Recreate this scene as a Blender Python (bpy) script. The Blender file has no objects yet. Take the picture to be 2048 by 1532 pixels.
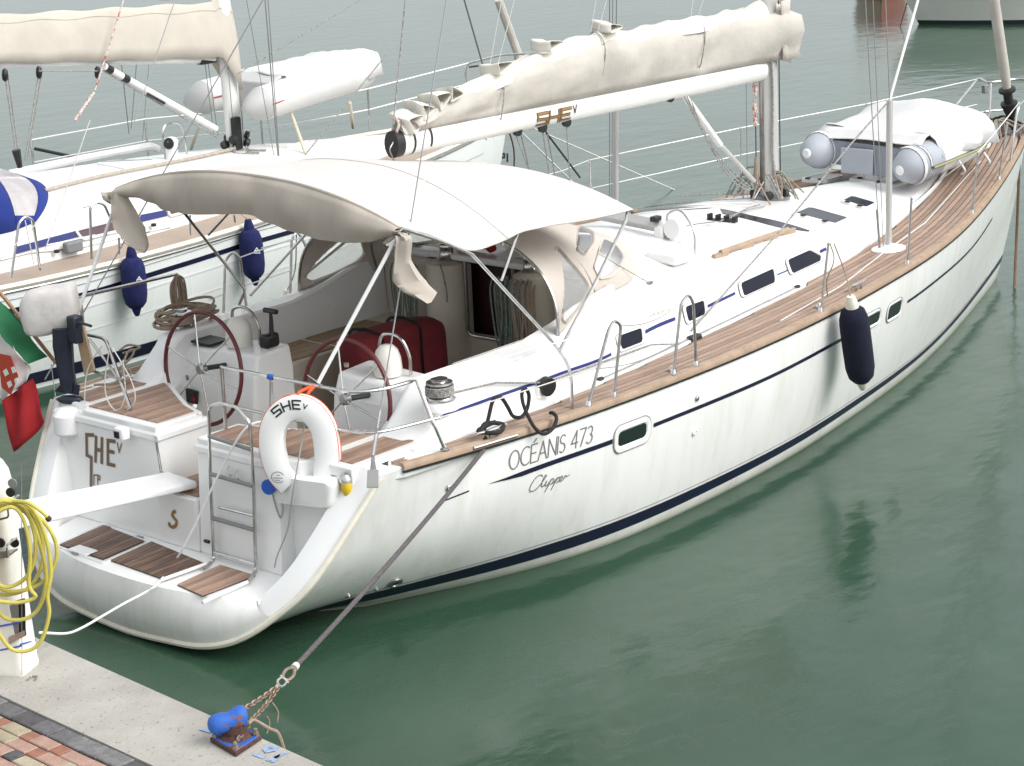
import bpy, bmesh, math, random
import numpy as np
from mathutils import Vector, Matrix
random.seed(7)
sc = bpy.context.scene
col = sc.collection
R = math.radians

# ------------------------------------------------------------------ camera, sky, sun, exposure
CAM = np.array([-8.970927, -11.889754, 6.002256]); YAW, PIT, ROL, FPX = .7164218, .2770522, -.0440755, 4255.229
_fw = np.array([math.cos(YAW)*math.cos(PIT), math.sin(YAW)*math.cos(PIT), -math.sin(PIT)])
_r = np.array([math.sin(YAW), -math.cos(YAW), 0.]); _u = np.cross(_r, _fw)
_R = math.cos(ROL)*_r + math.sin(ROL)*_u; _U = -math.sin(ROL)*_r + math.cos(ROL)*_u
cd = bpy.data.cameras.new('camera'); co = bpy.data.objects.new('camera', cd); col.objects.link(co)
cd.sensor_width = 36; cd.lens = FPX/2048*36; cd.clip_end = 2000; cd.clip_start = .1
mw = Matrix.Identity(4)
for i in range(3):
    mw[i][0], mw[i][1], mw[i][2], mw[i][3] = _R[i], _U[i], -_fw[i], CAM[i]
co.matrix_world = mw
sc.camera = co

SUN_EL, SUN_AZ = 42, -75          # degrees; azimuth measured from +X (bow) towards +Y (port)
w = bpy.data.worlds.new('World'); sc.world = w; w.use_nodes = True
nt = w.node_tree; bg = nt.nodes['Background']
sky = nt.nodes.new('ShaderNodeTexSky'); sky.sky_type = 'NISHITA'; sky.sun_disc = False
sky.sun_elevation = R(SUN_EL); sky.sun_rotation = R(90-SUN_AZ); sky.dust_density = 5; sky.air_density = 1.0; sky.ozone_density = 1
hs = nt.nodes.new('ShaderNodeHueSaturation'); hs.inputs['Saturation'].default_value = .22
nt.links.new(sky.outputs[0], hs.inputs['Color']); mx = nt.nodes.new('ShaderNodeMixRGB'); mx.inputs[0].default_value = .55; mx.inputs[2].default_value = (5.2, 5.5, 5.7, 1)   # even cloud layer over the clear sky
nt.links.new(hs.outputs[0], mx.inputs[1]); nt.links.new(mx.outputs[0], bg.inputs[0])
bg.inputs[1].default_value = .13
sd = bpy.data.lights.new('sun', 'SUN'); sd.energy = 1.35; sd.angle = R(40); sd.color = (1, .985, .968)
so = bpy.data.objects.new('sun', sd); col.objects.link(so)
so.rotation_euler = Vector((-math.cos(R(SUN_EL))*math.cos(R(SUN_AZ)), -math.cos(R(SUN_EL))*math.sin(R(SUN_AZ)), -math.sin(R(SUN_EL)))).to_track_quat('-Z', 'Y').to_euler()
vs = sc.view_settings; vs.view_transform = 'Standard'; vs.look = 'None'; vs.gamma = 1; vs.use_curve_mapping = False
vs.exposure = .84
sc.cycles.caustics_reflective = False; sc.cycles.caustics_refractive = False
sc.render.resolution_x, sc.render.resolution_y = 1024, 766

# ------------------------------------------------------------------ survey helpers: sight line of a photo point met with a known plane
def ray(px, py): return _fw + _R*(px-1024)/FPX - _U*(py-766)/FPX
def PZ(px, py, z): d = ray(px, py); return CAM + d*(z-CAM[2])/d[2]
def PY(px, py, y): d = ray(px, py); return CAM + d*(y-CAM[1])/d[1]
def PX(px, py, x): d = ray(px, py); return CAM + d*(x-CAM[0])/d[0]
def PS(px, py, fn, y0=-1.5):
    y = y0
    for _ in range(25):
        p = PY(px, py, y); y = .5*y + .5*fn(p[0], p[2])
    return PY(px, py, y)
def spl(xs, ys):
    xs = np.array(xs, float); ys = np.array(ys, float); n = len(xs); h = np.diff(xs)
    A = np.eye(n); b = np.zeros(n)
    for i in range(1, n-1):
        A[i, i-1] = h[i-1]; A[i, i] = 2*(h[i-1]+h[i]); A[i, i+1] = h[i]
        b[i] = 6*((ys[i+1]-ys[i])/h[i] - (ys[i]-ys[i-1])/h[i-1])
    m = np.linalg.solve(A, b)
    def f(x):
        i = int(min(max(np.searchsorted(xs, x)-1, 0), n-2)); t = x-xs[i]
        if x < xs[0] or x > xs[-1]:
            j = 0 if x < xs[0] else n-1; k = 0 if x < xs[0] else n-2
            s = (ys[k+1]-ys[k])/h[k]; return float(ys[j]+s*(x-xs[j]))
        B = (ys[i+1]-ys[i])/h[i]-h[i]*(2*m[i]+m[i+1])/6
        return float(ys[i]+B*t+m[i]/2*t*t+(m[i+1]-m[i])/(6*h[i])*t**3)
    return f
def lin(xs, ys): return lambda x: float(np.interp(x, xs, ys))
def curve(pts, n=8, closed=False):
    P = [np.array(p, float) for p in pts]; out = []; N = len(P)
    rng = range(N) if closed else range(N-1)
    for i in rng:
        a = P[i-1] if (closed or i > 0) else 2*P[0]-P[1]
        b, c = P[i], P[(i+1) % N]
        d = P[(i+2) % N] if (closed or i+2 < N) else 2*P[-1]-P[-2]
        for k in range(n):
            t = k/n
            out.append(.5*((2*b)+(-a+c)*t+(2*a-5*b+4*c-d)*t*t+(-a+3*b-3*c+d)*t**3))
    if not closed: out.append(P[-1])
    return out
def rnd(pts, r, n=5, closed=False):
    """polyline with rounded corners"""
    P = [np.array(p, float) for p in pts]; out = []; N = len(P)
    for i in range(N):
        if not closed and i in (0, N-1): out.append(P[i]); continue
        a, b, c = P[i-1], P[i], P[(i+1) % N]
        rr = min(r, .45*np.linalg.norm(a-b), .45*np.linalg.norm(c-b))
        u = b+(a-b)/np.linalg.norm(a-b)*rr; v = b+(c-b)/np.linalg.norm(c-b)*rr
        for k in range(n+1):
            t = k/n; out.append((1-t)**2*u+2*t*(1-t)*b+t*t*v)
    return out

# ------------------------------------------------------------------ materials
MATS = {}
def mat(name, c, rough=.5, metal=0., var=.0, vs=6., bump=0., bs=60., c2=None, coat=0., stretch=None, alpha=1., trans=0., ior=1.5, spec=.5, detail=4., thr=None):
    if name in MATS: return MATS[name]
    m = bpy.data.materials.new(name); m.use_nodes = True; t = m.node_tree; N = t.nodes; L = t.links
    p = N['Principled BSDF']; p.inputs['Base Color'].default_value = (*c, 1); p.inputs['Roughness'].default_value = rough
    p.inputs['Metallic'].default_value = metal; p.inputs['Coat Weight'].default_value = coat; p.inputs['IOR'].default_value = ior
    p.inputs['Alpha'].default_value = alpha; p.inputs['Transmission Weight'].default_value = trans; p.inputs['Specular IOR Level'].default_value = spec
    tc = N.new('ShaderNodeTexCoord'); g = N.new('ShaderNodeNewGeometry')
    mp = N.new('ShaderNodeMapping'); L.new(g.outputs['Position'], mp.inputs[0])
    if stretch: mp.inputs['Scale'].default_value = stretch
    if var or c2:
        n = N.new('ShaderNodeTexNoise'); n.inputs['Scale'].default_value = vs; n.inputs['Detail'].default_value = detail; n.inputs['Roughness'].default_value = .62
        L.new(mp.outputs[0], n.inputs['Vector'])
        cr = N.new('ShaderNodeValToRGB'); L.new(n.outputs[0], cr.inputs[0])
        lo, hi = thr or (.3, .7)
        cr.color_ramp.elements[0].position = lo; cr.color_ramp.elements[1].position = hi
        d = c2 if c2 else tuple(max(0, x*(1-var)) for x in c)
        cr.color_ramp.elements[0].color = (*d, 1); cr.color_ramp.elements[1].color = (*(c if c2 else tuple(min(1, x*(1+var*.4)) for x in c)), 1)
        L.new(cr.outputs[0], p.inputs['Base Color'])
        rm = N.new('ShaderNodeMapRange'); rm.inputs[3].default_value = min(1, rough+.12); rm.inputs[4].default_value = max(0, rough-.06)
        L.new(n.outputs[0], rm.inputs[0]); L.new(rm.outputs[0], p.inputs['Roughness'])
    if bump:
        n2 = N.new('ShaderNodeTexNoise'); n2.inputs['Scale'].default_value = bs; n2.inputs['Detail'].default_value = 3
        L.new(mp.outputs[0], n2.inputs['Vector'])
        b = N.new('ShaderNodeBump'); b.inputs['Strength'].default_value = bump; b.inputs['Distance'].default_value = .01
        L.new(n2.outputs[0], b.inputs['Height']); L.new(b.outputs[0], p.inputs['Normal'])
    MATS[name] = m
    return m

# ------------------------------------------------------------------ mesh building
class MB:
    def __init__(s): s.v = []; s.f = []
    def add(s, vs, fs):
        o = len(s.v); s.v += [tuple(float(c) for c in p) for p in vs]; s.f += [tuple(i+o for i in f) for f in fs]; return s
    def box(s, c, d, rot=None):
        c = np.array(c, float); vs = []
        for x in (-.5, .5):
            for y in (-.5, .5):
                for z in (-.5, .5):
                    p = np.array([x*d[0], y*d[1], z*d[2]])
                    if rot is not None: p = np.array(rot @ Vector(p))
                    vs.append(c+p)
        return s.add(vs, [(0, 1, 3, 2), (4, 6, 7, 5), (0, 4, 5, 1), (2, 3, 7, 6), (0, 2, 6, 4), (1, 5, 7, 3)])
    def hexa(s, b, t):
        n = len(b); return s.add(list(b)+list(t), [tuple(range(n))[::-1], tuple(range(n, 2*n))]+[(i, (i+1) % n, n+(i+1) % n, n+i) for i in range(n)])
    def loft(s, rings, closed=True, caps=True, loop=False):
        n = len(rings[0]); vs = [p for r in rings for p in r]; fs = []; m = len(rings)
        for i in range(m if loop else m-1):
            a = i*n; b = ((i+1) % m)*n
            for k in range(n if closed else n-1):
                k2 = (k+1) % n; fs.append((a+k, a+k2, b+k2, b+k))
        if caps and closed and not loop: fs += [tuple(range(n))[::-1], tuple(range((m-1)*n, m*n))]
        return s.add(vs, fs)
    def grid(s, rows): return s.loft(rows, closed=False, caps=False)
    def tube(s, pts, r, n=8, closed=False, caps=True, flat=None, up=None):
        P = [np.array(p, float) for p in pts]; N = len(P); rings = []
        rr = r if hasattr(r, '__len__') else [r]*N
        def tan(i):
            a = P[(i-1) % N] if (closed or i > 0) else P[0]; b = P[(i+1) % N] if (closed or i < N-1) else P[-1]
            d = b-a; l = np.linalg.norm(d); return d/l if l > 1e-9 else np.array([0, 0, 1.])
        t0 = tan(0); ref = np.array(up, float) if up is not None else (np.array([0, 0, 1.]) if abs(t0[2]) < .9 else np.array([1., 0, 0]))
        u = np.cross(t0, ref); u /= np.linalg.norm(u)
        for i in range(N):
            t = tan(i); u = u-t*np.dot(u, t); l = np.linalg.norm(u)
            u = u/l if l > 1e-9 else u; v = np.cross(t, u)
            fx = flat or 1.
            rings.append([P[i]+rr[i]*(math.cos(2*math.pi*k/n)*u+fx*math.sin(2*math.pi*k/n)*v) for k in range(n)])
        return s.loft(rings, caps=caps, loop=closed)
    def lathe(s, prof, c=(0, 0, 0), ax=(0, 0, 1), n=16, sx=1., caps=True):
        ax = np.array(ax, float); ax /= np.linalg.norm(ax); c = np.array(c, float)
        ref = np.array([1., 0, 0]) if abs(ax[0]) < .9 else np.array([0, 1., 0])
        u = ref-ax*np.dot(ref, ax); u /= np.linalg.norm(u); v = np.cross(ax, u)
        return s.loft([[c+ax*h+r*(math.cos(2*math.pi*k/n)*u*sx+math.sin(2*math.pi*k/n)*v) for k in range(n)] for r, h in prof], caps=caps)
    def ribbon(s, pts, wd, nrm, th=0.002):
        """flat band along pts, width wd, lying in the plane with normal nrm(or list)"""
        P = [np.array(p, float) for p in pts]; N = len(P); a = []; b = []
        for i in range(N):
            d = P[min(i+1, N-1)]-P[max(i-1, 0)]; n = np.array(nrm[i] if isinstance(nrm, list) else nrm, float)
            t = np.cross(n, d); t /= (np.linalg.norm(t)+1e-12); ww = wd[i] if hasattr(wd, '__len__') else wd
            a.append(P[i]-t*ww/2+n*th); b.append(P[i]+t*ww/2+n*th)
        return s.loft([a, b], closed=False, caps=False)
    def build(s, name, m, parent=None, smooth=35, bevel=0, bseg=2, solid=0, sub=0, origin=None):
        me = bpy.data.meshes.new(name); vs = np.array(s.v)
        c = np.array(origin) if origin is not None else (vs.min(0)+vs.max(0))/2
        me.from_pydata([tuple(p-c) for p in vs], [], s.f); me.update()
        bm = bmesh.new(); bm.from_mesh(me); bmesh.ops.remove_doubles(bm, verts=bm.verts, dist=1e-5)
        if solid == 0: bmesh.ops.recalc_face_normals(bm, faces=bm.faces)
        bm.to_mesh(me); bm.free()
        if smooth:
            me.shade_smooth(); me.set_sharp_from_angle(angle=R(smooth))
        if m is not None:
            for k in (m if isinstance(m, (list, tuple)) else [m]): me.materials.append(k)
        o = bpy.data.objects.new(name, me); col.objects.link(o); place(o, c, parent)
        if solid: k = o.modifiers.new('solid', 'SOLIDIFY'); k.thickness = solid; k.offset = 0
        if sub: k = o.modifiers.new('sub', 'SUBSURF'); k.levels = sub; k.render_levels = sub
        if bevel:
            k = o.modifiers.new('bevel', 'BEVEL'); k.width = bevel; k.segments = bseg; k.limit_method = 'ANGLE'; k.angle_limit = R(40); k.harden_normals = False
        return o
WLOC = {}
def place(o, c, parent):
    WLOC[o.name] = np.array(c, float)
    if parent is not None:
        o.parent = parent; o.location = Vector(np.array(c)-WLOC[parent.name])
    else: o.location = Vector(c)
def thing(name, label, cat, loc=(0, 0, 0), group=None):
    o = bpy.data.objects.new(name, None); col.objects.link(o); o.empty_display_size = .2; place(o, loc, None)
    return tag(o, label, cat, group)
def tag(o, label=None, cat=None, group=None, kind=None):
    if label: o['label'] = label
    if cat: o['category'] = cat
    if group: o['group'] = group
    if kind: o['kind'] = kind
    return o
def inst(name, me, parent, c, m=None, rotz=0, scale=None):
    o = bpy.data.objects.new(name, me); col.objects.link(o); place(o, c, parent)
    o.rotation_euler = (0, 0, rotz)
    if scale: o.scale = scale
    return o
def V(*a): return np.array(a, float)
def unit(a): a = np.array(a, float); return a/np.linalg.norm(a)
# stroke lettering ---------------------------------------------------
def strokes(name, polys, wd, fn, m, parent, th=.002):
    """polys: list of [(u,v)..]; fn(u,v)->(point, normal); each stroke a thin raised band"""
    b = MB()
    for i, q in enumerate(polys):
        ww = wd
        if isinstance(q, tuple): q, ww = q
        if len(q) <= 7:
            for a in range(len(q)-1):
                (p0, n0), (pm, nm2), (p1, n1) = fn(*q[a]), fn((q[a][0]+q[a+1][0])/2, (q[a][1]+q[a+1][1])/2), fn(*q[a+1])
                d = unit(p1-p0)*ww*.48; b.ribbon([p0-d, p0, pm, p1, p1+d], ww, [n0, n0, nm2, n1, n1], th+.0004*((i+a) % 5))
            continue
        P = []; Nn = []
        for a in range(len(q)-1):
            k = 1 if len(q) > 5 else 2
            for j in range(k):
                t = j/k; P.append(fn(q[a][0]*(1-t)+q[a+1][0]*t, q[a][1]*(1-t)+q[a+1][1]*t))
        P.append(fn(*q[-1])); b.ribbon([x[0] for x in P], ww, [x[1] for x in P], th+.0004*(i % 5))
    return b.build(name, m, parent, smooth=0)
def txt(s, font, x=0., gap=.18):
    out = []
    for ch in s:
        if ch == ' ': x += .4; continue
        g, w_ = font[ch]
        out += [[(x+a, b_) for a, b_ in q] for q in g]; x += w_+gap
    return out
def arc(cx, cy, rx, ry, a0, a1, n=10): return [(cx+rx*math.cos(R(a0+(a1-a0)*k/n)), cy+ry*math.sin(R(a0+(a1-a0)*k/n))) for k in range(n+1)]
# ------------------------------------------------------------------ materials of the place
WHITE = mat('gelcoat_white', (.80, .80, .79), .28, var=.035, vs=2.2, coat=.2)
HULLW = mat('hull_gelcoat', (.80, .792, .775), .22, var=.05, vs=2.2, coat=.3, stretch=(1.4, 1.4, .10), detail=2)
CREAM = mat('cream_moulding', (.74, .70, .60), .5, var=.12, vs=9, bump=.1)
COCK = mat('cockpit_gelcoat', (.62, .57, .48), .4, var=.05, vs=3, bump=.05, bs=220)
NAVY = mat('navy_stripe', (.006, .008, .032), .3, var=.2, vs=5)
BLUEL = mat('blue_stripe', (.02, .03, .16), .35)
TEAK = [mat('teak_%d' % i, c, .72, var=.32, vs=9, bump=.25, bs=90, stretch=(.5, 3, 3), c2=c2) for i, (c, c2) in enumerate([
    ((.36, .252, .192), (.25, .172, .130)), ((.41, .292, .228), (.30, .21, .16)), ((.31, .217, .164), (.21, .145, .108)), ((.38, .277, .218), (.275, .198, .153))])]
TEAKR = mat('teak_rail', (.41, .295, .212), .6, c2=(.29, .20, .14), vs=7, bump=.2, bs=70, thr=(.25, .62))
TEAKW = [mat('wet_teak_%d' % i, c, .42, c2=c2, vs=5, bump=.3, bs=80, stretch=(.6, 4, 3)) for i, (c, c2) in enumerate([
    ((.21, .125, .085), (.07, .038, .026)), ((.26, .165, .115), (.10, .06, .042)), ((.17, .10, .07), (.05, .028, .02))])]
TEAKS = [mat('seat_teak_%d' % i, c, .65, c2=c2, vs=6, bump=.25, bs=80, stretch=(.6, 3, 3)) for i, (c, c2) in enumerate([
    ((.37, .245, .18), (.24, .155, .112)), ((.42, .285, .215), (.29, .19, .14)), ((.33, .213, .156), (.20, .128, .094))])]
TEAKC = [mat('cockpit_teak_%d' % i, c, .7, c2=c2, vs=6, stretch=(.6, 3, 3)) for i, (c, c2) in enumerate([
    ((.36, .27, .17), (.25, .18, .11)), ((.40, .30, .19), (.28, .20, .125))])]
CAULK = mat('caulking', (.035, .03, .028), .7)
STEEL = mat('stainless_steel', (.62, .61, .60), .2, 1., var=.25, vs=14)
STEELD = mat('weathered_steel', (.42, .41, .40), .34, 1., var=.3, vs=14)
ALU = mat('anodised_aluminium', (.56, .55, .53), .42, .35, var=.12, vs=5, stretch=(1, 1, .3))
WALU = mat('white_painted_alloy', (.76, .755, .73), .3, var=.05, vs=4, coat=.2)
BLACK = mat('black_plastic', (.015, .015, .016), .42, var=.2, vs=20)
GREY = mat('grey_plastic', (.20, .205, .21), .5)
SMOKE = mat('smoked_acrylic', (.010, .012, .024), .16, spec=.3)
PORT = mat('dark_port_glass', (.006, .016, .013), .08, spec=.7)
CANV = mat('cream_canvas', (.51, .475, .43), .9, var=.16, vs=2.6, bump=.55, bs=13)
BIM = mat('bimini_canvas', (.60, .56, .53), .88, var=.09, vs=1.4, bump=.2, bs=6)
BIMU = mat('bimini_flap_canvas', (.44, .39, .335), .9, var=.16, vs=2.5, bump=.2, bs=7, stretch=(1, 1, .35))
HOODC = mat('sprayhood_canvas', (.52, .465, .415), .88, var=.10, vs=2, bump=.2, bs=8)
SAIL = mat('sailcloth', (.66, .635, .575), .75, var=.06, vs=4)
VINYL = mat('clear_vinyl', (.86, .86, .88), .06, trans=.0, alpha=.30, spec=.8)
BURG = mat('burgundy_canvas', (.13, .008, .012), .85, var=.2, vs=5, bump=.25, bs=14)
BURGL = mat('burgundy_leather', (.11, .016, .020), .45, var=.15, vs=14)
WOOD = mat('varnished_wood', (.33, .17, .075), .35, c2=(.20, .09, .035), vs=7, stretch=(1, 1, 5))
PLY = mat('pale_wood_pad', (.42, .30, .19), .65, c2=(.33, .23, .14), vs=6)
MAHO = mat('dark_mahogany', (.022, .003, .003), .35, var=.2, vs=5)
ROPEG = mat('dark_grey_rope', (.115, .102, .108), .9, var=.35, vs=60, bump=.7, bs=150)
ROPEB = mat('black_rope', (.022, .019, .02), .85, var=.3, vs=60, bump=.6, bs=150)
ROPEW = mat('white_rope', (.66, .64, .60), .9, var=.25, vs=90, bump=.6, bs=160)
ROPET = mat('tan_rope', (.42, .33, .255), .95, c2=(.27, .205, .15), vs=45, bump=.9, bs=130)
ROPEGN = mat('green_fleck_rope', (.31, .36, .31), .95, c2=(.07, .105, .085), vs=75, bump=.9, bs=130)
ROPESP = mat('speckled_rope', (.52, .49, .44), .95, c2=(.10, .10, .12), vs=60, bump=.8, bs=150)
ROPERD = mat('red_fleck_rope', (.62, .57, .52), .9, c2=(.40, .07, .05), vs=35, thr=(.4, .5))
WIRE = mat('rigging_wire', (.30, .30, .30), .35, .8)
PVC = mat('white_pvc', (.80, .80, .79), .4)
ORANGE = mat('orange_rope', (.72, .10, .02), .7)
YELL = mat('yellow_hose', (.60, .53, .11), .35, c2=(.48, .41, .08), vs=9)
FENB = mat('blue_fender_fleece', (.008, .012, .085), .95, var=.35, vs=16, bump=.4, bs=120)
FENN = mat('navy_fender_fleece', (.004, .005, .022), .95, var=.35, vs=16, bump=.4, bs=120)
PVCG = mat('grey_hypalon', (.36, .38, .42), .55, var=.10, vs=4, bump=.06, bs=8)
PVCD = mat('dark_grey_hypalon', (.23, .25, .29), .55, var=.1, vs=5)
PVCL = mat('pale_hypalon', (.72, .72, .715), .6, var=.06, vs=3, bump=.1, bs=7)
PVCOV = mat('pale_boat_cover', (.62, .61, .61), .8, var=.10, vs=3, bump=.55, bs=10)
RED = mat('red_cloth', (.34, .010, .014), .8, var=.1, vs=5)
GREENC = mat('green_cloth', (.015, .14, .055), .8, var=.15, vs=5)
CLOTHW = mat('white_cloth', (.72, .70, .68), .85, var=.08, vs=6)
GOLD = mat('gold_letter', (.27, .155, .05), .45)
DKLET = mat('dark_letter', (.085, .05, .035), .5)
BRONL = mat('bronze_letter', (.165, .105, .065), .45)
GRLET = mat('grey_letter', (.16, .16, .165), .5)
BLKLET = mat('black_letter', (.015, .015, .018), .5)
BLUEP = mat('blue_paint', (.02, .105, .42), .65, c2=(.20, .075, .04), vs=9, bump=.5, bs=40, thr=(.40, .44))
RUST = mat('rusted_iron', (.085, .04, .03), .85, var=.5, vs=30, bump=.6, bs=60)
GALV = mat('galvanised_chain', (.40, .35, .30), .55, .6, c2=(.22, .12, .07), vs=30)
CONC = mat('quay_concrete', (.40, .38, .345), .85, c2=(.30, .28, .25), vs=2.2, bump=.5, bs=45, detail=8)
PLASW = mat('cream_plastic', (.77, .745, .68), .38, var=.07, vs=6)
BLUEC = mat('blue_plastic', (.012, .085, .42), .4)
BLUECV = mat('blue_canvas', (.010, .028, .20), .9, var=.15, vs=4)

def hull_wear(m):
    t = m.node_tree; N = t.nodes; L = t.links; p = N['Principled BSDF']; src = p.inputs['Base Color'].links[0].from_socket
    g = N.new('ShaderNodeNewGeometry'); mp = N.new('ShaderNodeMapping'); mp.inputs['Scale'].default_value = (4.5, 4.5, .16); L.new(g.outputs['Position'], mp.inputs[0])
    n = N.new('ShaderNodeTexNoise'); n.inputs['Scale'].default_value = 1.6; n.inputs['Detail'].default_value = 5; n.inputs['Roughness'].default_value = .6; L.new(mp.outputs[0], n.inputs['Vector'])
    cr = N.new('ShaderNodeValToRGB'); cr.color_ramp.elements[0].position = .50; cr.color_ramp.elements[1].position = .78; cr.color_ramp.elements[0].color = (1, 1, 1, 1); cr.color_ramp.elements[1].color = (.88, .87, .84, 1); L.new(n.outputs[0], cr.inputs[0])
    mx = N.new('ShaderNodeMixRGB'); mx.blend_type = 'MULTIPLY'; mx.inputs[0].default_value = 1; L.new(src, mx.inputs[1]); L.new(cr.outputs[0], mx.inputs[2])
    sx = N.new('ShaderNodeSeparateXYZ'); L.new(g.outputs['Position'], sx.inputs[0])           # scum left by the water along the waterline
    n2 = N.new('ShaderNodeTexNoise'); n2.inputs['Scale'].default_value = 3; n2.inputs['Detail'].default_value = 5; L.new(g.outputs['Position'], n2.inputs['Vector'])
    ad = N.new('ShaderNodeMath'); ad.operation = 'MULTIPLY_ADD'; L.new(n2.outputs[0], ad.inputs[0]); ad.inputs[1].default_value = -.10; L.new(sx.outputs[2], ad.inputs[2])
    mr = N.new('ShaderNodeMapRange'); mr.inputs[1].default_value = -.03; mr.inputs[2].default_value = .06; mr.inputs[3].default_value = .65; mr.inputs[4].default_value = 0; L.new(ad.outputs[0], mr.inputs[0])
    m2 = N.new('ShaderNodeMixRGB'); m2.inputs[2].default_value = (.40, .39, .30, 1); L.new(mr.outputs[0], m2.inputs[0]); L.new(mx.outputs[0], m2.inputs[1]); L.new(m2.outputs[0], p.inputs['Base Color'])
hull_wear(HULLW)
# ------------------------------------------------------------------ water
def water_material():
    m = bpy.data.materials.new('harbour_water'); m.use_nodes = True; t = m.node_tree; N = t.nodes; L = t.links
    p = N['Principled BSDF']; p.inputs['Base Color'].default_value = (.030, .078, .052, 1); p.inputs['Roughness'].default_value = .15
    p.inputs['IOR'].default_value = 1.38
    g = N.new('ShaderNodeNewGeometry')
    def noise(scale, det, st=(1, 1, 1), rot=0):
        mp = N.new('ShaderNodeMapping'); mp.inputs['Scale'].default_value = st; mp.inputs['Rotation'].default_value = (0, 0, rot)
        L.new(g.outputs['Position'], mp.inputs[0])
        n = N.new('ShaderNodeTexNoise'); n.inputs['Scale'].default_value = scale; n.inputs['Detail'].default_value = det
        L.new(mp.outputs[0], n.inputs['Vector']); return n
    def mul(a, k):
        q = N.new('ShaderNodeMath'); q.operation = 'MULTIPLY'; L.new(a, q.inputs[0])
        if isinstance(k, (int, float)): q.inputs[1].default_value = k
        else: L.new(k, q.inputs[1])
        return q.outputs[0]
    def add(a, b):
        q = N.new('ShaderNodeMath'); q.operation = 'ADD'; L.new(a, q.inputs[0]); L.new(b, q.inputs[1]); return q.outputs[0]
    patch = noise(.14, 3)                       # cat's-paws: areas of more and less ripple
    mr = N.new('ShaderNodeMapRange'); mr.inputs[1].default_value = .38; mr.inputs[2].default_value = .66; mr.inputs[3].default_value = .25; mr.inputs[4].default_value = 1.0
    L.new(patch.outputs[0], mr.inputs[0])
    a = noise(1.3, 2, (1, 1.6, 1), .5); b = noise(5.5, 3, (1, 1.8, 1), .7); c_ = noise(22, 2)
    h = add(add(mul(a.outputs[0], .028), mul(mul(b.outputs[0], .0052), mr.outputs[0])), mul(mul(c_.outputs[0], .0009), mr.outputs[0]))
    bp = N.new('ShaderNodeBump'); bp.inputs['Strength'].default_value = .55; bp.inputs['Distance'].default_value = 1.0
    L.new(h, bp.inputs['Height']); L.new(bp.outputs[0], p.inputs['Normal'])
    vc = noise(.35, 4); cr = N.new('ShaderNodeValToRGB'); L.new(vc.outputs[0], cr.inputs[0])
    cr.color_ramp.elements[0].color = (.021, .054, .030, 1); cr.color_ramp.elements[1].color = (.033, .073, .044, 1)
    cr.color_ramp.elements[0].position = .35; cr.color_ramp.elements[1].position = .68
    L.new(cr.outputs[0], p.inputs['Base Color'])
    return m
b = MB(); b.add([(-300, -300, 0), (700, -300, 0), (700, 700, 0), (-300, 700, 0)], [(0, 1, 2, 3)])
tag(b.build('water', water_material(), smooth=0), kind='structure')
# ------------------------------------------------------------------ the yacht: hull form
Yt = thing('sailing_yacht', 'large white sailing yacht with bimini and twin burgundy wheels, stern to the quay', 'sailboat', (7, 0, 0))
bS = spl([.2, 1.35, 1.96, 2.85, 4, 5, 6, 7, 8, 9, 10, 11, 12, 13, 13.6, 14.2], [1.66, 1.865, 1.94, 2.02, 2.07, 2.08, 2.05, 1.98, 1.87, 1.73, 1.515, 1.225, .895, .535, .305, .045])
hS = spl([0, 1, 2, 4, 6, 8, 10, 12, 14.2], [1.34, 1.325, 1.30, 1.28, 1.29, 1.33, 1.40, 1.50, 1.63])
wS = spl([0, .59, 1.24, 1.73, 2.4, 3.5, 4.9, 6.5, 7.6, 9.5, 11.3, 12.4, 13.65, 14.6], [.62, .80, .96, 1.13, 1.42, 1.755, 1.84, 1.76, 1.61, 1.26, .77, .42, 0, -.34])
pS = lin([0, 5, 9, 12, 14], [2.6, 2.1, 1.5, 1.2, 1.1])
RTZ = [.036, .056, .091, .183, .358, .64, 1.177, 1.34]; RTY = [0., .40, .80, 1.10, 1.35, 1.60, 1.80, 1.845]
def HY(x, z):
    y = HY0(x, z)
    if x < 2.3:
        k = min(1, max(0, (x-(.178+.721*max(z, .05)))/1.5)); k = k*k*(3-2*k)
        y = y*k+(float(np.interp(z, RTZ, RTY)) if z > .036 else 0.)*(1-k)
    return y
def HY0(x, z):
    h = hS(x); b_ = bS(x); w_ = wS(x)
    if z < 0: return max(0, w_*(1+.9*z))
    s = min(1, z/h); return max(0., w_+(b_-w_)*(1-(1-s)**pS(x)))
def xstem(z):
    lo, hi = 12.5, 14.4
    for _ in range(30):
        m = (lo+hi)/2
        if HY(m, z) > .03: lo = m
        else: hi = m
    return min(lo, 14.2)
def xaft(z): return .178+.721*max(z, .05)
def HN(x, z, sg):
    e = .02; dx = (HY(x+e, z)-HY(x-e, z))/(2*e); dz = (HY(x, z+e)-HY(x, z-e))/(2*e)
    return unit((-dx, sg, -dz))
def HPT(x, z, sg=-1, off=0.): return V(x, sg*HY(x, z), z)+HN(x, z, sg)*off
FS = lambda x, z: -HY(x, z)
SS = [i/70 for i in range(71)]; SS = [s+.10*s*(1-s)*(s-.5)*2 for s in SS]
LV = [-.22, -.1, 0, .028, .036, .045, .06, .1, .15, .21, .28, .36, .46, .58, .70, .80, .9, 1.0]
def hull_side(sg, lv=LV, off=0., s0=0., s1=1.):
    rows = []
    for s in SS:
        if s < s0-1e-6 or s > s1+1e-6: continue
        row = []
        for v in lv:
            xs_, z = 0, 0
            x = s*14
            for _ in range(4):
                z = v*hS(x); x0 = xaft(z); x1 = xstem(max(z, 0)); x = x0+(x1-x0)*s
            row.append(HPT(x, z, sg, off) if off else V(x, sg*HY(x, z), z))
        rows.append(row)
    return rows
b = MB(); rp = hull_side(1); rs = hull_side(-1)
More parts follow.
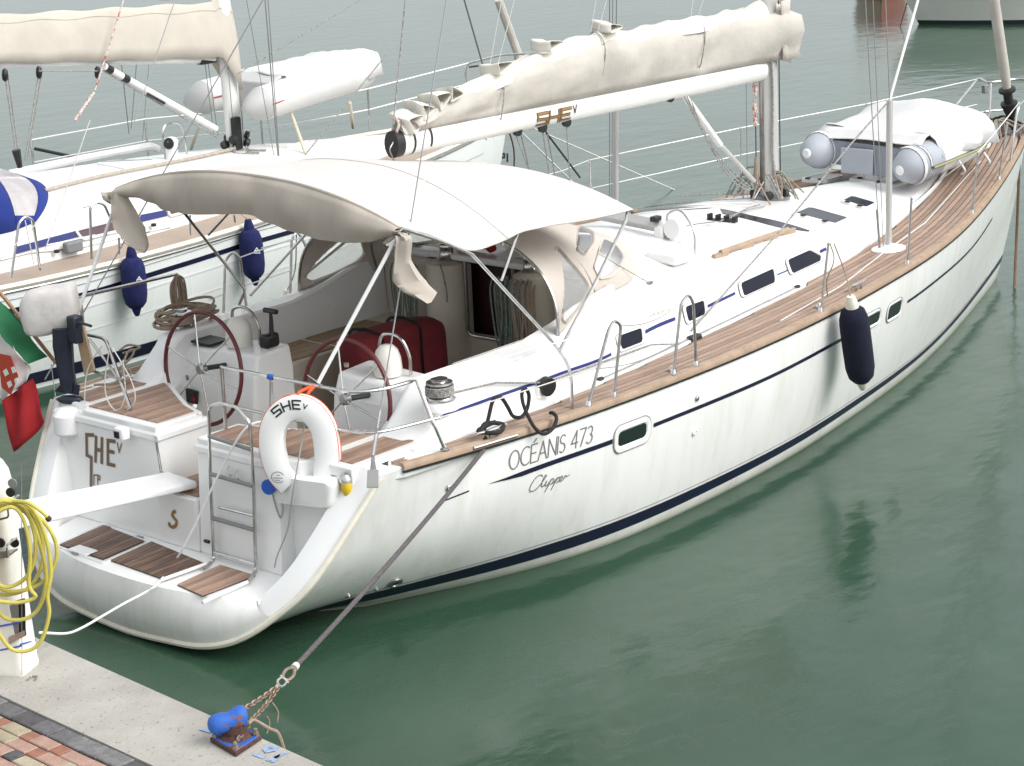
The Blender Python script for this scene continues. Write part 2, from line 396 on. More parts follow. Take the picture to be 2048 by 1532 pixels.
b.grid(rp); b.grid(rs); b.loft([[r[-1] for r in ([rp[-1]]+[rs[-1]])], [r[0] for r in ([rp[-1]]+[rs[-1]])]], closed=False, caps=False) if False else None
b.grid([rp[-1], rs[-1]])
hull = b.build('hull', HULLW, Yt, smooth=50)
# boot stripe, thin line above it, blue cove line: bands standing 2-3 mm proud of the topsides
def band(name, z0, z1, x0, x1, m, parent=hull, off=.003, n=80, sgs=(-1, 1), taper=0):
    for sg in sgs:
        A = []; B = []
        for i in range(n+1):
            x = x0+(x1-x0)*i/n
            a_, b_ = z0(x), z1(x)
            if taper and i < taper:
                k = i/taper; mid = (a_*.0+b_); a_ = b_-(b_-a_)*k
            A.append(HPT(min(x, xstem(a_)), a_, sg, off)); B.append(HPT(min(x, xstem(b_)), b_, sg, off))
        MB().grid([A, [(p+q)/2 for p, q in zip(A, B)], B]).build(name, m, parent, smooth=50)
bt0 = lin([0, 3, 6.5, 9.5, 13.7], [.085, .105, .12, .14, .18]); bt1 = lin([0, 3, 6.5, 9.5, 13.7], [.185, .225, .205, .205, .26])
band('boot_stripe', bt0, bt1, .36, 13.86, NAVY, n=120)
band('waterline_pinstripe', lambda x: bt1(x)+.024, lambda x: bt1(x)+.031, .5, 12.5, GREY)
cv = lambda x: hS(x)-.395+.012*(x-3)*0
CV = spl([1.9, 3, 5, 8, 10, 12, 13.4], [.905, .905, .905, .95, 1.02, 1.12, 1.20])
# ------------------------------------------------------------------ cove line, hull ports, fittings on the topsides
pts = [PS(*p, FS) for p in [(975, 973), (1050, 945), (1221, 884), (1301, 853), (1440, 797), (1560, 744), (1684, 678), (1808, 608), (1882, 553), (1957, 479), (1985, 437)]]
CV = spl([p[0] for p in pts], [p[2] for p in pts]); CX0 = pts[0][0]; CX1 = pts[-1][0]
def cove(x0, x1, wd=.017, taper=0): band('cove_line', lambda x: CV(x)-wd, lambda x: CV(x)+wd, x0, x1, NAVY, n=40, taper=taper)
c_w1 = (PS(1228, 880, FS)[0], PS(1304, 850, FS)[0])
cove(CX0, c_w1[0]-.02, .02, taper=10)
cove(c_w1[1]+.02, PS(1722, 657, FS)[0])
cove(PS(1812, 606, FS)[0]+.03, CX1, .015)
p0 = PS(895, 998, FS); p1 = PS(938, 981, FS)
cvb = lin([p0[0], p1[0]], [p0[2], p1[2]])
band('cove_line', lambda x: cvb(x)-.008, lambda x: cvb(x)+.004, p0[0]-.05, p1[0], NAVY, n=10, sgs=(-1,))
def rrect(x0, x1, z0, z1, r, n=6, sk=0.):
    q = []
    for cx, cz, a in ((x1-r, z1-r, 0), (x0+r, z1-r, 90), (x0+r, z0+r, 180), (x1-r, z0+r, 270)):
        for k in range(n+1):
            t = R(a+90*k/n); q.append((cx+r*math.cos(t), cz+r*math.sin(t)))
    return q
def port(px, nm='hull_port', panes=1, sg=-1, fr=.055):
    """framed port set in the topsides; px = photo corners of the opening: lower left, lower right, upper right, upper left"""
    c = [PS(*p, FS) for p in px]
    x0 = (c[0][0]+c[3][0])/2; x1 = (c[1][0]+c[2][0])/2
    zz = lambda x: (c[0][2]+(c[1][2]-c[0][2])*(x-x0)/(x1-x0), c[3][2]+(c[2][2]-c[3][2])*(x-x0)/(x1-x0))
    def ring(g, off, r):
        out = []
        for u, v in rrect(-g, (x1-x0)+g, -g, 1+g, r):
            pass
        L_ = x1-x0; H_ = (c[3][2]+c[2][2]-c[0][2]-c[1][2])/2
        for u, v in rrect(-g, L_+g, -g, H_+g, r):
            x = x0+u; zb = c[0][2]+(c[1][2]-c[0][2])*u/L_; out.append(HPT(x, zb+v, sg, off))
        return out
    f = MB(); f.loft([ring(fr, .0, .09), ring(fr-.004, .011, .085), ring(.012, .012, .05), ring(0, .002, .04)], caps=False).build('port_frame', HULLW, hull, smooth=40)
    g = MB(); r0 = ring(0, .0045, .04); g.add(r0, [tuple(range(len(r0)))])
    o = g.build(nm, PORT, hull, smooth=0)
    e = MB(); q = ring(fr+.004, .003, .09); e.tube(q, .004, 5, closed=True).build('port_seal', GREY, hull)
    return o
port([(1236, 894), (1292, 872), (1292, 845), (1236, 865)])
port([(1724, 660), (1758, 641), (1759, 622), (1724, 639)], fr=.03)
port([(1775, 640), (1801, 624), (1801, 600), (1775, 615)], fr=.03)
# skin fittings
for px, r_, m_, nm in [((1388, 864), .030, PVC, 'skin_fitting'), ((790, 1165), .060, STEELD, 'exhaust_outlet'), ((753, 1178), .016, STEEL, 'skin_fitting'), ((697, 1191), .016, STEEL, 'skin_fitting'), ((1393, 797), .022, STEELD, 'fairlead_eye'), ((897, 975), .026, STEEL, 'fairlead_eye')]:
    p = PS(*px, FS); n_ = HN(p[0], p[2], -1)
    MB().lathe([(r_, 0), (r_, .012), (r_*.55, .018), (r_*.5, .006), (0.001, .004)], p, n_, 18).build(nm, m_, hull)
p = PS(790, 1165, FS); n_ = HN(p[0], p[2], -1)
MB().lathe([(.034, .0), (.034, .0095), (.001, .0095)], p, n_, 16).build('exhaust_bore', BLACK, hull)

# ------------------------------------------------------------------ toe rail
def DZ(x, y): return hS(x)+.012+.07*(1-(y/max(bS(x), .05))**2)
for sg in (-1, 1):
    rings = []
    for i in range(91):
        x = 1.33+(14.14-1.33)*i/90; n_ = unit((-(bS(x+.05)-bS(x-.05))/.1, sg, 0))*1.
        o = V(x, sg*bS(x), hS(x)); up = V(0, 0, 1)
        rings.append([o+n_*.012-up*.004, o+n_*.016+up*.018, o+n_*.006+up*.045, o-n_*.040+up*.047, o-n_*.052+up*.012])
    MB().loft(rings).build('toe_rail', TEAKR, hull, smooth=40)
    rings = [[a+V(0, 0, -.004)-V(0, 0, .02)*0 for a in (r[0]+V(0, 0, -.001), r[0]+V(0, 0, -.016), r[4]+V(0, 0, -.03))] for r in rings]
    MB().loft(rings).build('rail_seal', BLACK, hull, smooth=40)

# ------------------------------------------------------------------ deck edge lines
yw = spl([1.6, 2.2, 3.8, 5.3, 6.4, 7.3, 8.4, 9.2, 9.9, 10.7, 11.7, 12.35], [1.64, 1.66, 1.62, 1.50, 1.40, 1.325, 1.19, 1.03, .86, .65, .34, .06])
yf = lambda x: yw(x)+(.075 if x < 7.3 else .012)      # outer edge of the white flange
zs = spl([1.6, 2.2, 4.5, 6, 7.5, 8.5, 9.5, 10.7, 12.35], [1.66, 1.68, 1.715, 1.69, 1.66, 1.62, 1.58, 1.555, 1.575])
zc = spl([4.5, 6, 7.5, 8.7, 10, 11, 12.35], [2.03, 1.95, 1.875, 1.805, 1.70, 1.635, 1.60])
ysh = lambda x: max(.02, yw(x)-.055 if x > 2 else yw(x)-.10)
zin = lin([1.6, 3.3, 3.72, 3.97, 4.33, 4.6], [1.73, 1.73, 1.80, 1.87, 1.93, 1.97])
# sub-deck (dark bedding under the planks) and planks
for sg in (-1, 1):
    rows = []
    for i in range(81):
        x = 1.30+(14.1-1.30)*i/80; a = bS(x)-.03; c_ = max(0., (yf(x) if x < 12.3 else 0.)-.03)
        c_ = min(c_, a-.02)
        rows.append([V(x, sg*(a+(c_-a)*k/3), DZ(x, a+(c_-a)*k/3)-.004) for k in range(4)])
    MB().grid(rows).build('side_deck_bed', CAULK, Yt, smooth=60)
PW = .0585
deck = {}
for sg in (-1, 1):
    dk = MB(); rows = []
    for i in range(61):
        x = 1.33+(14.05-1.33)*i/60; rows.append([V(x, sg*(bS(x)-.052), hS(x)+.02), V(x, sg*(bS(x)-.115), DZ(x, bS(x)-.115)+.006)])
    cover_board = dk.grid(rows).build('cover_board', TEAKR, Yt, smooth=60, solid=.006)
    deck[sg] = cover_board
    for k in range(26):
        d0 = .118+k*PW; d1 = d0+PW-.012
        xs_ = [1.36+i*.1 for i in range(128)]
        run = []; runs = []
        for x in xs_:
            lim = (yf(x)+.006 if x < 12.32 else .03)
            ok = bS(x)-d0-.014 >= lim
            if ok: run.append(x)
            elif run: runs.append(run); run = []
        if run: runs.append(run)
        for rn in runs:
            if len(rn) < 3: continue
            rings = []
            for x in rn:
                lim = (yf(x)+.006 if x < 12.32 else .03)
                ya = bS(x)-d0; yb_ = max(bS(x)-d1, lim); za, zb_ = DZ(x, ya), DZ(x, yb_)
                rings.append([V(x, sg*ya, za-.002), V(x, sg*ya, za+.006), V(x, sg*yb_, zb_+.006), V(x, sg*yb_, zb_-.002)])
            MB().loft(rings).build('deck_plank', TEAK[(k*7+(sg > 0)*2) % 4], cover_board, smooth=50)
# ------------------------------------------------------------------ coachroof
def sec(x):
    f_, w_, s_ = yf(x), max(yw(x), .02), ysh(x); zd = DZ(x, f_); z1 = max(zs(x), zd+.03); zcc = max(zc(x), z1+.01)
    pts_ = [V(x, f_, zd-.02), V(x, f_, zd+.018), V(x, w_+.012, zd+.03), V(x, w_, zd+.045), V(x, (w_+s_)/2, (zd+z1)/2+.01), V(x, s_, z1-.03), V(x, s_-.018 if s_ > .05 else s_*.9, z1-.006)]
    n = 8; s2 = max(s_-.05, s_*.8)
    for k in range(n+1):
        t = k/n; y = s2*(1-t); pts_.append(V(x, y, z1+.008+(zcc-z1-.008)*(1-(1-t)**2.0)))
    return pts_
rows = []
for i in range(60):
    x = 4.45+(12.35-4.45)*i/59; h_ = sec(x); rows.append([p*V(1, -1, 1) for p in h_]+h_[:-1][::-1])
coach = MB().grid(rows).build('coachroof', WHITE, Yt, smooth=38)
def RZ(x, y):
    y = abs(y); z1 = max(zs(x), DZ(x, yf(x))+.03); s2 = max(ysh(x)-.05, .02); t = max(0, 1-y/s2); return z1+.008+(max(zc(x), z1+.01)-z1-.008)*(1-(1-t)**2)
def PR(px, py, dz=0.):
    z = 1.8
    for _ in range(30):
        p = PZ(px, py, z); z = .5*z+.5*(RZ(p[0], p[1])+dz)
    return PZ(px, py, z)
# coamings either side of the cockpit
for sg in (-1, 1):
    rows = []
    for i in range(31):
        x = 1.62+(4.45-1.62)*i/30; k = min(1, max(0, (x-1.62)/.5)); k = k*k*(3-2*k)
        f_, w_, s_ = yf(x), yw(x), ysh(x); zd = DZ(x, f_); zt = zd+.03+(zs(x)-zd-.03)*k; zi = zd+.03+(zin(x)-zd-.03)*k
        rows.append([V(x, sg*y, z) for y, z in [(f_, zd-.02), (f_, zd+.018), (w_+.012, zd+.03), (w_, zd+.04), ((w_+s_)/2+.005, (zd+zt)/2), (s_+.006, zt-.02), (s_-.015, zt), (1.33, zi-.006), (1.30, zi), (1.275, zi-.02), (1.25, 1.46 if k > .9 else min(1.46, zi-.03)), (1.22, 1.36), (1.22, .8)]])
    b = MB().grid(rows); b.add(rows[0], [tuple(range(len(rows[0])))])
    b.build('coaming', WHITE, Yt, smooth=38)
# blue line along the coaming and coachroof side
YSD = lambda x, z: -(yw(x)+(ysh(x)-yw(x))*min(1, max(0, (z-DZ(x, yf(x))-.045)/(zs(x)-DZ(x, yf(x))-.05))))
bl = [PS(*p, YSD) for p in [(885, 832), (1000, 790), (1075, 764), (1140, 740), (1222, 708), (1290, 664), (1350, 637), (1415, 612), (1470, 586), (1550, 551), (1575, 540), (1640, 503), (1652, 497)]]
BZ = spl([p[0] for p in bl], [p[2] for p in bl])
def bline(x0, x1, wd):
    for sg in (-1, 1):
        A = []; B = []
        for i in range(25):
            x = x0+(x1-x0)*i/24; z = BZ(x)
            A.append(V(x, sg*(-YSD(x, z-wd)+.004), z-wd)); B.append(V(x, sg*(-YSD(x, z+wd)+.004), z+wd))
        MB().grid([A, B]).build('blue_stripe', BLUEL, coach, smooth=60)
X_ = [p[0] for p in bl]
bline(X_[0], X_[4], .012); bline(X_[5], X_[6], .015); bline(X_[7], X_[8], .012); bline(X_[9], X_[10], .006); bline(X_[11], X_[12], .015)
# coachroof side windows
def side_window(px, clip=None):
    c = [PS(*p, YSD) for p in px]; n_ = unit(np.cross(c[1]-c[0], c[-1]-c[0])); n_ = n_ if n_[1] < 0 else -n_
    cen = sum(c)/len(c)
    for sg in (-1, 1):
        F = V(1, -sg, 1)
        def rg(g, off, r): return [q*F for q in rnd([p_+(p_-cen)/np.linalg.norm(p_-cen)*g+n_*off for p_ in c], r, 5, True)]
        MB().loft([rg(.05, -.01, .05), rg(.05, .010, .05), rg(.012, .014, .04), rg(.0, .006, .035)], caps=False).build('window_frame', WHITE, coach, smooth=40)
        MB().tube(rg(.052, .004, .05), .0045, 5, closed=True).build('window_seal', GREY, coach)
        MB().add(rg(.004, .008, .035), [tuple(range(24 if len(c) == 4 else 6*len(c)))]).build('window_pane', SMOKE, coach, smooth=0)
side_window([(1243, 699), (1284, 683), (1281, 656), (1236, 672)])
side_window([(1376, 643), (1409, 628), (1406, 601), (1369, 614)])
side_window([(1487, 592), (1549, 564), (1545, 537), (1480, 566)])
side_window([(1584, 547), (1640, 521), (1640, 512), (1618, 501), (1574, 520)])
# jib-sheet track on the flange
for sg in (-1, 1):
    A = [V(x, sg*(yf(x)-.03), DZ(x, yf(x))+.024) for x in np.linspace(3.85, 7.15, 30)]
    MB().tube(A, .011, 6).build('genoa_track', STEELD, coach)
    MB().lathe([(.02, -.03), (.024, 0), (.02, .03)], A[0], (1, 0, 0), 8).build('track_end_stop', BLACK, coach); MB().lathe([(.02, -.03), (.024, 0), (.02, .03)], A[-1], (1, 0, 0), 8).build('track_end_stop', BLACK, coach)
# deck hatches
def hatch(px4, m=SMOKE):
    c = [PR(*p) for p in px4]; cen = sum(c)/4
    def rg(k, dz, r): return [V(q[0], q[1], RZ(q[0], q[1])+dz) for q in rnd([cen+(p_-cen)*k for p_ in c], r, 4, True)]
    f = MB().loft([rg(1.0, -.01, .05), rg(1.0, .026, .05), rg(.96, .036, .05), rg(.86, .036, .04), rg(.85, .030, .04)], caps=False).build('hatch_frame', WALU, coach, smooth=40)
    q = rg(.86, .033, .04); MB().add(q, [tuple(range(len(q)))]).build('deck_hatch', m, f, smooth=0)
    for t in (.25, .75):
        h_ = c[0]*(1-t)+c[3]*t; h_ = cen+(h_-cen)*.93; MB().box(V(h_[0], h_[1], RZ(h_[0], h_[1])+.036), (.05, .05, .016)).build('hatch_hinge', BLACK, f, bevel=.004)
hatch([(1581, 432), (1615, 418), (1704, 443), (1674, 457)]); hatch([(1681, 406), (1701, 396), (1756, 412), (1734, 423)])
hatch([(1697, 362), (1729, 348), (1818, 366), (1777, 378)]); hatch([(1600, 362), (1646, 352), (1690, 356), (1655, 366)])
# long tapered dark inserts in the roof, teak handrail
for sg in (-1, 1):
    L1 = [PR(*p) for p in [(1440, 418), (1500, 431), (1560, 444), (1620, 462)]]; L2 = [PR(*p) for p in [(1446, 428), (1500, 440), (1558, 455), (1618, 464)]]
    L1 = curve(L1, 5); L2 = curve(L2, 5)
    A = [V(p[0], p[1]*(-sg), RZ(p[0], p[1])+.006) for p in L1]; B = [V(p[0], p[1]*(-sg), RZ(p[0], p[1])+.006) for p in L2]
    MB().grid([A, B]).build('roof_light', SMOKE, coach, smooth=60)
    ha = PR(1441, 513); hb = PR(1576, 467)
    A = [V(*(ha+(hb-ha)*t)) for t in np.linspace(0, 1, 12)]; A = [V(p[0], p[1]*(-sg), RZ(p[0], p[1])+.035) for p in A]
    MB().tube(A, .024, 8, flat=1.2).build('grab_rail', TEAKR, coach)
    for j in (0, 4, 8, 11): MB().box(A[j]-V(0, 0, .02), (.22, .034, .045)).build('rail_foot', TEAKR, coach)
# ------------------------------------------------------------------ stern: rim, bathing platform, lockers, helm seats
RIMY = lambda z: HY(xaft(z), z)
_q = curve([V(0, y, z) for y, z in zip([-.4]+RTY, [.056]+RTZ)], 8)[8:]
RTY = [p[1] for p in _q]; RTZ = [p[2] for p in _q]
RIMS = np.concatenate([[0], np.cumsum(np.hypot(np.diff(RTY), np.diff(RTZ)))]); RIML = RIMS[-1]*.985
def rim_pt(t):   # t -1 (starboard top) .. 1 (port top) round the bottom
    sg = -1 if t < 0 else 1; a = abs(t)
    L_ = a*RIML; y = float(np.interp(L_, RIMS, RTY)); z = float(np.interp(L_, RIMS, RTZ))
    return V(xaft(z), sg*y, z)
T = [i/40 for i in range(-40, 41)]
rim = [rim_pt(t) for t in T]
MB().tube(rim, .026, 8).build('transom_rubrail', CREAM, hull)
# lower transom between rim and platform edge
PZL = .47
def plat_edge(u):  # u=-1..1
    return V(.20+.24*abs(u)**2.4, u*1.22, PZL)
lowT = [t for t in T if abs(t) <= .58]
rows = [[], [], [], [], []]
for t in lowT:
    r_ = rim_pt(t); e_ = plat_edge(t/.58)
    for i, k in enumerate((0, .25, .5, .8, 1)):
        p = r_*(1-k)+e_*k; p = p-V(.05*math.sin(math.pi*k), 0, 0); rows[i].append(p)
MB().grid(rows).build('transom', HULLW, hull, smooth=60)
# quarter wings
for sg in (-1, 1):
    tt = [.56+.44*i/18 for i in range(19)]; A = []; B = []; Cc = []; D = []
    for t in tt:
        r_ = rim_pt(sg*t); k = (t-.56)/.44
        wd = .20+.05*k; A.append(r_); B.append(r_+V(-.01, -sg*wd*.5, .06)); Cc.append(r_+V(.0, -sg*wd, .075)); D.append(r_+V(.05, -sg*(wd+.03), .02)); 
    E_ = [V(max(p[0]+.05, .5), sg*min(abs(p[1]), HY(max(p[0]+.05, .55), PZL-.02)-.10), PZL-.02) for p in D]
    MB().grid([A, B, Cc, D, E_]).build('quarter_wing', WHITE, hull, smooth=50)
# platform slab
edge = [plat_edge(u/10) for u in range(-10, 11)]
poly = edge+[V(.72, 1.30, PZL), V(1.0, 1.38, PZL), V(1.0, -1.38, PZL), V(.72, -1.30, PZL)]
plat = MB().hexa([p-V(0, 0, .05) for p in poly], poly).build('bathing_platform', WHITE, Yt, smooth=30)
def slat_panel(px4, z, n, mats, parent, along=0, name='teak_panel', th=.012, gap=.10):
    """panel of parallel slats inside a four cornered outline (photo points on height z): c0-c1 is the edge that the slats start from"""
    c = [PZ(*p, z) for p in px4]
    base = MB().hexa([p+V(0, 0, .0) for p in c], [p+V(0, 0, .006) for p in c]).build(name, CAULK, parent, smooth=0)
    for i in range(n):
        a0, a1 = (i+gap/2)/n, (i+1-gap/2)/n
        q = [c[0]+(c[1]-c[0])*a0, c[0]+(c[1]-c[0])*a1, c[3]+(c[2]-c[3])*a1, c[3]+(c[2]-c[3])*a0]
        MB().hexa([p+V(0, 0, .004) for p in q], [p+V(0, 0, th) for p in q]).build('slat', mats[(i*5+len(name)) % len(mats)], base, smooth=0)
    return base
slat_panel([(120, 1091), (207, 1120), (288, 1084), (205, 1053)], PZL+.004, 12, TEAKW, plat)
slat_panel([(222, 1122), (330, 1161), (412, 1130), (303, 1085)], PZL+.004, 13, TEAKW, plat)
slat_panel([(355, 1171), (405, 1194), (510, 1153), (440, 1132)], PZL+.004, 9, TEAKS, plat)
# white frames round the platform panels
def frame(px4, z, r_=.009, m=WHITE, parent=plat, nm='panel_frame'):
    MB().tube(rnd([PZ(*p, z) for p in px4], .03, 4, True), r_, 6, closed=True).build(nm, m, parent)
frame([(112, 1091), (208, 1127), (298, 1085), (205, 1047)], PZL+.006)
p = PZ(165, 1101, PZL+.016); MB().box(p, (.12, .22, .02)).build('latch_plate', WHITE, plat, bevel=.008)
for px in [(213, 1053), (280, 1074), (150, 1106)]: MB().box(PZ(*px, PZL+.012), (.02, .07, .012)).build('hinge', STEELD, plat)
# lockers
XF = .88
def locker(y0, y1, name):
    b = MB(); r0 = []; 
    for z, dx, g in ((PZL, 0, 0), (1.26, .05, 0), (1.26, .03, .02), (1.305, .035, .022), (1.325, .05, .01)):
        r0.append([V(XF+dx, y0-g, z), V(XF+dx, y1+g, z), V(1.45, y1+g, z), V(1.45, y0-g, z)])
    return b.loft(r0).build(name, WHITE, Yt, smooth=0, bevel=.012, bseg=3)
lkP = locker(.33, 1.56, 'stern_locker'); lkS = locker(-1.0, -.12, 'stern_locker')
# recessed corner of the starboard quarter with its overhanging deck edge, port mirrored inside the locker
MB().hexa([V(1.03, -.98, .47), V(1.03, -1.42, .47), V(1.30, -1.42, .47), V(1.30, -.98, .47)], [V(1.05, -.98, 1.27), V(1.05, -1.56, 1.27), V(1.45, -1.56, 1.27), V(1.45, -.98, 1.27)]).build('quarter_locker', WHITE, Yt, smooth=0, bevel=.012)
for sg in (-1, 1):
    top = [V(1.02, sg*.98, 1.27), V(1.02, sg*1.50, 1.285), V(1.10, sg*1.74, 1.30), V(1.36, sg*1.86, 1.315), V(1.80, sg*1.90, 1.31), V(1.95, sg*1.66, 1.33), V(1.95, sg*1.2, 1.33), V(1.3, sg*.98, 1.30)]
    MB().hexa([p-V(0, 0, .07) for p in top], [p+V(0, 0, .028) for p in top]).build('quarter_deck', WHITE, Yt, smooth=0, bevel=.02, bseg=3)
# walk-through sill with the step
sill = MB().box((1.12, .105, .68), (.50, .44, .42)).build('walkthrough_sill', WHITE, Yt, smooth=0, bevel=.012)
for i in range(5): MB().box((1.14, -.05+.085*i, .894), (.44, .075, .012)).build('slat', TEAKS[i % 3], sill, smooth=0)
# helm seats with slats
xf_ = lin([.2, .3, .6, .8, 1.1, 1.4, 1.7], [1.30, 1.34, 1.44, 1.55, 1.72, 1.88, 1.90])
for sg, ya, yb_ in ((1, .34, 1.66), (-1, .13, 1.66)):
    n = 24; A = []; B = []
    for i in range(n+1):
        y = ya+(yb_-ya)*i/n; A.append(V(.93 if y < 1.25 else 1.02, sg*y, 0)); B.append(V(xf_(y)+.05, sg*y, 0))
    loop = A+B[::-1]
    seat = MB().hexa([p+V(0, 0, 1.15) for p in loop], [p+V(0, 0, 1.372) for p in loop]).build('helm_seat', WHITE, Yt, smooth=30, bevel=.012)
    # backing of the seat below, down to the sole
    bk = [p for p in B]; MB().grid([[p+V(-.06, 0, .82) for p in bk], [p+V(-.03, 0, 1.2) for p in bk]]).build('helm_seat_riser', WHITE, Yt, smooth=50)
    y = ya+.06; k = 0
    while y+.05 < yb_-.03:
        if not (1.23 < y+.025 < 1.31):
            x0 = (1.0 if y < 1.25 else 1.10); x1 = xf_(y+.025)-.015
            if x1-x0 > .06:
                q = [V(x0, sg*y, 0), V(x1, sg*y, 0), V(xf_(y+.047)-.015, sg*(y+.047), 0), V(x0, sg*(y+.047), 0)]
                if sg < 0: q = q[::-1]
                MB().hexa([p+V(0, 0, 1.368) for p in q], [p+V(0, 0, 1.382) for p in q]).build('slat', TEAKS[(k*7) % 3], seat, smooth=0)
        y += .052; k += 1
# ------------------------------------------------------------------ cockpit
sole = MB().box((2.9, 0, .80), (3.6, 2.5, .04)).build('cockpit_sole', COCK, Yt, smooth=0)
for i in range(12): MB().box((2.9, -.55+.1*i, .826), (3.3, .09, .014)).build('slat', TEAKC[i % 2], sole, smooth=0)
for sg in (-1, 1):
    st = MB().hexa([V(2.45, sg*.66, .8), V(4.6, sg*.66, .8), V(4.6, sg*1.26, .8), V(2.45, sg*1.26, .8)], [V(2.45, sg*.70, 1.395), V(4.6, sg*.70, 1.395), V(4.6, sg*1.26, 1.395), V(2.45, sg*1.26, 1.395)]).build('cockpit_seat', COCK, Yt, smooth=0, bevel=.02, bseg=3)
    for i in range(8):
        y = .745+.056*i
        for x0, x1 in ((2.5, 3.28), (3.34, 4.1)):
            MB().box(((x0+x1)/2, sg*(y+.025), 1.398), (x1-x0, .049, .016)).build('slat', TEAKC[(i+(x0 > 3)) % 2], st, smooth=0)
# after bulkhead of the cabin with the companionway
bh = MB()
bh.box((4.51, .79, 1.36), (.10, 1.00, 1.16)); bk_top = []
bulk = bh.build('bulkhead', COCK, Yt, smooth=0, bevel=.03, bseg=3)
MB().box((4.51, -.79, 1.36), (.10, 1.02, 1.16)).build('bulkhead', COCK, Yt, smooth=0, bevel=.03, bseg=3)
MB().box((4.52, .01, 1.05), (.08, .60, .52)).build('bulkhead_sill', COCK, Yt, smooth=0, bevel=.02)
MB().box((4.50, .0, 2.0), (.16, 2.1, .06)).build('hatch_garage', WHITE, Yt, smooth=0, bevel=.02)
MB().box((4.61, .0, 1.62), (.02, .82, .80)).build('companionway_door', MAHO, Yt, smooth=0)
MB().tube(rnd([V(4.45, .28, 2.0), V(4.45, .28, 1.31), V(4.45, -.27, 1.31), V(4.45, -.27, 2.0)], .07, 6), .016, 8).build('companionway_trim', STEELD, Yt)
# rounded fairing carrying the winches either side of the companionway
for sg in (-1, 1):
    MB().lathe([(.20, 0), (.20, 1.0), (.185, 1.12), (.10, 1.15), (.001, 1.155)], (4.46, sg*.50, .82), (0, 0, 1), 24).build('winch_pod', COCK, Yt, smooth=40)
# ------------------------------------------------------------------ helm consoles
for sg in (-1, 1):
    y0, y1 = .44, 1.30
    lo = [V(1.98, sg*y0, .82), V(1.98, sg*y1, .82), V(2.50, sg*y1, .82), V(2.50, sg*y0, .82)]
    mi = [V(2.06, sg*y0, 1.46), V(2.06, sg*y1, 1.46), V(2.50, sg*y1, 1.46), V(2.50, sg*y0, 1.46)]
    hi = [V(2.12, sg*(y0+.01), 1.64), V(2.12, sg*(y1-.01), 1.60), V(2.48, sg*(y1-.01), 1.62), V(2.48, sg*(y0+.01), 1.66)]
    cs_ = MB().loft([lo, mi, hi]).build('helm_console', WHITE, Yt, smooth=0, bevel=.03, bseg=4)
    # binnacle compass with its hoop
    yc = sg*.84; MB().lathe([(.105, 0), (.112, .05), (.105, .14), (.085, .20), (.05, .235), (.001, .24)], (2.28, yc, 1.635), (0, 0, 1), 22).build('compass_binnacle', PLASW, cs_, smooth=50)
    MB().tube(curve([V(2.36, yc-.16, 1.64), V(2.36, yc-.16, 1.78), V(2.34, yc-.11, 1.91), V(2.34, yc, 1.945), V(2.34, yc+.11, 1.91), V(2.36, yc+.16, 1.78), V(2.36, yc+.16, 1.64)], 5), .013, 8).build('binnacle_hoop', STEEL, cs_)
    if sg > 0:
        # pad, instrument panel, throttle on the port console only
        MB().box((2.24, 1.16, 1.640), (.22, .26, .018)).build('chart_plotter_pad', BLACK, cs_, bevel=.006)
        q = [PX(*p, 2.025) for p in [(360, 770), (398, 782), (397, 808), (358, 794)]]
        MB().hexa(q, [p-V(.035, 0, 0) for p in q]).build('engine_panel', BLACK, cs_, smooth=0, bevel=.006)
        for px in [(364, 752), (374, 755)]: MB().lathe([(.026, 0), (.026, .02), (.02, .024), (.001, .024)], PX(*px, 2.03), (-1, 0, 0), 14).build('gauge', GREY, cs_)
        MB().lathe([(.018, 0), (.018, .012), (.001, .013)], PX(388, 798, 1.985), (-1, 0, 0), 12).build('stop_button', RED, cs_)
        MB().box((2.30, .50, 1.72), (.16, .10, .12)).build('throttle_base', BLACK, cs_, bevel=.03, bseg=4)
        MB().tube([V(2.30, .47, 1.76), V(2.31, .47, 1.90), V(2.31, .47, 1.96)], [.022, .016, .014], 8).tube([V(2.31, .40, 1.965), V(2.31, .54, 1.965)], .022, 8).build('throttle_lever', BLACK, cs_)
        MB().lathe([(.10, 0), (.10, .006), (.085, .010), (.001, .010)], (2.24, .437, 1.08), (0, -1, 0), 20).build('inspection_cover', WHITE, cs_)
    else:
        MB().lathe([(.02, 0), (.02, .03), (.008, .03)], (2.2, -.47, 1.665), (0, 0, 1), 10).build('stub', STEEL, cs_)
    # steering wheel
    c0 = V(1.845, sg*.81, 1.545); ax = unit((-1, 0, .12)); u_ = V(0, 1, 0); v_ = np.cross(ax, u_)
    v_ = v_ if v_[2] > 0 else -v_; RW = .455
    wl = MB().tube([c0+RW*(math.cos(2*math.pi*k/48)*u_+math.sin(2*math.pi*k/48)*v_) for k in range(48)], .017, 8, closed=True).build('steering_wheel', BURGL, Yt)
    for k in range(6):
        a = 2*math.pi*(k+.27)/6; MB().tube([c0+ax*.03+.03*(math.cos(a)*u_+math.sin(a)*v_), c0+(RW-.012)*(math.cos(a)*u_+math.sin(a)*v_)], .0075, 6).build('spoke', STEEL, wl)
    MB().lathe([(.02, -.02), (.045, -.01), (.045, .035), (.03, .05), (.001, .052)], c0, ax, 14).build('hub', STEELD, wl)
    MB().tube([c0, c0-ax*.26], .022, 8).build('wheel_shaft', BLACK, wl)
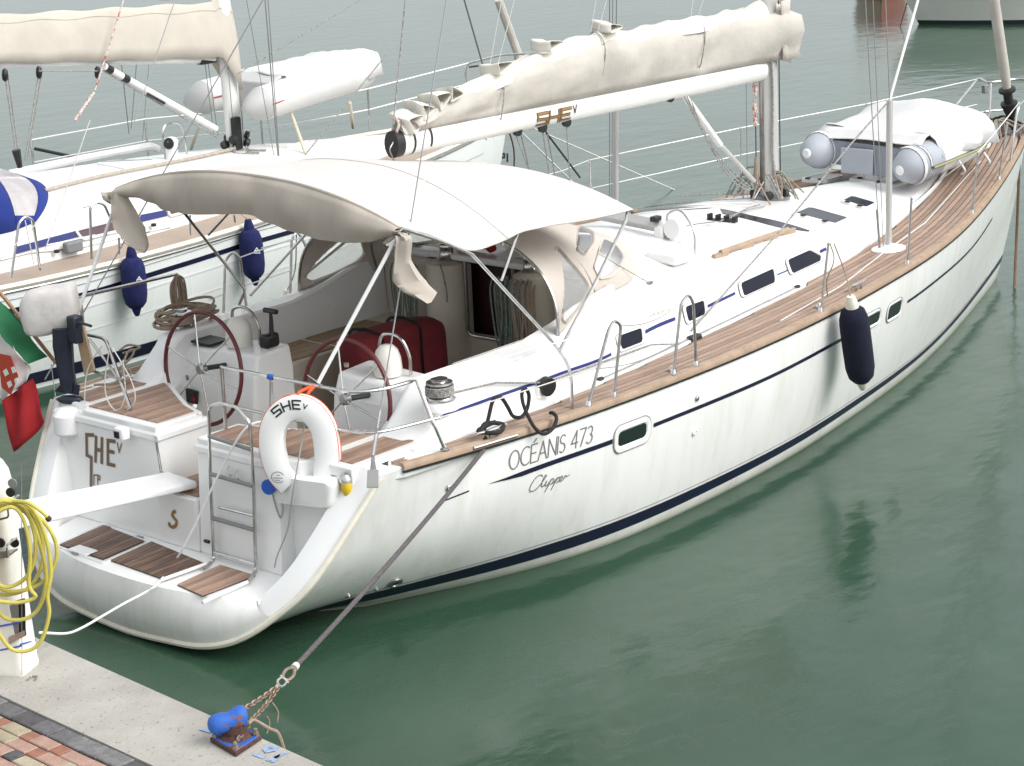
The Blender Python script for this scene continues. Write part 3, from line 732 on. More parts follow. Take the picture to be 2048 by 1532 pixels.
# ------------------------------------------------------------------ pushpit, boarding ladder
def tz(l, z): return [PZ(*p, z) for p in l]
TR = .0145
pp = MB(); top = tz([(441, 812), (441, 733)], 1.87)
t_ = tz([(443, 733), (530, 751), (620, 769), (700, 783), (765, 778), (833, 760)], 1.87)
b0 = V(t_[0][0], t_[0][1]+.01, 1.32); ft = PZ(889, 899, 1.36)
pp.tube(rnd([b0, t_[0]+V(0, .0, 0)], .04)+rnd([t_[0], t_[1], t_[2]], .05)[1:]+curve(t_[2:], 6)[1:]+rnd([t_[-1], PZ(868, 850, 1.56), ft], .05)[1:], TR, 8)
pushpit = pp.build('pushpit', STEEL, Yt)
lo = tz([(436, 806), (535, 828), (620, 846), (688, 860), (756, 864), (878, 835)], 1.60)
MB().tube(curve(lo, 5), .0125, 8).build('lower_rail', STEEL, pushpit)
for p in (b0, ft): MB().lathe([(.035, 0), (.035, .01), (.02, .02)], p-V(0, 0, .005), (0, 0, 1), 12).build('rail_base', STEEL, pushpit)
# port pushpit
a = PZ(262, 818, 1.40); q1 = PZ(211, 677, 1.87); q2 = PZ(163, 667, 1.87); q3 = V(1.16, 1.62, 1.87); q4 = V(1.45, 1.80, 1.88)
r1 = PY(354, 548, 1.80); r0 = PY(160, 593, 1.80)
MB().tube(rnd([a, q1, q2, q3, V(1.38, 1.78, 1.90), r0, r1], .06), TR, 8).build('pushpit', STEEL, Yt)
MB().tube([PX(178, 677, 1.14), PX(216, 728, 1.2), PX(236, 757, 1.2)], .011, 8).build('rail_brace', STEEL, pushpit)
MB().tube([PX(186, 742, 1.14), PX(246, 760, 1.14)], .012, 8).build('lower_rail', STEELD, pushpit)
MB().tube([r0, r0+V(.02, .02, -.55)], TR, 8).build('rail_leg', STEEL, pushpit)
ld = MB()
def LX(px, py): return PX(px, py, .835)
f0, f1 = PZ(408, 1136, PZL+.03), PZ(495, 1164, PZL+.03)
lp = [f0, LX(428, 1120), LX(421, 960), LX(417, 812), LX(440, 806), LX(470, 812), LX(500, 845), LX(508, 990), LX(512, 1142), f1]
ladder = MB().tube(rnd(lp, .05), .0135, 8).build('boarding_ladder', STEEL, Yt)
for a_, b_, r_, m_ in [((422, 948), (506, 972), .017, GREY), ((438, 1014), (507, 1031), .012, STEEL), ((425, 1036), (509, 1060), .017, GREY), ((428, 1104), (511, 1128), .012, STEEL), ((418, 872), (504, 900), .016, GREY)]:
    MB().tube([LX(*a_), LX(*b_)], r_, 8).build('rung', m_, ladder)
MB().lathe([(.014, 0), (.016, .03), (.012, .05)], LX(418, 1084), (0, 1, 0), 8).build('ladder_pad', BLACK, ladder)
for px in [((412, 1128), (322, 1160)), ((495, 1164), (405, 1205))]:   # ladder lower legs lying on the platform
    MB().tube([PZ(*px[0], PZL+.03), PZ(*px[1], PZL+.03)], .0135, 8).build('ladder_leg', PVC, ladder)
# handrail on the port locker side, hooks, stern light
MB().tube(rnd([PX(304, 868, .93), PX(312, 880, .90), PX(322, 940, .92), PX(328, 948, 1.0)], .02), .010, 8).build('grab_handle', STEEL, lkP)
p = PX(248, 865, .87); MB().box(p+V(-.02, 0, 0), (.08, .11, .10)).build('stern_light', PVC, lkP, bevel=.018, bseg=3)
MB().box(p+V(-.062, .015, -.006), (.01, .06, .055)).build('light_lens', SMOKE, lkP, bevel=.004)
for dy in (0, .09): 
    c0 = PX(462-0+dy*0, 940, .91)+V(0, -dy, -dy*.15)
    MB().tube(curve([c0+V(0, .02, .03), c0+V(-.03, 0, .01), c0+V(-.03, -.02, -.03), c0+V(0, 0, -.045)], 4), .005, 6).build('hook', STEEL, lkS)
# small locker fittings and motif
MB().box(PX(300, 1098, .86), (.01, .30, .015)).build('kick_strip', STEELD, sill)
# walkthrough gate stops
for px in [(396, 826), (388, 812)]: MB().lathe([(.016, 0), (.016, .02), (.008, .024)], PX(*px, 1.2), (0, -1, 0), 10).build('gate_pin', PLASW, lkP)
# ------------------------------------------------------------------ backstay tangs
def wire(name, a, b, r_, m, parent, n=6): return MB().tube([a, b], r_, n).build(name, m, parent)
tp = PZ(745, 962, 1.12)
pl = [PX(733, 976, .985), PX(757, 976, .985), PX(758, 940, 1.03), PX(735, 940, 1.03)]
MB().hexa(pl, [p+V(-.012, -.012, .01) for p in pl]).build('backstay_plate', ALU, Yt, bevel=.003)
tg = PX(746, 912, 1.06)
MB().tube([(pl[2]+pl[3])/2, tg], [.035, .016], 8, flat=.4).build('backstay_tang', STEELD, Yt)
bs0 = tg; bs1 = PY(835, 430, -1.35); bs2 = bs0+(bs1-bs0)*1.0
dirb = unit(PY(893, 0, -.98)-bs0)
topb = bs0+dirb*6
MB().tube([bs0, bs0+dirb*.16], .016, 8).tube([bs0+dirb*.2, bs0+dirb*.34], .011, 8).build('backstay_turnbuckle', STEELD, Yt)
bst = wire('backstay', bs0, topb, .0055, WIRE, Yt)
tgp = V(tg[0], -tg[1], tg[2]); pb = PY(343, 0, 1.2)
dirp = unit(V(dirb[0], -dirb[1], dirb[2])); wire('backstay', tgp, tgp+dirp*6, .0055, WIRE, Yt)
# ------------------------------------------------------------------ stanchions, gates, lifelines
def on_rail(px, sg=-1, dz=0.):
    y = sg*1.9
    for _ in range(25):
        p = PY(*px, y); y = .5*y+.5*sg*(bS(p[0])-.03)
    return PY(*px, y)
def stanch(b_, t_, sg=-1):
    p = on_rail(b_, sg); p = V(p[0], p[1], hS(p[0])+.03); h = PY(*t_, p[1]+sg*.0)
    o = MB().tube([p, h], .0115, 8).build('stanchion', STEELD, Yt)
    MB().lathe([(.028, 0), (.026, .02), (.018, .05)], p, (0, 0, 1), 10).build('stanchion_base', STEEL, o)
    MB().lathe([(.015, -.01), (.017, 0), (.001, .016)], h, (0, 0, 1), 8).build('stanchion_cap', STEEL, o)
    return p, h
def gate(l, base):
    y = on_rail(base)[1]; P = [PY(*p, y) for p in l]
    o = MB().tube(curve(P, 5) if len(l) > 6 else rnd(P, .045, 6), .0125, 8).build('gate_stanchion', STEELD, Yt)
    for p in (P[0], P[-1]): MB().lathe([(.028, 0), (.026, .015), (.018, .04)], p-V(0, 0, .01), (0, 0, 1), 10).build('stanchion_base', STEEL, o)
    return P
g1 = gate([(1177, 810), (1216, 662), (1228, 640), (1242, 650), (1228, 791)], (1205, 800))
g2 = gate([(1347, 746), (1362, 606), (1377, 588), (1387, 606), (1392, 729)], (1370, 738))
s3 = stanch((1641, 615), (1657, 487)); s4 = stanch((1815, 521), (1823, 397)); s5 = stanch((1944, 419), (1956, 305)); s6 = stanch((1998, 343), (2015, 246))
t6 = t_[-1]
wire('lifeline', t6+V(0, 0, -.01), g1[1]+V(-.01, 0, .02), .0060, PVC, Yt); wire('lifeline', PZ(872, 838, 1.58), PY(1190, 737, g1[1][1]), .0055, ROPEW, Yt)
def sag(a, b, d, n=10): return [a+(b-a)*t-V(0, 0, 4*d*t*(1-t)) for t in np.linspace(0, 1, n)]
MB().tube(sag(g1[3], g2[1], .06), .004, 6).build('lifeline', WIRE, Yt); MB().tube(sag(PY(1191, 737, g1[1][1]), PY(1352, 686, g2[1][1]), .05), .004, 6).build('lifeline', WIRE, Yt)
MB().tube(sag(s5[1], V(13.4, -.36, 2.15), .01), .0055, 6).build('lifeline', PVC, Yt)
# fore deck jackline
J = [PZ(*p, 1.42) for p in [(1560, 622), (1680, 560), (1770, 500), (1850, 452), (1960, 355), (2000, 290)]]
MB().tube([V(p[0], p[1], DZ(p[0], p[1])+.012) for p in J], .007, 6).build('jackline', ROPEW, Yt)
MB().tube(sag(PZ(1870, 367, 1.62), s5[1], .0), .007, 6).build('lifeline', PVC, Yt)
# port stanchions and lifelines
def on_port(px):
    y = 1.9
    for _ in range(30):
        p = PY(*px, y); y = .6*y+.4*(bS(min(p[0], 14))-.04)
    return PY(*px, y)
T0 = [on_port(p) for p in [(1124, 342), (1179, 320), (1480, 256), (1732, 208), (1955, 158)]]
for p in T0[1:4]:
    o = MB().tube([p, V(p[0], p[1], hS(p[0]))], .0115, 8).build('stanchion', STEEL, Yt); MB().lathe([(.015, -.01), (.017, 0), (.001, .016)], p, (0, 0, 1), 8).build('stanchion_cap', STEEL, o)
MB().tube([T0[0]-V(4.2, -.02, .0)]+T0, .0060, 6).build('lifeline', PVC, Yt)
MB().tube([p-V(0, 0, .30) for p in T0], .0055, 6).build('lifeline', PVC, Yt)
# port side gate hoops by the cockpit and after stanchions
def gateP(l, yb):
    P = [PY(*p, yb) for p in l]; return MB().tube(rnd(P, .05, 6), .0125, 8).build('gate_stanchion', STEEL, Yt), P
gp1, P1 = gateP([(447, 626), (450, 520), (466, 503), (480, 515), (494, 625)], 1.92)
gp2, P2 = gateP([(580, 600), (583, 478), (594, 462), (606, 480), (628, 530)], 1.98)
wire('lifeline', P1[3], P2[1], .0055, PVC, Yt); wire('lifeline', PY(418, 600, 1.9), PY(448, 588, 1.92), .006, PVC, Yt); wire('lifeline', PY(488, 572, 1.92), PY(585, 540, 1.98), .006, PVC, Yt)
# pulpit at the bow
b1 = V(12.75, .60, 1.58); q = [b1, PY(1957, 155, .62), V(13.95, .34, 2.26), V(14.32, .14, 2.27), V(14.32, -.14, 2.27), V(13.95, -.34, 2.26), V(12.9, -.60, 2.18), V(12.75, -.60, 1.58)]
pul = MB().tube(rnd(q, .10, 6), .014, 8).build('pulpit', STEEL, Yt)
MB().tube(rnd([V(12.83, .61, 1.9), V(13.9, .32, 1.93), V(14.2, .12, 1.93)], .05), .012, 8).build('pulpit_rail', STEEL, pul)
MB().tube(rnd([V(12.83, -.61, 1.9), V(13.9, -.32, 1.93), V(14.2, -.12, 1.93)], .05), .012, 8).build('pulpit_rail', STEEL, pul)
for sg in (-1, 1): MB().tube([V(13.95, sg*.30, 2.26), V(13.8, sg*.24, 1.62)], .012, 8).build('pulpit_leg', STEEL, pul)
MB().box(PY(1970, 178, .56), (.09, .05, .10)).build('bow_light', GREY, pul, bevel=.01)
# anchor roller, furler
MB().box((14.05, 0, 1.68), (.55, .16, .05)).box((14.05, .09, 1.73), (.5, .012, .12)).box((14.05, -.09, 1.73), (.5, .012, .12)).build('bow_roller', STEELD, Yt, bevel=.006)
fs0 = V(13.95, 0, 1.72); fs1 = V(13.95-4.35*1.25, 0, 1.72+13*1.25)
fd = unit(PY(2029, 131, 0)-PY(2035, 175, 0)); fd = unit(fs1-fs0)
MB().lathe([(.03, 0), (.10, .22), (.10, .24), (.055, .25), (.055, .38), (.10, .39), (.10, .42), (.04, .44)], fs0+fd*.12, fd, 16).build('furling_drum', BLACK, Yt)
MB().tube([fs0+fd*.55, fs0+fd*.8, fs0+fd*8], [.05, .062, .062], 12).build('furled_genoa', CANV, Yt)
MB().tube([fs0, fs0+fd*.6], .02, 8).build('forestay', STEEL, Yt)
for i in range(6):
    c0 = V(13.75-.06*i, .05*((-1)**i), 1.66); MB().tube(curve([c0, c0+V(.15, .1, .22), c0+V(.35, -.06, .12), c0+V(.42, -.1, -.02)], 4), .012, 6).build('bow_line_coil', ROPET if i % 2 else ROPEB, Yt)
# samson cleats
def cleat(p, d, m=STEEL, nm='mooring_cleat', L_=.30):
    d = unit(d); MB().tube([p-d*L_/2+V(0, 0, .065), p-d*L_*.25+V(0, 0, .058), p+d*L_*.25+V(0, 0, .058), p+d*L_/2+V(0, 0, .065)], [.008, .014, .014, .008], 8).tube([p-d*.05, p-d*.05+V(0, 0, .06)], .012, 6).tube([p+d*.05, p+d*.05+V(0, 0, .06)], .012, 6).build(nm, m, Yt)
cc = PZ(985, 870, 1.36); cleat(V(cc[0], cc[1], 1.345), (1, -.06, 0)); cm = on_rail((1728, 572)); cleat(V(cm[0], cm[1]+.06, hS(cm[0])+.03), (1, .08, 0))
for px in [(1365, 735), (1657, 610)]:
    p = on_rail(px); MB().lathe([(.03, 0), (.034, .02), (.02, .05)], V(p[0], p[1]+.1, DZ(p[0], p[1])+.01), (0, 0, 1), 10).build('turning_eye', STEEL, Yt)
# stainless rubbing strips on the rail at the cleat
p0, p1 = PS(935, 899, FS), PS(1030, 869, FS); MB().tube([V(p0[0], -bS(p0[0])-.02, hS(p0[0])+.02), V(p1[0], -bS(p1[0])-.02, hS(p1[0])+.02)], .012, 6).build('rubbing_strip', STEEL, hull)
# ------------------------------------------------------------------ mast
mast = MB()
mb = V(8.78, 0, 1.78)
rings = []
for z in (1.78, 2.4, 3.2, 6, 12, 18):
    x = mb[0]-(z-1.78)*.012
    rings.append([V(x+.125*math.cos(a), .078*math.sin(a), z) for a in [2*math.pi*k/20 for k in range(20)]])
mast.loft(rings); mast = mast.build('mast', ALU, Yt, smooth=50)
MB().box((8.66, 0, 2.6), (.03, .05, 1.5)).build('mast_groove', STEELD, mast)
MB().lathe([(.20, 0), (.20, .03), (.15, .05)], (8.78, 0, 1.79), (0, 0, 1), 20).build('mast_collar', GREY, mast)
random.seed(3)
for i in range(5):
    y = -.085+.012*i; x = 8.70+.02*i
    MB().tube(curve([V(x-.01, y-.012, 3.25), V(x+.004, y-.016, 2.8), V(x-.006, y-.014, 2.3), V(x+.01+.02*i, y-.03, 1.98), V(x-.02+.04*i, y-.09-.02*i, 1.82)], 4), .0085, 6).build('halyard', [ROPESP, ROPEW, ROPESP, ROPET, ROPESP][i], mast)
MB().tube(curve([V(8.61, .05, 3.0), V(8.60, .05, 2.7), V(8.61, .05, 2.55)], 4), [.02, .03, .015]*3, 8).build('halyard_tail', ROPERD, mast)
MB().tube([V(8.60, .04, 2.25), V(8.60, .04, 2.05), V(8.60, .04, 1.9)], [.015, .03, .024], 8).build('halyard_tail', ROPET, mast)
MB().tube([V(8.60, .04, 3.0), V(8.60, .04, 1.9)], .006, 6).build('halyard', ROPEB, mast)
MB().tube([V(8.50, .08, 3.0), V(8.50, .08, 1.85)], .004, 6).build('halyard', WIRE, mast)
MB().tube([V(8.915, -.03, 3.9), V(8.93, -.03, 1.9)], .006, 6).build('halyard', ROPEB, mast)
for i in range(22):
    a = random.uniform(0, 6.28); r1_ = random.uniform(.10, .2); r2_ = r1_+random.uniform(.08, .26)
    c0 = V(8.76+r1_*math.cos(a), r1_*math.sin(a), 1.83+random.uniform(.05, .32)); c2 = V(8.76+r2_*math.cos(a+.4), r2_*math.sin(a+.4), 1.815+random.uniform(0, .04))
    c1 = (c0+c2)/2+V(random.uniform(-.1, .1), random.uniform(-.1, .1), .10)
    MB().tube(curve([c0, c1, c2], 5), .0085, 6).build('halyard_tail', random.choice([ROPESP, ROPESP, ROPET, ROPEW, ROPEGN]), mast)
for i in range(5):
    a = i*1.25; MB().lathe([(.02, -.03), (.045, -.02), (.045, .02), (.02, .03)], (8.76+.17*math.cos(a), .17*math.sin(a), 1.86), (math.sin(a), math.cos(a), .2), 10).build('turning_block', BLACK, mast)
# lines led aft over the roof
for k, (pa, pb_) in enumerate([((1500, 400), (1260, 422)), ((1505, 408), (1260, 428)), ((1500, 415), (1270, 432)), ((1520, 412), (1460, 440)), ((1530, 415), (1440, 446)), ((1430, 447), (1325, 470)), ((1425, 450), (1330, 476)), ((1500, 392), (1360, 396))]):
    A = [PR(pa[0]+(pb_[0]-pa[0])*t, pa[1]+(pb_[1]-pa[1])*t) for t in np.linspace(0, 1, 10)]
    MB().tube([V(p[0], p[1], RZ(p[0], p[1])+.016+.02*math.sin(math.pi*i/9)) for i, p in enumerate(A)], .0065, 6).build('control_line', [ROPESP, WIRE, ROPEW, ROPESP][k % 4], coach)
A = [PR(1420, 439), PR(1470, 445)]
org = MB(); 
for t in (0, .33, .66, 1): p = A[0]+(A[1]-A[0])*t; org.box(p+V(0, 0, .03), (.07, .02, .06))
org.box((A[0]+A[1])/2+V(0, 0, .012), (.09, .28, .016), Matrix.Rotation(math.atan2(A[1][1]-A[0][1], A[1][0]-A[0][0])+math.pi/2, 3, 'Z')); org.build('deck_organiser', BLACK, coach)
# traveller beam
a, b_ = PR(1215, 452), PR(1322, 474); a = a+V(0, 0, .10); b_ = b_+V(0, 0, .10); d_ = b_-a
MB().tube([a-d_*.9, b_], .055, 4, flat=1.1).build('mainsheet_traveller', ALU, coach, smooth=0); MB().box(b_-V(0, 0, .09), (.10, .10, .20)).build('traveller_foot', WHITE, coach, bevel=.02)
MB().box(b_+V(-.02, .04, .07), (.10, .07, .05)).build('traveller_car', BLACK, coach, bevel=.01)
MB().box(PR(1330, 520)+V(.05, -.02, .03), (.30, .34, .10)).build('sheet_plinth', WHITE, coach, bevel=.03, bseg=3)
# dorade cowl and its steel guard hoop
p = PR(1355, 480); cow = MB().lathe([(.085, 0), (.08, .06), (.085, .11), (.075, .16), (.04, .19), (.001, .195)], p, (0, 0, 1), 18).build('vent_cowl', PVC, coach)
MB().lathe([(.09, 0), (.075, -.05), (.03, -.06)], p+V(-.09, 0, .12), (-1, 0, .1), 16).build('vent_mouth', PVC, cow)
h0, h1 = PR(1335, 478), PR(1389, 509)
ap = (h0+h1)/2+V(0, 0, .33)
MB().tube(curve([h0, h0+V(0, 0, .2), ap+(h0-h1)*.28-V(0, 0, .04), ap, ap+(h1-h0)*.28-V(0, 0, .04), h1+V(0, 0, .2), h1], 5), .011, 8).build('guard_hoop', STEEL, coach)
MB().lathe([(.02, 0), (.02, .02), (.005, .025)], PR(1361, 516), (0, 0, 1), 8).build('deck_plug', BLACK, coach)
# shroud tubes either side with the shrouds
for sg in (-1, 1):
    bb = V(8.86, sg*1.33, DZ(8.86, 1.33)); tt_ = V(8.90, sg*1.31, 2.86)
    if sg > 0: bb = V(8.05, 1.42, 1.36); tt_ = V(8.05, 1.35, 3.3)
    o = MB().tube([bb, tt_], .031, 12).build('spinnaker_pole' if sg < 0 else 'spinnaker_pole', ALU, Yt)
    MB().lathe([(.15, 0), (.15, .015), (.08, .03), (.055, .05)], bb, (0, 0, 1), 18, sx=1.4).build('chainplate_cover', PVC, o)
    wire('shroud', bb+V(-.13, -sg*.02, .04), bb+V(-.25, -sg*.30, 5), .0055, WIRE, Yt); MB().tube([bb+V(-.132, -sg*.022, .04), bb+V(-.145, -sg*.045, .42)], .013, 8).build('turnbuckle', STEELD, Yt)
    wire('shroud', bb+V(-.08, -sg*.01, .04), bb+V(-.12, -sg*.25, 5), .0045, WIRE, Yt)
    wire('shroud', tt_, tt_+V(.0, -sg*.16, 3), .0055, WIRE, Yt)
tt_ = V(8.90, -1.31, 2.86); wire('pole_lift', tt_, PY(1836, 0, -1.28), .014, PVC, Yt)
# the sheet from the pole end back to the car on the side deck
cq = PS(1377, 672, YSD); MB().tube([tt_, PY(1700, 290, -1.28), PY(1560, 462, -1.36), cq+V(0, -.03, .05)], .0085, 6).build('genoa_sheet', ROPESP, Yt)
MB().box(cq+V(0, -.06, -.03), (.16, .07, .10)).build('sheet_car', BLACK, coach, bevel=.02, bseg=3)
MB().tube([cq+V(-.08, -.06, -.04), V(4.6, -yf(4.6)+.02, 1.45), PS(1090, 762, YSD)+V(0, -.03, 0)], .0085, 6).build('genoa_sheet', ROPESP, Yt)
ck = PS(1080, 772, YSD); MB().lathe([(.02, -.035), (.075, -.03), (.075, .03), (.02, .035)], ck+V(.02, -.05, 0), (.15, 1, .1), 14).build('foot_block', BLACK, coach); MB().box(ck+V(0, -.01, -.04), (.14, .07, .09)).build('block_base', PVC, coach, bevel=.015)
# ------------------------------------------------------------------ boom, vang, sail and its cover
bA, bB = V(3.42, 0, 3.19), V(8.66, 0, 3.11)
rings = [[p+V(0, .078*math.cos(a), .108*math.sin(a)) for a in [2*math.pi*k/18 for k in range(18)]] for p in [bA+(bB-bA)*t for t in np.linspace(0, 1, 8)]]
boom = MB().loft(rings).build('boom', WALU, Yt, smooth=50)
MB().loft([[p+(q-p)*1.03 for q in r] for p, r in ((bA+V(-.09, 0, 0), [x+V(-.09, 0, 0) for x in rings[0]]), (bA, rings[0]))]).build('boom_end', BLACK, boom, smooth=50)
for dx in (.10, .30): MB().loft([[bA+V(dx+e, 0, 0)+(q-bA)*1.03 for q in rings[0]] for e in (0, .025)], caps=False).build('boom_band', BLACK, boom)
MB().tube([bB, V(8.72, 0, 3.11)], .05, 8).build('gooseneck', STEELD, boom)
MB().tube([PY(1362, 182, 0), PY(1440, 290, 0)], .034, 10).build('vang', WALU, boom); MB().tube([PY(1435, 284, 0), PY(1508, 362, 0)], .024, 10).build('vang_rod', ALU, boom)
for i in range(3): MB().tube(sag(PY(1366+6*i, 188, -.03), PY(1500, 372+4*i, -.04), .12+.05*i), .006, 6).build('vang_line', ROPESP, boom)
def block(p, nm='sheet_block', r_=.045, m=BLACK): return MB().lathe([(.012, -.02), (r_, -.016), (r_, .016), (.012, .02)], p, (.2, 1, 0), 12).build(nm, m, boom)
shp = [((1030, 265), (1090, 345)), ((1042, 270), (1075, 340)), ((1085, 262), (1108, 350)), ((1095, 268), (1122, 360)), ((1133, 250), (1138, 330))]
for i, (a, b_) in enumerate(shp): wire('mainsheet', PY(*a, -.02), PY(*b_, .10)+V(.02, .0, -.45), .0055, WIRE if i % 2 else ROPESP, boom)
for px in [(1035, 262), (1085, 255), (1133, 244), (1340, 195)]: block(PY(*px, -.02))
MB().tube([PY(1090, 262, 0), PY(1160, 355, .15)], .009, 6).build('mainsheet', ROPEB, boom)
# sail cover (lofted, with folds) and flaked sail showing along its top
ct = spl([3.5, 3.76, 4.71, 5.46, 6.32, 8.04, 8.99, 9.15], [3.36, 3.43, 3.60, 3.71, 3.75, 3.72, 3.70, 3.66])
rows = []; random.seed(11); NX = 90
ph = [random.uniform(0, 6.28) for _ in range(12)]
for i in range(NX+1):
    x = 3.52+(9.13-3.52)*i/NX; zt = ct(x); zb = 3.19-.0153*(x-3.42)+.085
    tie = sum(math.exp(-((x-c)/.09)**2) for c in (4.62, 6.02, 7.55))
    wdt = (.125+.035*math.sin(1.9*x+ph[0]))*(1-.45*tie) * (1 if x < 8.5 else 1.12)
    row = []
    for k in range(15):
        t = k/14*2-1; s_ = -1 if t < 0 else 1; u = abs(t)     # u=1 bottom edges, 0 top lips
        z = zt+(zb-zt)*u**.9
        fold = .030*math.sin(7*x+6*u+ph[1])*math.sin(2.7*x+ph[2])+.020*math.sin(15*x*(.6+.4*u)+ph[3])*(1-u)+.022*math.sin(24*x+9*u)*tie+.022*math.exp(-((u-.36-.08*math.sin(2.2*x))/.05)**2)
        ysd = (.05+.085*math.sin(math.pi*min(1, u*.80+.16)))*(wdt/.125)
        yy = s_*(ysd+fold*(.5 if u < .9 else .2)); z += .018*math.sin(6*x+ph[4])*(1-u)+.010*math.sin(19*x+ph[5])*(1-u)
        if u > .93: yy = s_*(.062 if x < 8.5 else .062+(x-8.5)*.15)
        row.append(V(x, yy, z))
    rows.append(row)
cover = MB().grid(rows).build('sail_cover', CANV, boom, smooth=70, solid=.006)
# front apron round the mast
rows = []
for i in range(17):
    a = math.pi*(i/16)*1.0-math.pi/2; rows.append([V(8.80+.30*math.cos(a)*(.9+.1*u)+.03*math.sin(5*a+4*u)*(1-u), .15*math.sin(a)*(1+.05*math.sin(7*a+6*u)), 3.78-.62*u+.03*math.sin(3*a)*u) for u in np.linspace(0, 1, 7)])
MB().grid(rows).build('cover_apron', CANV, cover, smooth=70, solid=.006)
rows = []
for i in range(121):
    x = 3.42+(9.0-3.42)*i/120; zt = ct(min(max(x, 3.5), 9.1)); lump = .06*abs(math.sin(2.3*x+.4))**2+.03*abs(math.sin(5.1*x+1))-.02*math.sin(13*x); row = []
    for k in range(11):
        a = math.pi*k/10; row.append(V(x+.02*math.sin(5*a+3*x), .085*math.cos(a)*(1+.2*math.sin(7*x)), zt-.10+(.085+lump*.75)*math.sin(a)))
    rows.append(row)
MB().grid(rows).build('flaked_sail', SAIL, boom, smooth=70)
random.seed(31)
for i, (x, z, a_, w_, h_) in enumerate([(3.50, 3.36, .5, .16, .075), (3.66, 3.42, .1, .13, .06), (3.86, 3.47, .35, .15, .06), (4.00, 3.50, -.1, .12, .055), (4.60, 3.66, .2, .16, .045), (5.28, 3.78, .1, .18, .045), (6.15, 3.83, .0, .20, .04)]):
    lp_ = []                                           # one bight of the flaked sail: a teardrop loop of cloth, open towards the side
    for k in range(17):
        t = k/16*2*math.pi; q = V(math.cos(t)*w_*.5+.03*math.cos(2*t), 0, math.sin(t)*h_*(1-.35*math.cos(t)))
        lp_.append(V(q[0]*math.cos(a_)-q[2]*math.sin(a_), 0, q[0]*math.sin(a_)+q[2]*math.cos(a_)))
    rr = [[V(x+.02*math.sin(3*yy*9+i), 0, z)+q*(1+.10*math.sin(11*yy+i))+V(0, yy, .02*math.sin(7*yy+i)) for q in lp_] for yy in np.linspace(-.125, .10, 6)]
    MB().loft(rr, caps=False).build('sail_fold', SAIL, boom, smooth=70, solid=.005)
for c in (4.62, 6.02, 7.55):
    MB().tube([V(c+.02*math.sin(a*3), (.105)*math.cos(a), ct(c)-.20+.25*math.sin(a)) for a in [2*math.pi*k/20 for k in range(20)]], .006, 5, closed=True).build('sail_tie', ROPESP, cover)
    wire('lazy_jack', V(c, -.03, ct(c)+.03), V(8.7+.0*c, -.25, ct(c)+.03+(8.7-c)*2.2), .003, ROPEW, boom); wire('lazy_jack', V(c, .05, ct(c)+.03), V(8.6, .3, ct(c)+.03+(8.6-c)*2.6), .003, ROPEW, boom)
wire('topping_lift', V(3.35, 0, 3.28), V(3.35+.5*2, 0, 3.28+2.2*2), .006, ROPESP, boom)
MB().tube(curve([V(3.36, -.03, 3.28), V(3.37, -.06, 3.36), V(3.42, .02, 3.40), V(3.46, -.05, 3.33)], 5), .012, 6).build('outhaul', ROPERD, boom)
MB().tube(rnd([V(3.34, -.02, 3.22), V(3.28, -.02, 3.16), V(3.36, -.02, 3.0), V(3.47, -.02, 3.01)], .03), .006, 6).build('boom_bail', STEELD, boom)
for x in (4.5, 5.05): MB().tube(curve([V(x-.04, -.0, 3.09), V(x, 0, 3.05), V(x+.04, 0, 3.09)], 4), .006, 6).build('boom_eye', STEEL, boom)
# lettering on the boom: SHE and a raised V
BF = {'S': ([[(.75, 1), (0, 1), (0, .52), (.75, .48), (.75, 0), (0, 0)]], .75), 'H': ([[(0, 0), (0, 1)], [(.75, 0), (.75, 1)], [(0, .5), (.75, .5)]], .75), 'E': ([[(.72, 1), (0, 1), (0, 0), (.72, 0)], [(0, .5), (.6, .5)]], .72), 'V': ([[(0, 1), (.3, 0), (.6, 1)]], .6)}
def boomfn(u, v):
    px = 1062+u*(1128-1062)/2.6; pc = 222-(u/2.6)*14
    a0 = PY(px, pc, 0); t = .74-.95*v; ang = t
    n_ = V(0, -math.cos(ang), -math.sin(ang)); return V(a0[0], -.0795*math.cos(ang), (bA+(bB-bA)*((a0[0]-bA[0])/(bB[0]-bA[0])))[2]-.109*math.sin(ang)), n_
strokes('boom_name', txt('SHE', BF), .030, boomfn, DKLET, boom, .001); strokes('boom_name', txt('SHE', BF), .019, boomfn, GOLD, boom, .004)
strokes('boom_name', [[(2.78, 1.12), (2.90, .55), (3.04, 1.12)]], .014, boomfn, DKLET, boom)
# ------------------------------------------------------------------ bimini
ez = spl([1.74, 2.12, 2.5, 2.8, 3.07, 3.8, 4.48], [2.96, 2.82, 2.645, 2.645, 2.67, 2.63, 2.60])
cz = spl([1.74, 2.5, 3.1, 3.8, 4.48], [3.21, 3.18, 3.10, 2.98, 2.85])
def bim(x, v):
    e, c_ = ez(x), cz(x); a = abs(v)
    z = e+(c_-e)*(1-a**2.3); z -= .012*math.sin(math.pi*((x-1.74)/1.37 % 1))*(1-a)
    # drawn folds at the middle hoop, starboard and port
    z += .010*math.sin(14*(x-2.9)+5*a)*math.exp(-((x-2.95)/.35)**2)*max(0, a-.45)
    return V(x+.04*(1-a*a)*(1 if x < 3 else -1)*0, v*1.56, z)
rows = [[bim(1.74+2.74*i/44, -1+2*k/36) for k in range(37)] for i in range(45)]
bimini = MB().grid(rows).build('bimini', BIM, Yt, smooth=70, solid=.008)
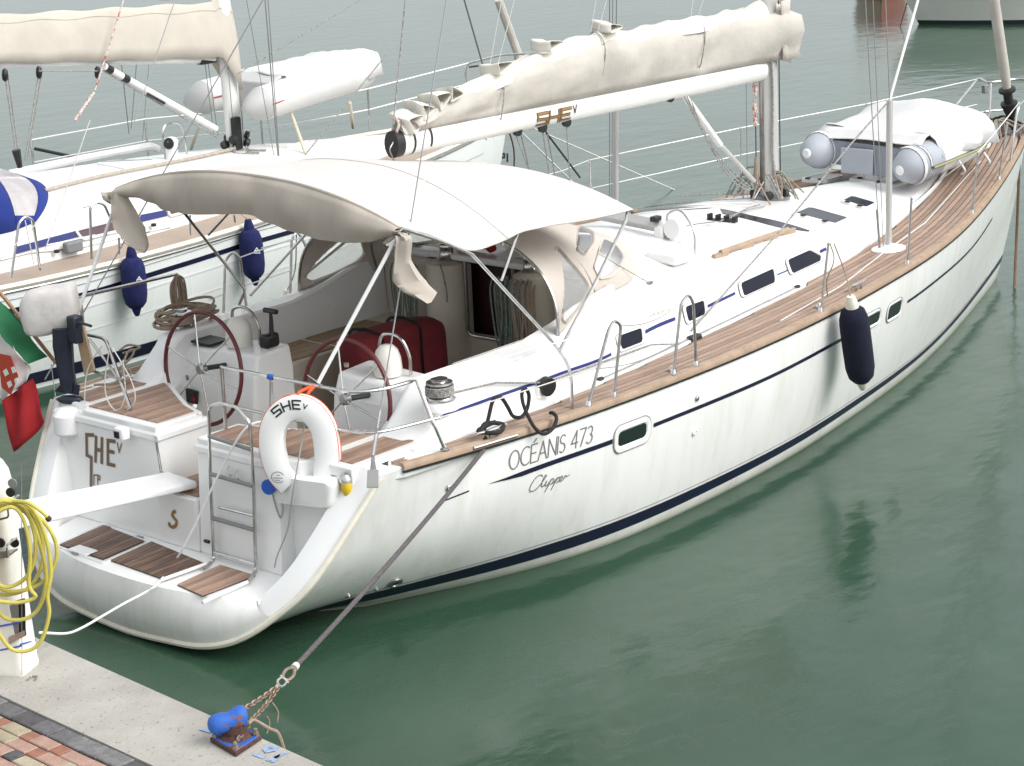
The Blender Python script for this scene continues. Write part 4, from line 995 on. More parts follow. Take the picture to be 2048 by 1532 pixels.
# piping along the after edge and raised seam over the middle hoop
MB().tube([bim(1.74, -1+2*k/36) for k in range(37)], .012, 6).build('bimini_piping', BIMU, bimini)
MB().tube([bim(2.86+.06*abs(v)**2, v)+V(0, 0, .006) for v in np.linspace(-1, 1, 37)], .008, 5).build('bimini_seam', BIM, bimini)
for v0 in (-.5, .5): MB().tube([bim(x, v0)+V(0, 0, .005) for x in np.linspace(1.76, 4.46, 24)], .005, 5).build('bimini_seam', BIM, bimini)
# after flap
bot = [PX(*p, 1.70) for p in [(225, 398), (262, 394), (300, 404), (335, 421), (400, 429), (490, 428), (540, 447), (600, 467), (660, 482), (730, 484), (780, 472), (800, 462)]]
bot = curve(bot, 6); n = len(bot); rows = []
for i, q in enumerate(bot):
    y = q[1]; t0 = bim(1.735, max(-1, min(1, y/1.56))); row = []
    for k in range(7):
        u = k/6; p = t0*(1-u)+q*u; row.append(p+V(-.05*math.sin(math.pi*u)*(1+.3*math.sin(i*.5))-.012*math.sin(i*1.1+2*u)*u, 0, 0))
    row.append(q+V(.03, 0, .012)); rows.append(row)
MB().grid(rows).build('bimini_flap', BIMU, bimini, smooth=70, solid=.006)
rows = rows
def cloth(path, wd, nm, m, dep=.03, seed=0):
    P = curve(path, 6); rows = []; L_ = len(P)
    for i, p in enumerate(P):
        t = i/(L_-1); w_ = np.interp(t, np.linspace(0, 1, len(wd)), wd); row = []
        for k in range(11):
            a = 2*math.pi*k/10; row.append(p+_R*w_*math.cos(a)*(1+.08*math.sin(3*a+seed))-V(.75, .65, 0)*(dep*math.sin(a)+.016*math.sin(4*a+5*t+seed)))
        rows.append(row)
    return MB().grid(rows).build(nm, m, bimini, smooth=70)
PC = lambda px, py: PX(px, py, 1.68)
cloth([PC(236, 385), PC(246, 420), PC(256, 455), PC(277, 490), PC(288, 505)], [.06, .10, .13, .075, .012], 'flap_tail', BIMU, .025, 1)
cloth([PC(214, 385), PC(222, 400), PC(236, 412)], [.05, .06, .02], 'flap_tail', BIMU, .02, 4)
PC2 = lambda px, py: PX(px, py, 1.74)
cloth([PC2(770, 486), PC2(790, 470), PC2(806, 476), PC2(804, 520), PC2(816, 562), PC2(838, 585), PC2(857, 604)], [.02, .035, .06, .06, .12, .12, .02], 'flap_tail', BIMU, .035, 2)
cloth([PC2(740, 485), PC2(775, 474), PC2(800, 466), PC2(812, 480)], [.015, .03, .03, .02], 'flap_tail', BIMU, .02, 3)
# frame tubes
FR = .0135
def ftube(P, nm='bimini_hoop', r_=FR, m=STEELD): return MB().tube(P, r_, 8).build(nm, m, bimini)
for sg in (-1, 1):
    F = V(1, -sg, 1)
    L_ = [V(1.75, -1.575, 2.955), V(2.12, -1.585, 2.80), V(2.46, -1.60, 2.63)]+[PY(*p, y) for p, y in [((1108, 687), -1.74), ((1136, 728), -1.86), ((1143, 760), -1.90), ((1144, 818), -1.91)]]
    ftube([p*F for p in curve(L_[:3], 4)+rnd(L_[2:], .05)[1:]], m=STEEL)
    hg = PY(1120, 700, -1.75)
    ftube([p*F for p in [hg, PY(1192, 563, -1.66), PY(1252, 440, -1.57), V(4.44, -1.53, 2.60)]], m=STEEL)
    ftube([p*F for p in [PY(1003, 560, -1.64), V(3.07, -1.53, 2.67)]], 'bimini_strut', .0125, STEEL)
    st = [PZ(636, 766, 1.88), V(1.76, -1.55, 2.93)]
    if sg > 0: st = [V(1.40, -1.79, 1.95), V(1.76, -1.55, 2.92)]
    ftube([p*F for p in st], 'bimini_strut', .015, PVC)
    ftube([bim(4.46, v*sg*-1)-V(0, 0, .02) for v in np.linspace(-1, 0, 16)], 'bimini_bow', .012, STEEL)
    ftube([bim(1.76, v*sg*-1)-V(0, 0, .02) for v in np.linspace(-1, 0, 16)], 'bimini_bow', .012, STEEL); ftube([bim(2.86, v*sg*-1)-V(0, 0, .025) for v in np.linspace(-1, 0, 16)], 'bimini_bow', .012, STEEL)
# ------------------------------------------------------------------ sprayhood
def hoop(xb, yb, zb, xt, zt, u, pw=2.6):
    a = u*math.pi/2; s_, c_ = math.sin(a), math.cos(a)
    k = abs(s_)**(2/pw)*(1 if s_ > 0 else -1); h = max(0, c_)**(2/pw)
    return V(xb+(xt-xb)*h, yb*k, zb+(zt-zb)*h)
_fx = spl([0, .2, .42, .65, .85, 1], [5.95, 5.88, 5.69, 5.39, 5.02, 4.45])
def front(u):
    a = abs(u); y = float(np.interp(a, [0, .42, .65, .85, 1], [0, .53, .85, 1.10, 1.22])); x = _fx(a); return V(x, y*(1 if u > 0 else -1), RZ(x, y)+.015)
def hood(u, v):
    h0 = hoop(3.58, 1.47, 1.74, 3.62, 2.52, u); h1 = hoop(4.36, 1.26, 1.80, 4.12, 2.50, u, 2.8); h2 = front(u)
    if v <= 1: p = h0*(1-v)+h1*v; return p-V(0, 0, .03*math.sin(math.pi*v)*math.cos(u*1.5))
    t = v-1; p = h1*(1-t)+h2*t; return p+V(.05, 0, .035)*math.sin(math.pi*t)
# window outlines in (u, v)
_uv = [(u, v) for u in np.linspace(-1, -.02, 99) for v in np.linspace(0, 2, 121)]; _pp = np.array([hood(u, v) for u, v in _uv])
_d = _pp-CAM; _px = np.stack([1024+FPX*(_d@_R)/(_d@_fw), 766-FPX*(_d@_U)/(_d@_fw)], -1)
def near_uv(px, py, v0, v1):
    e = np.hypot(_px[:, 0]-px, _px[:, 1]-py)+np.array([0 if v0 <= v <= v1 else 1e4 for u, v in _uv]); return _uv[int(e.argmin())]
WS = [([(1110, 492), (1140, 526), (1176, 572), (1172, 592), (1150, 626), (1128, 646), (1119, 640)], .06, .94), ([(1156, 452), (1186, 466), (1186, 486), (1168, 512), (1152, 503)], 1.05, 1.95), ([(1206, 474), (1232, 488), (1250, 512), (1244, 532), (1218, 554), (1196, 556), (1186, 538), (1196, 508)], 1.05, 1.93)]
WIN = [[near_uv(*p, v0, v1) for p in l] for l, v0, v1 in WS]; WIN += [[(-u, v) for u, v in w_] for w_ in WIN]
def nrm_(u, v): a, b_, c_ = hood(u, v), hood(u+.02, v), hood(u, v+.02); return unit(np.cross(b_-a, c_-a))
def inside(poly, u, v):
    c = False; j = len(poly)-1
    for i in range(len(poly)):
        (a, b), (c2, d) = poly[i], poly[j]
        if (b > v) != (d > v) and u < (c2-a)*(v-b)/(d-b)+a: c = not c
        j = i
    return c
NU, NV = 240, 150; vid = {}; mb_ = MB(); fs = []
pts_ = [[hood(-1+2*i/NU, 2*j/NV) for j in range(NV+1)] for i in range(NU+1)]
for i in range(NU):
    for j in range(NV):
        u, v = -1+2*(i+.5)/NU, 2*(j+.5)/NV
        if any(inside(w_, u, v) for w_ in WIN): continue
        fs.append((i*(NV+1)+j, (i+1)*(NV+1)+j, (i+1)*(NV+1)+j+1, i*(NV+1)+j+1))
mb_.add([p for r in pts_ for p in r], fs)
sh = mb_.build('sprayhood', HOODC, Yt, smooth=70, solid=.005)
for w_ in WIN:
    P2 = rnd([(a, b, 0) for a, b in w_], .06, 4, True); ring = [hood(p[0], p[1]) for p in P2]; cu, cv_ = np.mean([p[0] for p in P2]), np.mean([p[1] for p in P2])
    b = MB(); cen = hood(cu, cv_); rg1 = [hood(cu+(p[0]-cu)*.5, cv_+(p[1]-cv_)*.5) for p in P2]; N_ = len(ring)
    b.add(ring+rg1+[cen], [(i, (i+1) % N_, N_+(i+1) % N_, N_+i) for i in range(N_)]+[(N_+i, N_+(i+1) % N_, 2*N_) for i in range(N_)])
    b.build('hood_window', VINYL, sh, smooth=70)
    MB().tube(ring, .020, 6, closed=True, flat=.35, up=nrm_(cu, cv_)).build('window_binding', HOODC, sh)
MB().tube([hood(u, 0) for u in np.linspace(-1, 1, 41)], .014, 6).build('hood_hoop', STEEL, sh); MB().tube([hood(u, 1)-V(0, 0, .012) for u in np.linspace(-1, 1, 41)], .012, 6).build('hood_hoop', STEEL, sh)
wire('hood_strap', hood(-.62, 1.3), PR(1300, 567), .005, ROPESP, sh); MB().box(PR(1300, 568)+V(0, 0, .012), (.05, .03, .02)).build('strap_eye', STEELD, sh)
# ------------------------------------------------------------------ cockpit gear fixed to the boat
def winch(c, nm='winch', k=1., rope=None):
    c = V(*c); o = MB().lathe([(.095*k, 0), (.10*k, .015), (.082*k, .03), (.070*k, .07), (.074*k, .11), (.088*k, .125), (.086*k, .14), (.055*k, .15), (.055*k, .165), (.03*k, .17), (.001, .172)], c, (0, 0, 1), 22).build(nm, STEEL, Yt)
    MB().lathe([(.052*k, .148), (.056*k, .16), (.02*k, .165)], c, (0, 0, 1), 18).build('winch_top', BLACK, o)
    if rope is not None:
        P = [c+V(.088*k*math.cos(a), .088*k*math.sin(a), .04+.014*a/6.28) for a in np.linspace(0, 6.28*5, 110)]
        MB().tube(P, .0085, 6).build('winch_turns', rope, o)
    return o
wz = PZ(881, 800, 1.70); wS_ = V(2.06, -1.52, 1.69); wS_ = PZ(880, 792, 1.69)
winch((wS_[0], wS_[1]+.0, 1.66), k=1.15, rope=ROPESP); MB().tube([V(wS_[0]+.09, wS_[1]-.05, 1.70), V(2.6, -1.66, 1.62), ck+V(0, -.03, .03)], .009, 6).build('genoa_sheet', ROPESP, Yt)
MB().lathe([(.14, 0), (.13, .04), (.11, .06)], (wS_[0], wS_[1], 1.60), (0, 0, 1), 20).build('winch_plinth', WHITE, Yt)
winch((2.25, 1.50, 1.70), rope=ROPET)
for y in (.48, -.48): winch((4.44, y, 1.965), k=.85)
# rope hanks hung from the winch pods
random.seed(5)
def hank(x, y, ztop, ln, n, mats, nm='rope_hank', spread=.16):
    for i in range(n):
        yy = y+random.uniform(-spread, spread); xx = x-random.uniform(0, .05); l_ = ln*random.uniform(.75, 1.); w_ = random.uniform(.02, .05)
        P = [V(xx, yy-w_, ztop+random.uniform(-.03, .02)), V(xx-.03, yy-w_*1.2, ztop-.1), V(xx-.02, yy-w_, ztop-l_*.6), V(xx-.02, yy, ztop-l_), V(xx-.02, yy+w_, ztop-l_*.6), V(xx-.03, yy+w_*1.2, ztop-.1), V(xx, yy+w_, ztop)]
        MB().tube(curve(P, 5), .0085, 6).build(nm, mats[i % len(mats)], Yt)
hank(4.25, -.36, 1.94, .72, 11, [ROPEGN, ROPEGN, ROPEGN, ROPET], spread=.06); hank(4.25, -.60, 1.94, .76, 11, [ROPET, ROPESP, ROPET], spread=.11)
hank(4.25, .78, 1.94, .60, 9, [ROPEGN, ROPET, ROPEGN], spread=.10)
MB().tube(curve([V(4.26, .40, 1.97), V(4.24, .36, 1.92), V(4.26, .34, 1.75), V(4.25, .33, 1.64)], 5), .008, 6).build('line_end', ROPESP, Yt)
for k in range(7): MB().tube(curve([V(4.55+.05*k, 1.15-.03*k, 1.99), V(4.5, 1.0-.02*k, 2.05), V(4.6, .85+.02*k, 2.02)], 4), .009, 6).build('rope_tail', [ROPESP, ROPET, ROPERD][k % 3], Yt)
MB().tube(curve([V(4.62, .5, 2.06), V(4.66, .3, 2.10), V(4.65, .1, 2.06)], 5), [.03, .05, .05, .06, .05, .04, .05, .05, .04, .05, .02], 8).build('folded_flag_bundle', RED, Yt)
# coaming details: locker lid lines, dark joint
for a, b_ in [((905, 728), (1056, 676)), ((915, 775), (1045, 712))]:
    p0, p1 = PZ(*a, 1.735), PZ(*b_, 1.735); MB().tube([p0, p1], .006, 5).build('coaming_trim', STEELD if a[1] == 728 else WHITE, Yt)
# ------------------------------------------------------------------ lettering on the hull
OF = {'O': ([arc(.42, .5, .42, .5, 90, 450, 20)], .84), 'C': ([arc(.45, .5, .45, .5, 50, 310, 16)], .72), 'E': ([[(0, 0), (0, 1)], [(0, 1), (.5, 1)], [(0, .52), (.42, .52)], [(0, 0), (.5, 0)], [(.2, 1.12), (.38, 1.28)]], .5),
      'A': ([[(0, 0), (.36, 1), (.74, 0)], [(.14, .36), (.6, .36)]], .74), 'N': ([[(0, 0), (0, 1), (.66, 0), (.66, 1)]], .66), 'I': ([[(0, 0), (0, 1)]], .02), 'S': ([arc(.24, .76, .22, .24, 30, 250, 8)+arc(.22, .26, .24, .26, 80, -150, 8)], .46),
      '4': ([[(.42, 0), (.42, 1), (0, .3), (.56, .3)]], .56), '7': ([[(0, 1), (.5, 1), (.14, 0)]], .5), '3': ([arc(.2, .76, .22, .24, 150, -80, 8)+arc(.2, .27, .26, .27, 80, -150, 9)], .46)}
g_ = txt('OCEANIS 473', OF, gap=.15); LW = max(p[0] for q in g_ for p in q)
def hullfn(u, v):
    t = u/LW; bx, by = 1018+t*(1183-1018), 941+t*(884-941); hpx = 37-3*t
    p = PS(bx+(2+1.5*t)*v, by-hpx*v, FS); return p, HN(p[0], p[2], -1)
strokes('model_name', g_, .0105, hullfn, GRLET, hull, .003)
cl = [[(838, 1135), (822, 1125), (790, 1145), (760, 1190), (748, 1222), (757, 1238), (785, 1228), (812, 1203), (845, 1158), (862, 1130), (852, 1130), (832, 1182), (832, 1206), (852, 1190), (866, 1164), (856, 1190), (862, 1200), (885, 1172), (900, 1150), (874, 1200), (850, 1243)],
      [(884, 1176), (903, 1150), (913, 1156), (905, 1178), (888, 1190), (912, 1176), (938, 1142), (915, 1186), (893, 1228)], [(926, 1166), (944, 1140), (953, 1148), (945, 1168), (930, 1176), (955, 1160), (972, 1142), (966, 1132), (953, 1148), (957, 1168), (978, 1154), (993, 1126), (1000, 1136), (1020, 1122)]]
def clfn(u, v):
    p = PS(u/3.413+840, v/3.413+620, FS); return p, HN(p[0], p[2], -1)
def dens(q): return [tuple(p[:2]) for p in curve([(a, b, 0) for a, b in q], 4)]
strokes('model_script', [dens(q) for q in cl], .0085, clfn, GRLET, hull, .003)
# name on the port locker, motif on the sill
zoomx = lambda a: a/3.564+80; zoomy = lambda a: a/3.564+700
def lkfn(u, v): return PX(zoomx(u), zoomy(v), XF-.006+.05*max(0, min(1, 0))), V(-1, 0, .06)
def lkfn(u, v):
    p = PX(zoomx(u), zoomy(v), XF); p = PX(zoomx(u), zoomy(v), XF+(p[2]-PZL)/(1.26-PZL)*.05-.004); return p, V(-1, 0, .06)
strokes('boat_name', [[(378, 606), (332, 604), (334, 748), (366, 766), (364, 962)], [(400, 622), (396, 790)], [(442, 632), (440, 800)], [(400, 708), (440, 716)], [(530, 650), (484, 645), (484, 812), (528, 822)], [(486, 720), (522, 728)]], .030, lkfn, BRONL, lkP, .002)
strokes('boat_name', [[(552, 662), (564, 730), (582, 668)], [(406, 892), (386, 890), (385, 960)], [(412, 890), (412, 956)], [(412, 892), (428, 898), (426, 924), (412, 922)]], .011, lkfn, BRONL, lkP, .002)
def sifn(u, v): return PX(u/3.648, v/3.648+880, .868), V(-1, 0, 0)
strokes('stern_motif', [dens([(1285, 520), (1268, 525), (1258, 548), (1272, 570), (1288, 590), (1285, 620), (1262, 636), (1238, 622), (1236, 600)])], .028, sifn, GOLD, sill, .003)
strokes('coachroof_name', [[(1300, 640), (1301, 634)], [(1304, 638), (1307, 632), (1310, 637)], [(1313, 636), (1315, 629), (1319, 635)], [(1322, 633), (1323, 626), (1327, 631)], [(1330, 630), (1332, 623)], [(1335, 628), (1339, 624)]], .006, lambda u, v: (PS(u, v-6, YSD)+V(0, -.002, 0), V(0, -1, .1)), GOLD, coach, .004)

# ------------------------------------------------------------------ things on and around the yacht
def ax3(n): n = unit(n); u = unit(np.cross((0, 0, 1), n)); return u, np.cross(n, u), n
# burgundy covered cockpit table
t_ = thing('cockpit_table', 'folded cockpit table under a burgundy canvas cover with black straps', 'table', (3.3, .15, .82))
P = [[V(x, .15+yy*w_, z) for yy, z in [(-1, .86), (-1.04, 1.25), (-1, zt-.06), (-.75, zt-.01), (0, zt+.01), (.75, zt-.01), (1, zt-.06), (1.04, 1.25), (1, .86)]] for x, w_, zt in [(2.84, .13, 1.60), (2.88, .17, 1.66), (3.2, .185, 1.68), (3.6, .18, 1.66), (3.84, .17, 1.635), (3.90, .13, 1.58)]]
tb = MB().loft(P).build('table_cover', BURG, t_, smooth=55, sub=1)
for x in (3.05, 3.50): MB().tube([V(x+.0, .15+yy*.192, z+.004) for yy, z in [(-1.05, .9), (-1.07, 1.25), (-1.03, 1.62), (-.77, 1.668), (0, 1.69), (.77, 1.668), (1.03, 1.62)]], .016, 5, flat=.3).build('strap', BLACK, tb)
# horseshoe lifebuoy ------------------------------------------------
hc = V(.97, -1.20, 1.49); n_ = unit((-.88, -.47, .10)); uu, vv, nn = ax3(n_)
uu = uu if np.dot(uu, _R) > 0 else -uu; vv = np.cross(nn, uu); vv = vv if vv[2] > 0 else -vv
lb = thing('horseshoe_lifebuoy', 'white horseshoe lifebuoy with orange cord hung on the stern rail', 'lifebuoy', hc-V(0, 0, .3))
cen = [(-.075, -.30), (-.165, -.19), (-.205, -.02), (-.185, .13), (-.105, .235), (0, .272), (.105, .235), (.18, .13), (.205, -.02), (.20, -.16), (.185, -.27)]
cp = curve([hc+uu*a+vv*b for a, b in cen], 6); rings = []
for i, p in enumerate(cp):
    d = unit(cp[min(i+1, len(cp)-1)]-cp[max(i-1, 0)]); s_ = np.cross(nn, d)
    rings.append([p+s_*.090*a+nn*.052*b for a, b in [(-1, -.75), (-.8, -1), (.8, -1), (1, -.75), (1, .75), (.8, 1), (-.8, 1), (-1, .75)]])
bo = MB().loft(rings).build('buoy_body', PVC, lb, smooth=50, bevel=.006)
for off in (-.030, .030):
    MB().tube([p+np.cross(nn, unit(cp[min(i+1, len(cp)-1)]-cp[max(i-1, 0)]))*(.093)+nn*off for i, p in enumerate(cp)][::2], .0030, 6).build('grab_cord', ORANGE, lb)
    if 0: MB().tube([p-np.cross(nn, unit(cp[min(i+1, len(cp)-1)]-cp[max(i-1, 0)]))*(.080)+nn*off for i, p in enumerate(cp)][::2], .0065, 6).build('grab_cord', ORANGE, lb)
MB().tube(curve([hc+vv*.33+uu*.03, hc+vv*.37-nn*.02, PZ(628, 772, 1.88), hc+vv*.36+uu*.06-nn*.05, hc+vv*.30+uu*.05-nn*.06], 4), .012, 6).build('hanging_lashing', ORANGE, lb)
MB().tube([hc+uu*.155-vv*.28-nn*.04, hc+uu*.23-vv*.27-nn*.05, hc+uu*.235-vv*.16-nn*.05], .010, 6).build('hanging_lashing', ORANGE, lb)
def lbfn(u, v):
    a = R(132-u*17.5); r_ = .238+v*.060; return hc+uu*r_*math.cos(a)*.93+vv*(r_*math.sin(a)+.03)+nn*.053, nn
strokes('buoy_name', txt('SHE', BF, gap=.30), .0125, lbfn, BLKLET, bo, .002); strokes('buoy_name', [[(3.15, .75), (3.3, .2), (3.5, .75)]], .007, lbfn, BLKLET, bo, .002)
sp = hc-uu*.155-vv*.235+nn*.054
strokes('maker_badge', [[(math.cos(a)*1, math.sin(a)*.8) for a in np.linspace(.5, 5.6, 14)], [(-.7, -.1), (.7, -.1)], [(-.45, -.42), (.3, -.42)], [(-.1, .3), (.25, .3)]], .005, lambda u, v: (sp+uu*.05*u+vv*.05*v, nn), GRLET, bo, .002)
# wire from the buoy to the float
tk = [PX(*p, 1.02) for p in [(571, 932), (690, 947), (684, 1000), (575, 988)]]
cn = sum(tk)/4; rings = []
for d, k in ((0, .94), (-.02, 1.0), (-.13, 1.0), (-.155, .92)): rings.append([V(1.03+d, cn[1]+(p[1]-cn[1])*k, cn[2]-.03+(p[2]-cn[2])*k) for p in rnd(tk, .05, 4, True)])
tank = MB().loft(rings).build('rescue_sling_case', PVC, None, smooth=50); tag(tank, 'white rounded plastic case fixed below the lifebuoy', 'case')
st_ = PX(692, 966, 1.0); sl = thing('strobe_light', 'silver and yellow floating strobe light clipped beside the white case', 'light', st_)
MB().lathe([(.001, -.10), (.022, -.095), (.038, -.06), (.042, -.03), (.038, 0)], st_, (0, .15, 1), 16).build('yellow_float', mat('yellow_plastic', (.62, .42, .02), .4), sl)
MB().lathe([(.038, 0), (.046, .01), (.046, .03), (.035, .06), (.012, .075), (.001, .076)], st_, (0, .15, 1), 16).build('reflector_dome', STEEL, sl); MB().box(st_+V(.05, -.02, .02), (.04, .03, .12)).build('clip', BLACK, sl, bevel=.005)
L_ = [PX(*p, x) for p, x in [((602, 815), 1.02), ((585, 800), 1.0), ((570, 850), .95), ((548, 940), .93), ((545, 985), .90), ((560, 1035), .9), ((566, 1012), .9), ((550, 985), .9)]]
tag(MB().tube(curve(L_, 6), .006, 6).build('buoy_line', mat('grey_cord', (.30, .30, .31), .7)), 'thin grey cord looping from the lifebuoy down to the blue cap', 'cord')
L_ = [PX(*p, x) for p, x in [((598, 812), 1.01), ((608, 840), .98), ((604, 880), .96), ((590, 960), .86), ((582, 1010), .85), ((575, 1060), .84), ((555, 1110), .82), ((549, 1135), .80)]]
tag(MB().tube(curve(L_, 6), .006, 6).build('buoy_line', MATS['grey_cord']), 'long grey cord hanging across the white case to the platform', 'cord')
bc = PX(542, 972, .88); fp = thing('shower_fitting', 'round blue cap on a blue hose fitting on the starboard locker', 'fitting', bc)
MB().lathe([(.055, 0), (.058, .012), (.05, .02), (.001, .022)], bc+V(-.02, 0, 0), (-1, -.3, .1), 18).build('cap', BLUEC, fp); MB().tube(curve([bc+V(-.01, -.04, 0), bc+V(-.02, -.09, .0), bc+V(0, -.12, .035), bc+V(.02, -.11, .05)], 5), .012, 8).build('stem', BLUEC, fp)
MB().tube([PX(538, 885, .95), PX(540, 905, .93), PX(545, 925, .93)], [.025, .03, .012], 8).build('shower_head', BLUEC, fp); MB().tube([PX(541, 760, 1.2), PX(540, 880, .97)], .008, 6).tube([PX(545, 765, 1.2), PX(548, 830, 1.0), PX(541, 885, .97)], .004, 5).build('hose', GREY, fp); MB().lathe([(.022, -.02), (.022, .02)], PZ(541, 754, 1.87), (0, 1, 0), 10).build('blue_tape', BLUEC, fp)
# outboard motor ----------------------------------------------------
er, ed = unit((.657, -.754, 0)), unit((.754, .657, 0)); ez_ = V(0, 0, 1)
O0 = PX(100, 620, 1.05)
ob = thing('outboard_motor', 'small outboard motor with a grey fabric cowl cover hung on the port stern rail', 'outboard', O0-V(0, 0, .8))
def slab(zc, a, b, cx=0, cy=0, n=24, pw=5.0, tl=0.):
    out = []
    for k in range(n):
        t = 2*math.pi*k/n; c_, s_ = math.cos(t), math.sin(t); x = abs(c_)**(2/pw)*(1 if c_ > 0 else -1)*a; y = abs(s_)**(2/pw)*(1 if s_ > 0 else -1)*b
        out.append(O0+er*(cx+x)+ed*(cy+y)+ez_*(zc+tl*x+.010*math.sin(5*t+zc*30)))
    return out
MB().loft([slab(-.19, .10, .08, -.02, tl=.1), slab(-.17, .19, .11, -.02, tl=.1), slab(-.10, .215, .135, 0, tl=.05), slab(.0, .235, .15, 0), slab(.10, .225, .145, .0, tl=.08), slab(.175, .20, .125, .015, tl=.14), slab(.19, .15, .09, .03, tl=.14)]).build('cowl_cover', mat('grey_cover_cloth', (.56, .535, .515), .85, var=.14, vs=5, bump=.7, bs=9), ob, smooth=70, sub=1)
NB = mat('navy_engine_paint', (.010, .016, .032), .4, var=.3, vs=15)
def obp(px, py, d=0.): return PX(px, py, 1.05)+ed*d
MB().loft([[obp(px, py)+er*w_*a+ed*dd*b for a, b in ((-1, -.6), (-.6, -1), (.6, -1), (1, -.6), (1, .6), (.6, 1), (-.6, 1), (-1, .6))] for px, py, w_, dd in [(128, 655, .085, .07), (126, 690, .075, .07), (132, 740, .062, .06), (138, 772, .060, .055), (138, 782, .045, .05)]]).build('drive_leg', NB, ob, smooth=40)
MB().hexa([obp(*p, -.012) for p in [(108, 782), (128, 762), (160, 770), (158, 790), (130, 786)]], [obp(*p, .012) for p in [(108, 782), (128, 762), (160, 770), (158, 790), (130, 786)]]).build('anti_ventilation_plate', NB, ob, smooth=0, bevel=.004)
MB().lathe([(.01, -.13), (.035, -.08), (.042, 0), (.035, .06), (.01, .09)], obp(146, 800), er*1+V(0, 0, -.1), 14).build('gearcase', NB, ob); MB().hexa([obp(*p, -.008) for p in [(138, 805), (160, 800), (156, 828), (149, 829)]], [obp(*p, .008) for p in [(138, 805), (160, 800), (156, 828), (149, 829)]]).build('skeg', NB, ob, smooth=0)
for k in range(3):
    a = k*2.09+.4; c0 = obp(122, 806); d1 = ed*math.cos(a)+ez_*math.sin(a); d2 = -ed*math.sin(a)+ez_*math.cos(a)
    MB().hexa([c0+d1*.01-d2*.01, c0+d1*.05-d2*.035, c0+d1*.075+d2*.005, c0+d1*.05+d2*.03, c0+d1*.01+d2*.012], [p+er*.008 for p in [c0+d1*.01-d2*.01, c0+d1*.05-d2*.035+er*.02, c0+d1*.075+d2*.005, c0+d1*.05+d2*.03, c0+d1*.01+d2*.012]]).build('propeller_blade', ALU, ob, smooth=0)
MB().box(obp(150, 660, .03), (.10, .10, .22)).build('clamp_bracket', NB, ob, bevel=.015); MB().tube([obp(152, 655), obp(160, 645), obp(182, 652)], .012, 8).build('clamp_handle', BLACK, ob)
pad = [obp(*p, .06) for p in [(146, 660), (163, 655), (186, 748), (166, 756)]]
tag(MB().hexa(pad, [p+ed*.07+er*.0 for p in pad]).build('motor_pad', PLY, None, smooth=0, bevel=.006), 'pale wooden bracket board behind the outboard motor', 'board')
# fuel or water can behind the leg
tag(MB().lathe([(.10, 0), (.115, .02), (.115, .16), (.08, .2), (.04, .22)], PX(138, 862, .93)+V(0, 0, -.02), (0, 0, 1), 18).build('plastic_bucket', PVC), 'white plastic bucket hanging under the outboard propeller', 'bucket')
# ensign ------------------------------------------------------------
fl = thing('ensign', 'green, white and red ensign drooping from a brown wooden staff at the port quarter', 'flag', V(1.25, 1.75, 1.3))
fb, ft_ = PX(112, 726, 1.10), PX(-48, 524, .95)
MB().tube([fb, ft_], .016, 8).build('flag_staff', WOOD, fl); wire('flag_halyard', PX(102, 728, 1.05), PX(112, 800, 1.1), .004, ROPEW, fl)
A0, A1 = PX(-48, 548, .93), PX(97, 712, 1.06); B0, B1 = PX(-34, 606, .80), PX(53, 730, .86); C0, C1 = PX(4, 800, .78), PX(58, 760, .90); D0, D1 = PX(27, 905, .80), PX(95, 840, .95); Dm = PX(62, 885, .84)
def flag_grid(p0, p1, q0, q1, nm, m, ph_, qm=None, ns=8, nt_=10):
    rows = []
    for i in range(ns+1):
        s_ = i/ns; row = []
        for k in range(nt_+1):
            t = k/nt_; a = p0*(1-t)+p1*t; b_ = q0*(1-t)+q1*t
            if qm is not None: b_ = q0*(1-t)**2+qm*2*t*(1-t)+q1*t*t
            row.append(a*(1-s_)+b_*s_+V(-.030, -.012, 0)*math.sin(9*t+3*s_+ph_)+V(.02, 0, 0)*math.sin(4*s_+ph_))
        rows.append(row)
    return MB().grid(rows).build(nm, m, fl, smooth=70, solid=.003)
flag_grid(A0, A1, B0, B1, 'flag_green', GREENC, 0); fw_ = flag_grid(B0, B1, C0, C1, 'flag_white', CLOTHW, .7); flag_grid(C0, C1, D0, D1, 'flag_red', RED, 1.4, Dm)
em = [PX(*p, .775) for p in [(-4, 706), (22, 712), (37, 752), (22, 790), (4, 775)]]
MB().hexa(em, [p+V(-.004, 0, 0) for p in em]).build('flag_crest', mat('crest_red', (.42, .05, .02), .8), fl, smooth=0)
for q in [[(6, 742), (13, 737), (18, 748), (11, 753)], [(22, 735), (28, 733), (33, 744), (26, 747)], [(14, 765), (21, 761), (25, 771), (18, 776)], [(29, 758), (34, 755), (36, 763), (31, 768)]]:
    e_ = [PX(*p, .768) for p in q]; MB().hexa(e_, [p+V(-.003, 0, 0) for p in e_]).build('crest_cross', CLOTHW, fl, smooth=0)
# gangway -----------------------------------------------------------
ga, gb = PX(337, 942, 1.0), PX(395, 962, 1.0); gq = [PY(49, 998, .36), PY(101, 1029, .02)]; gq = [ga+(gq[0]-ga)*1.25, gb+(gq[1]-gb)*1.25]
gw = thing('gangway', 'white boarding plank reaching from the stern step towards the quay', 'gangway', (ga+gb)/2)
MB().hexa([ga-V(0, 0, .06), gb-V(0, 0, .06), gq[1]-V(0, 0, .06), gq[0]-V(0, 0, .06)], [ga, gb, gq[1], gq[0]]).build('plank', WHITE, gw, smooth=0, bevel=.02, bseg=3)
MB().box((1.0, .15, .91), (.10, .10, .05)).build('socket', STEELD, gw)
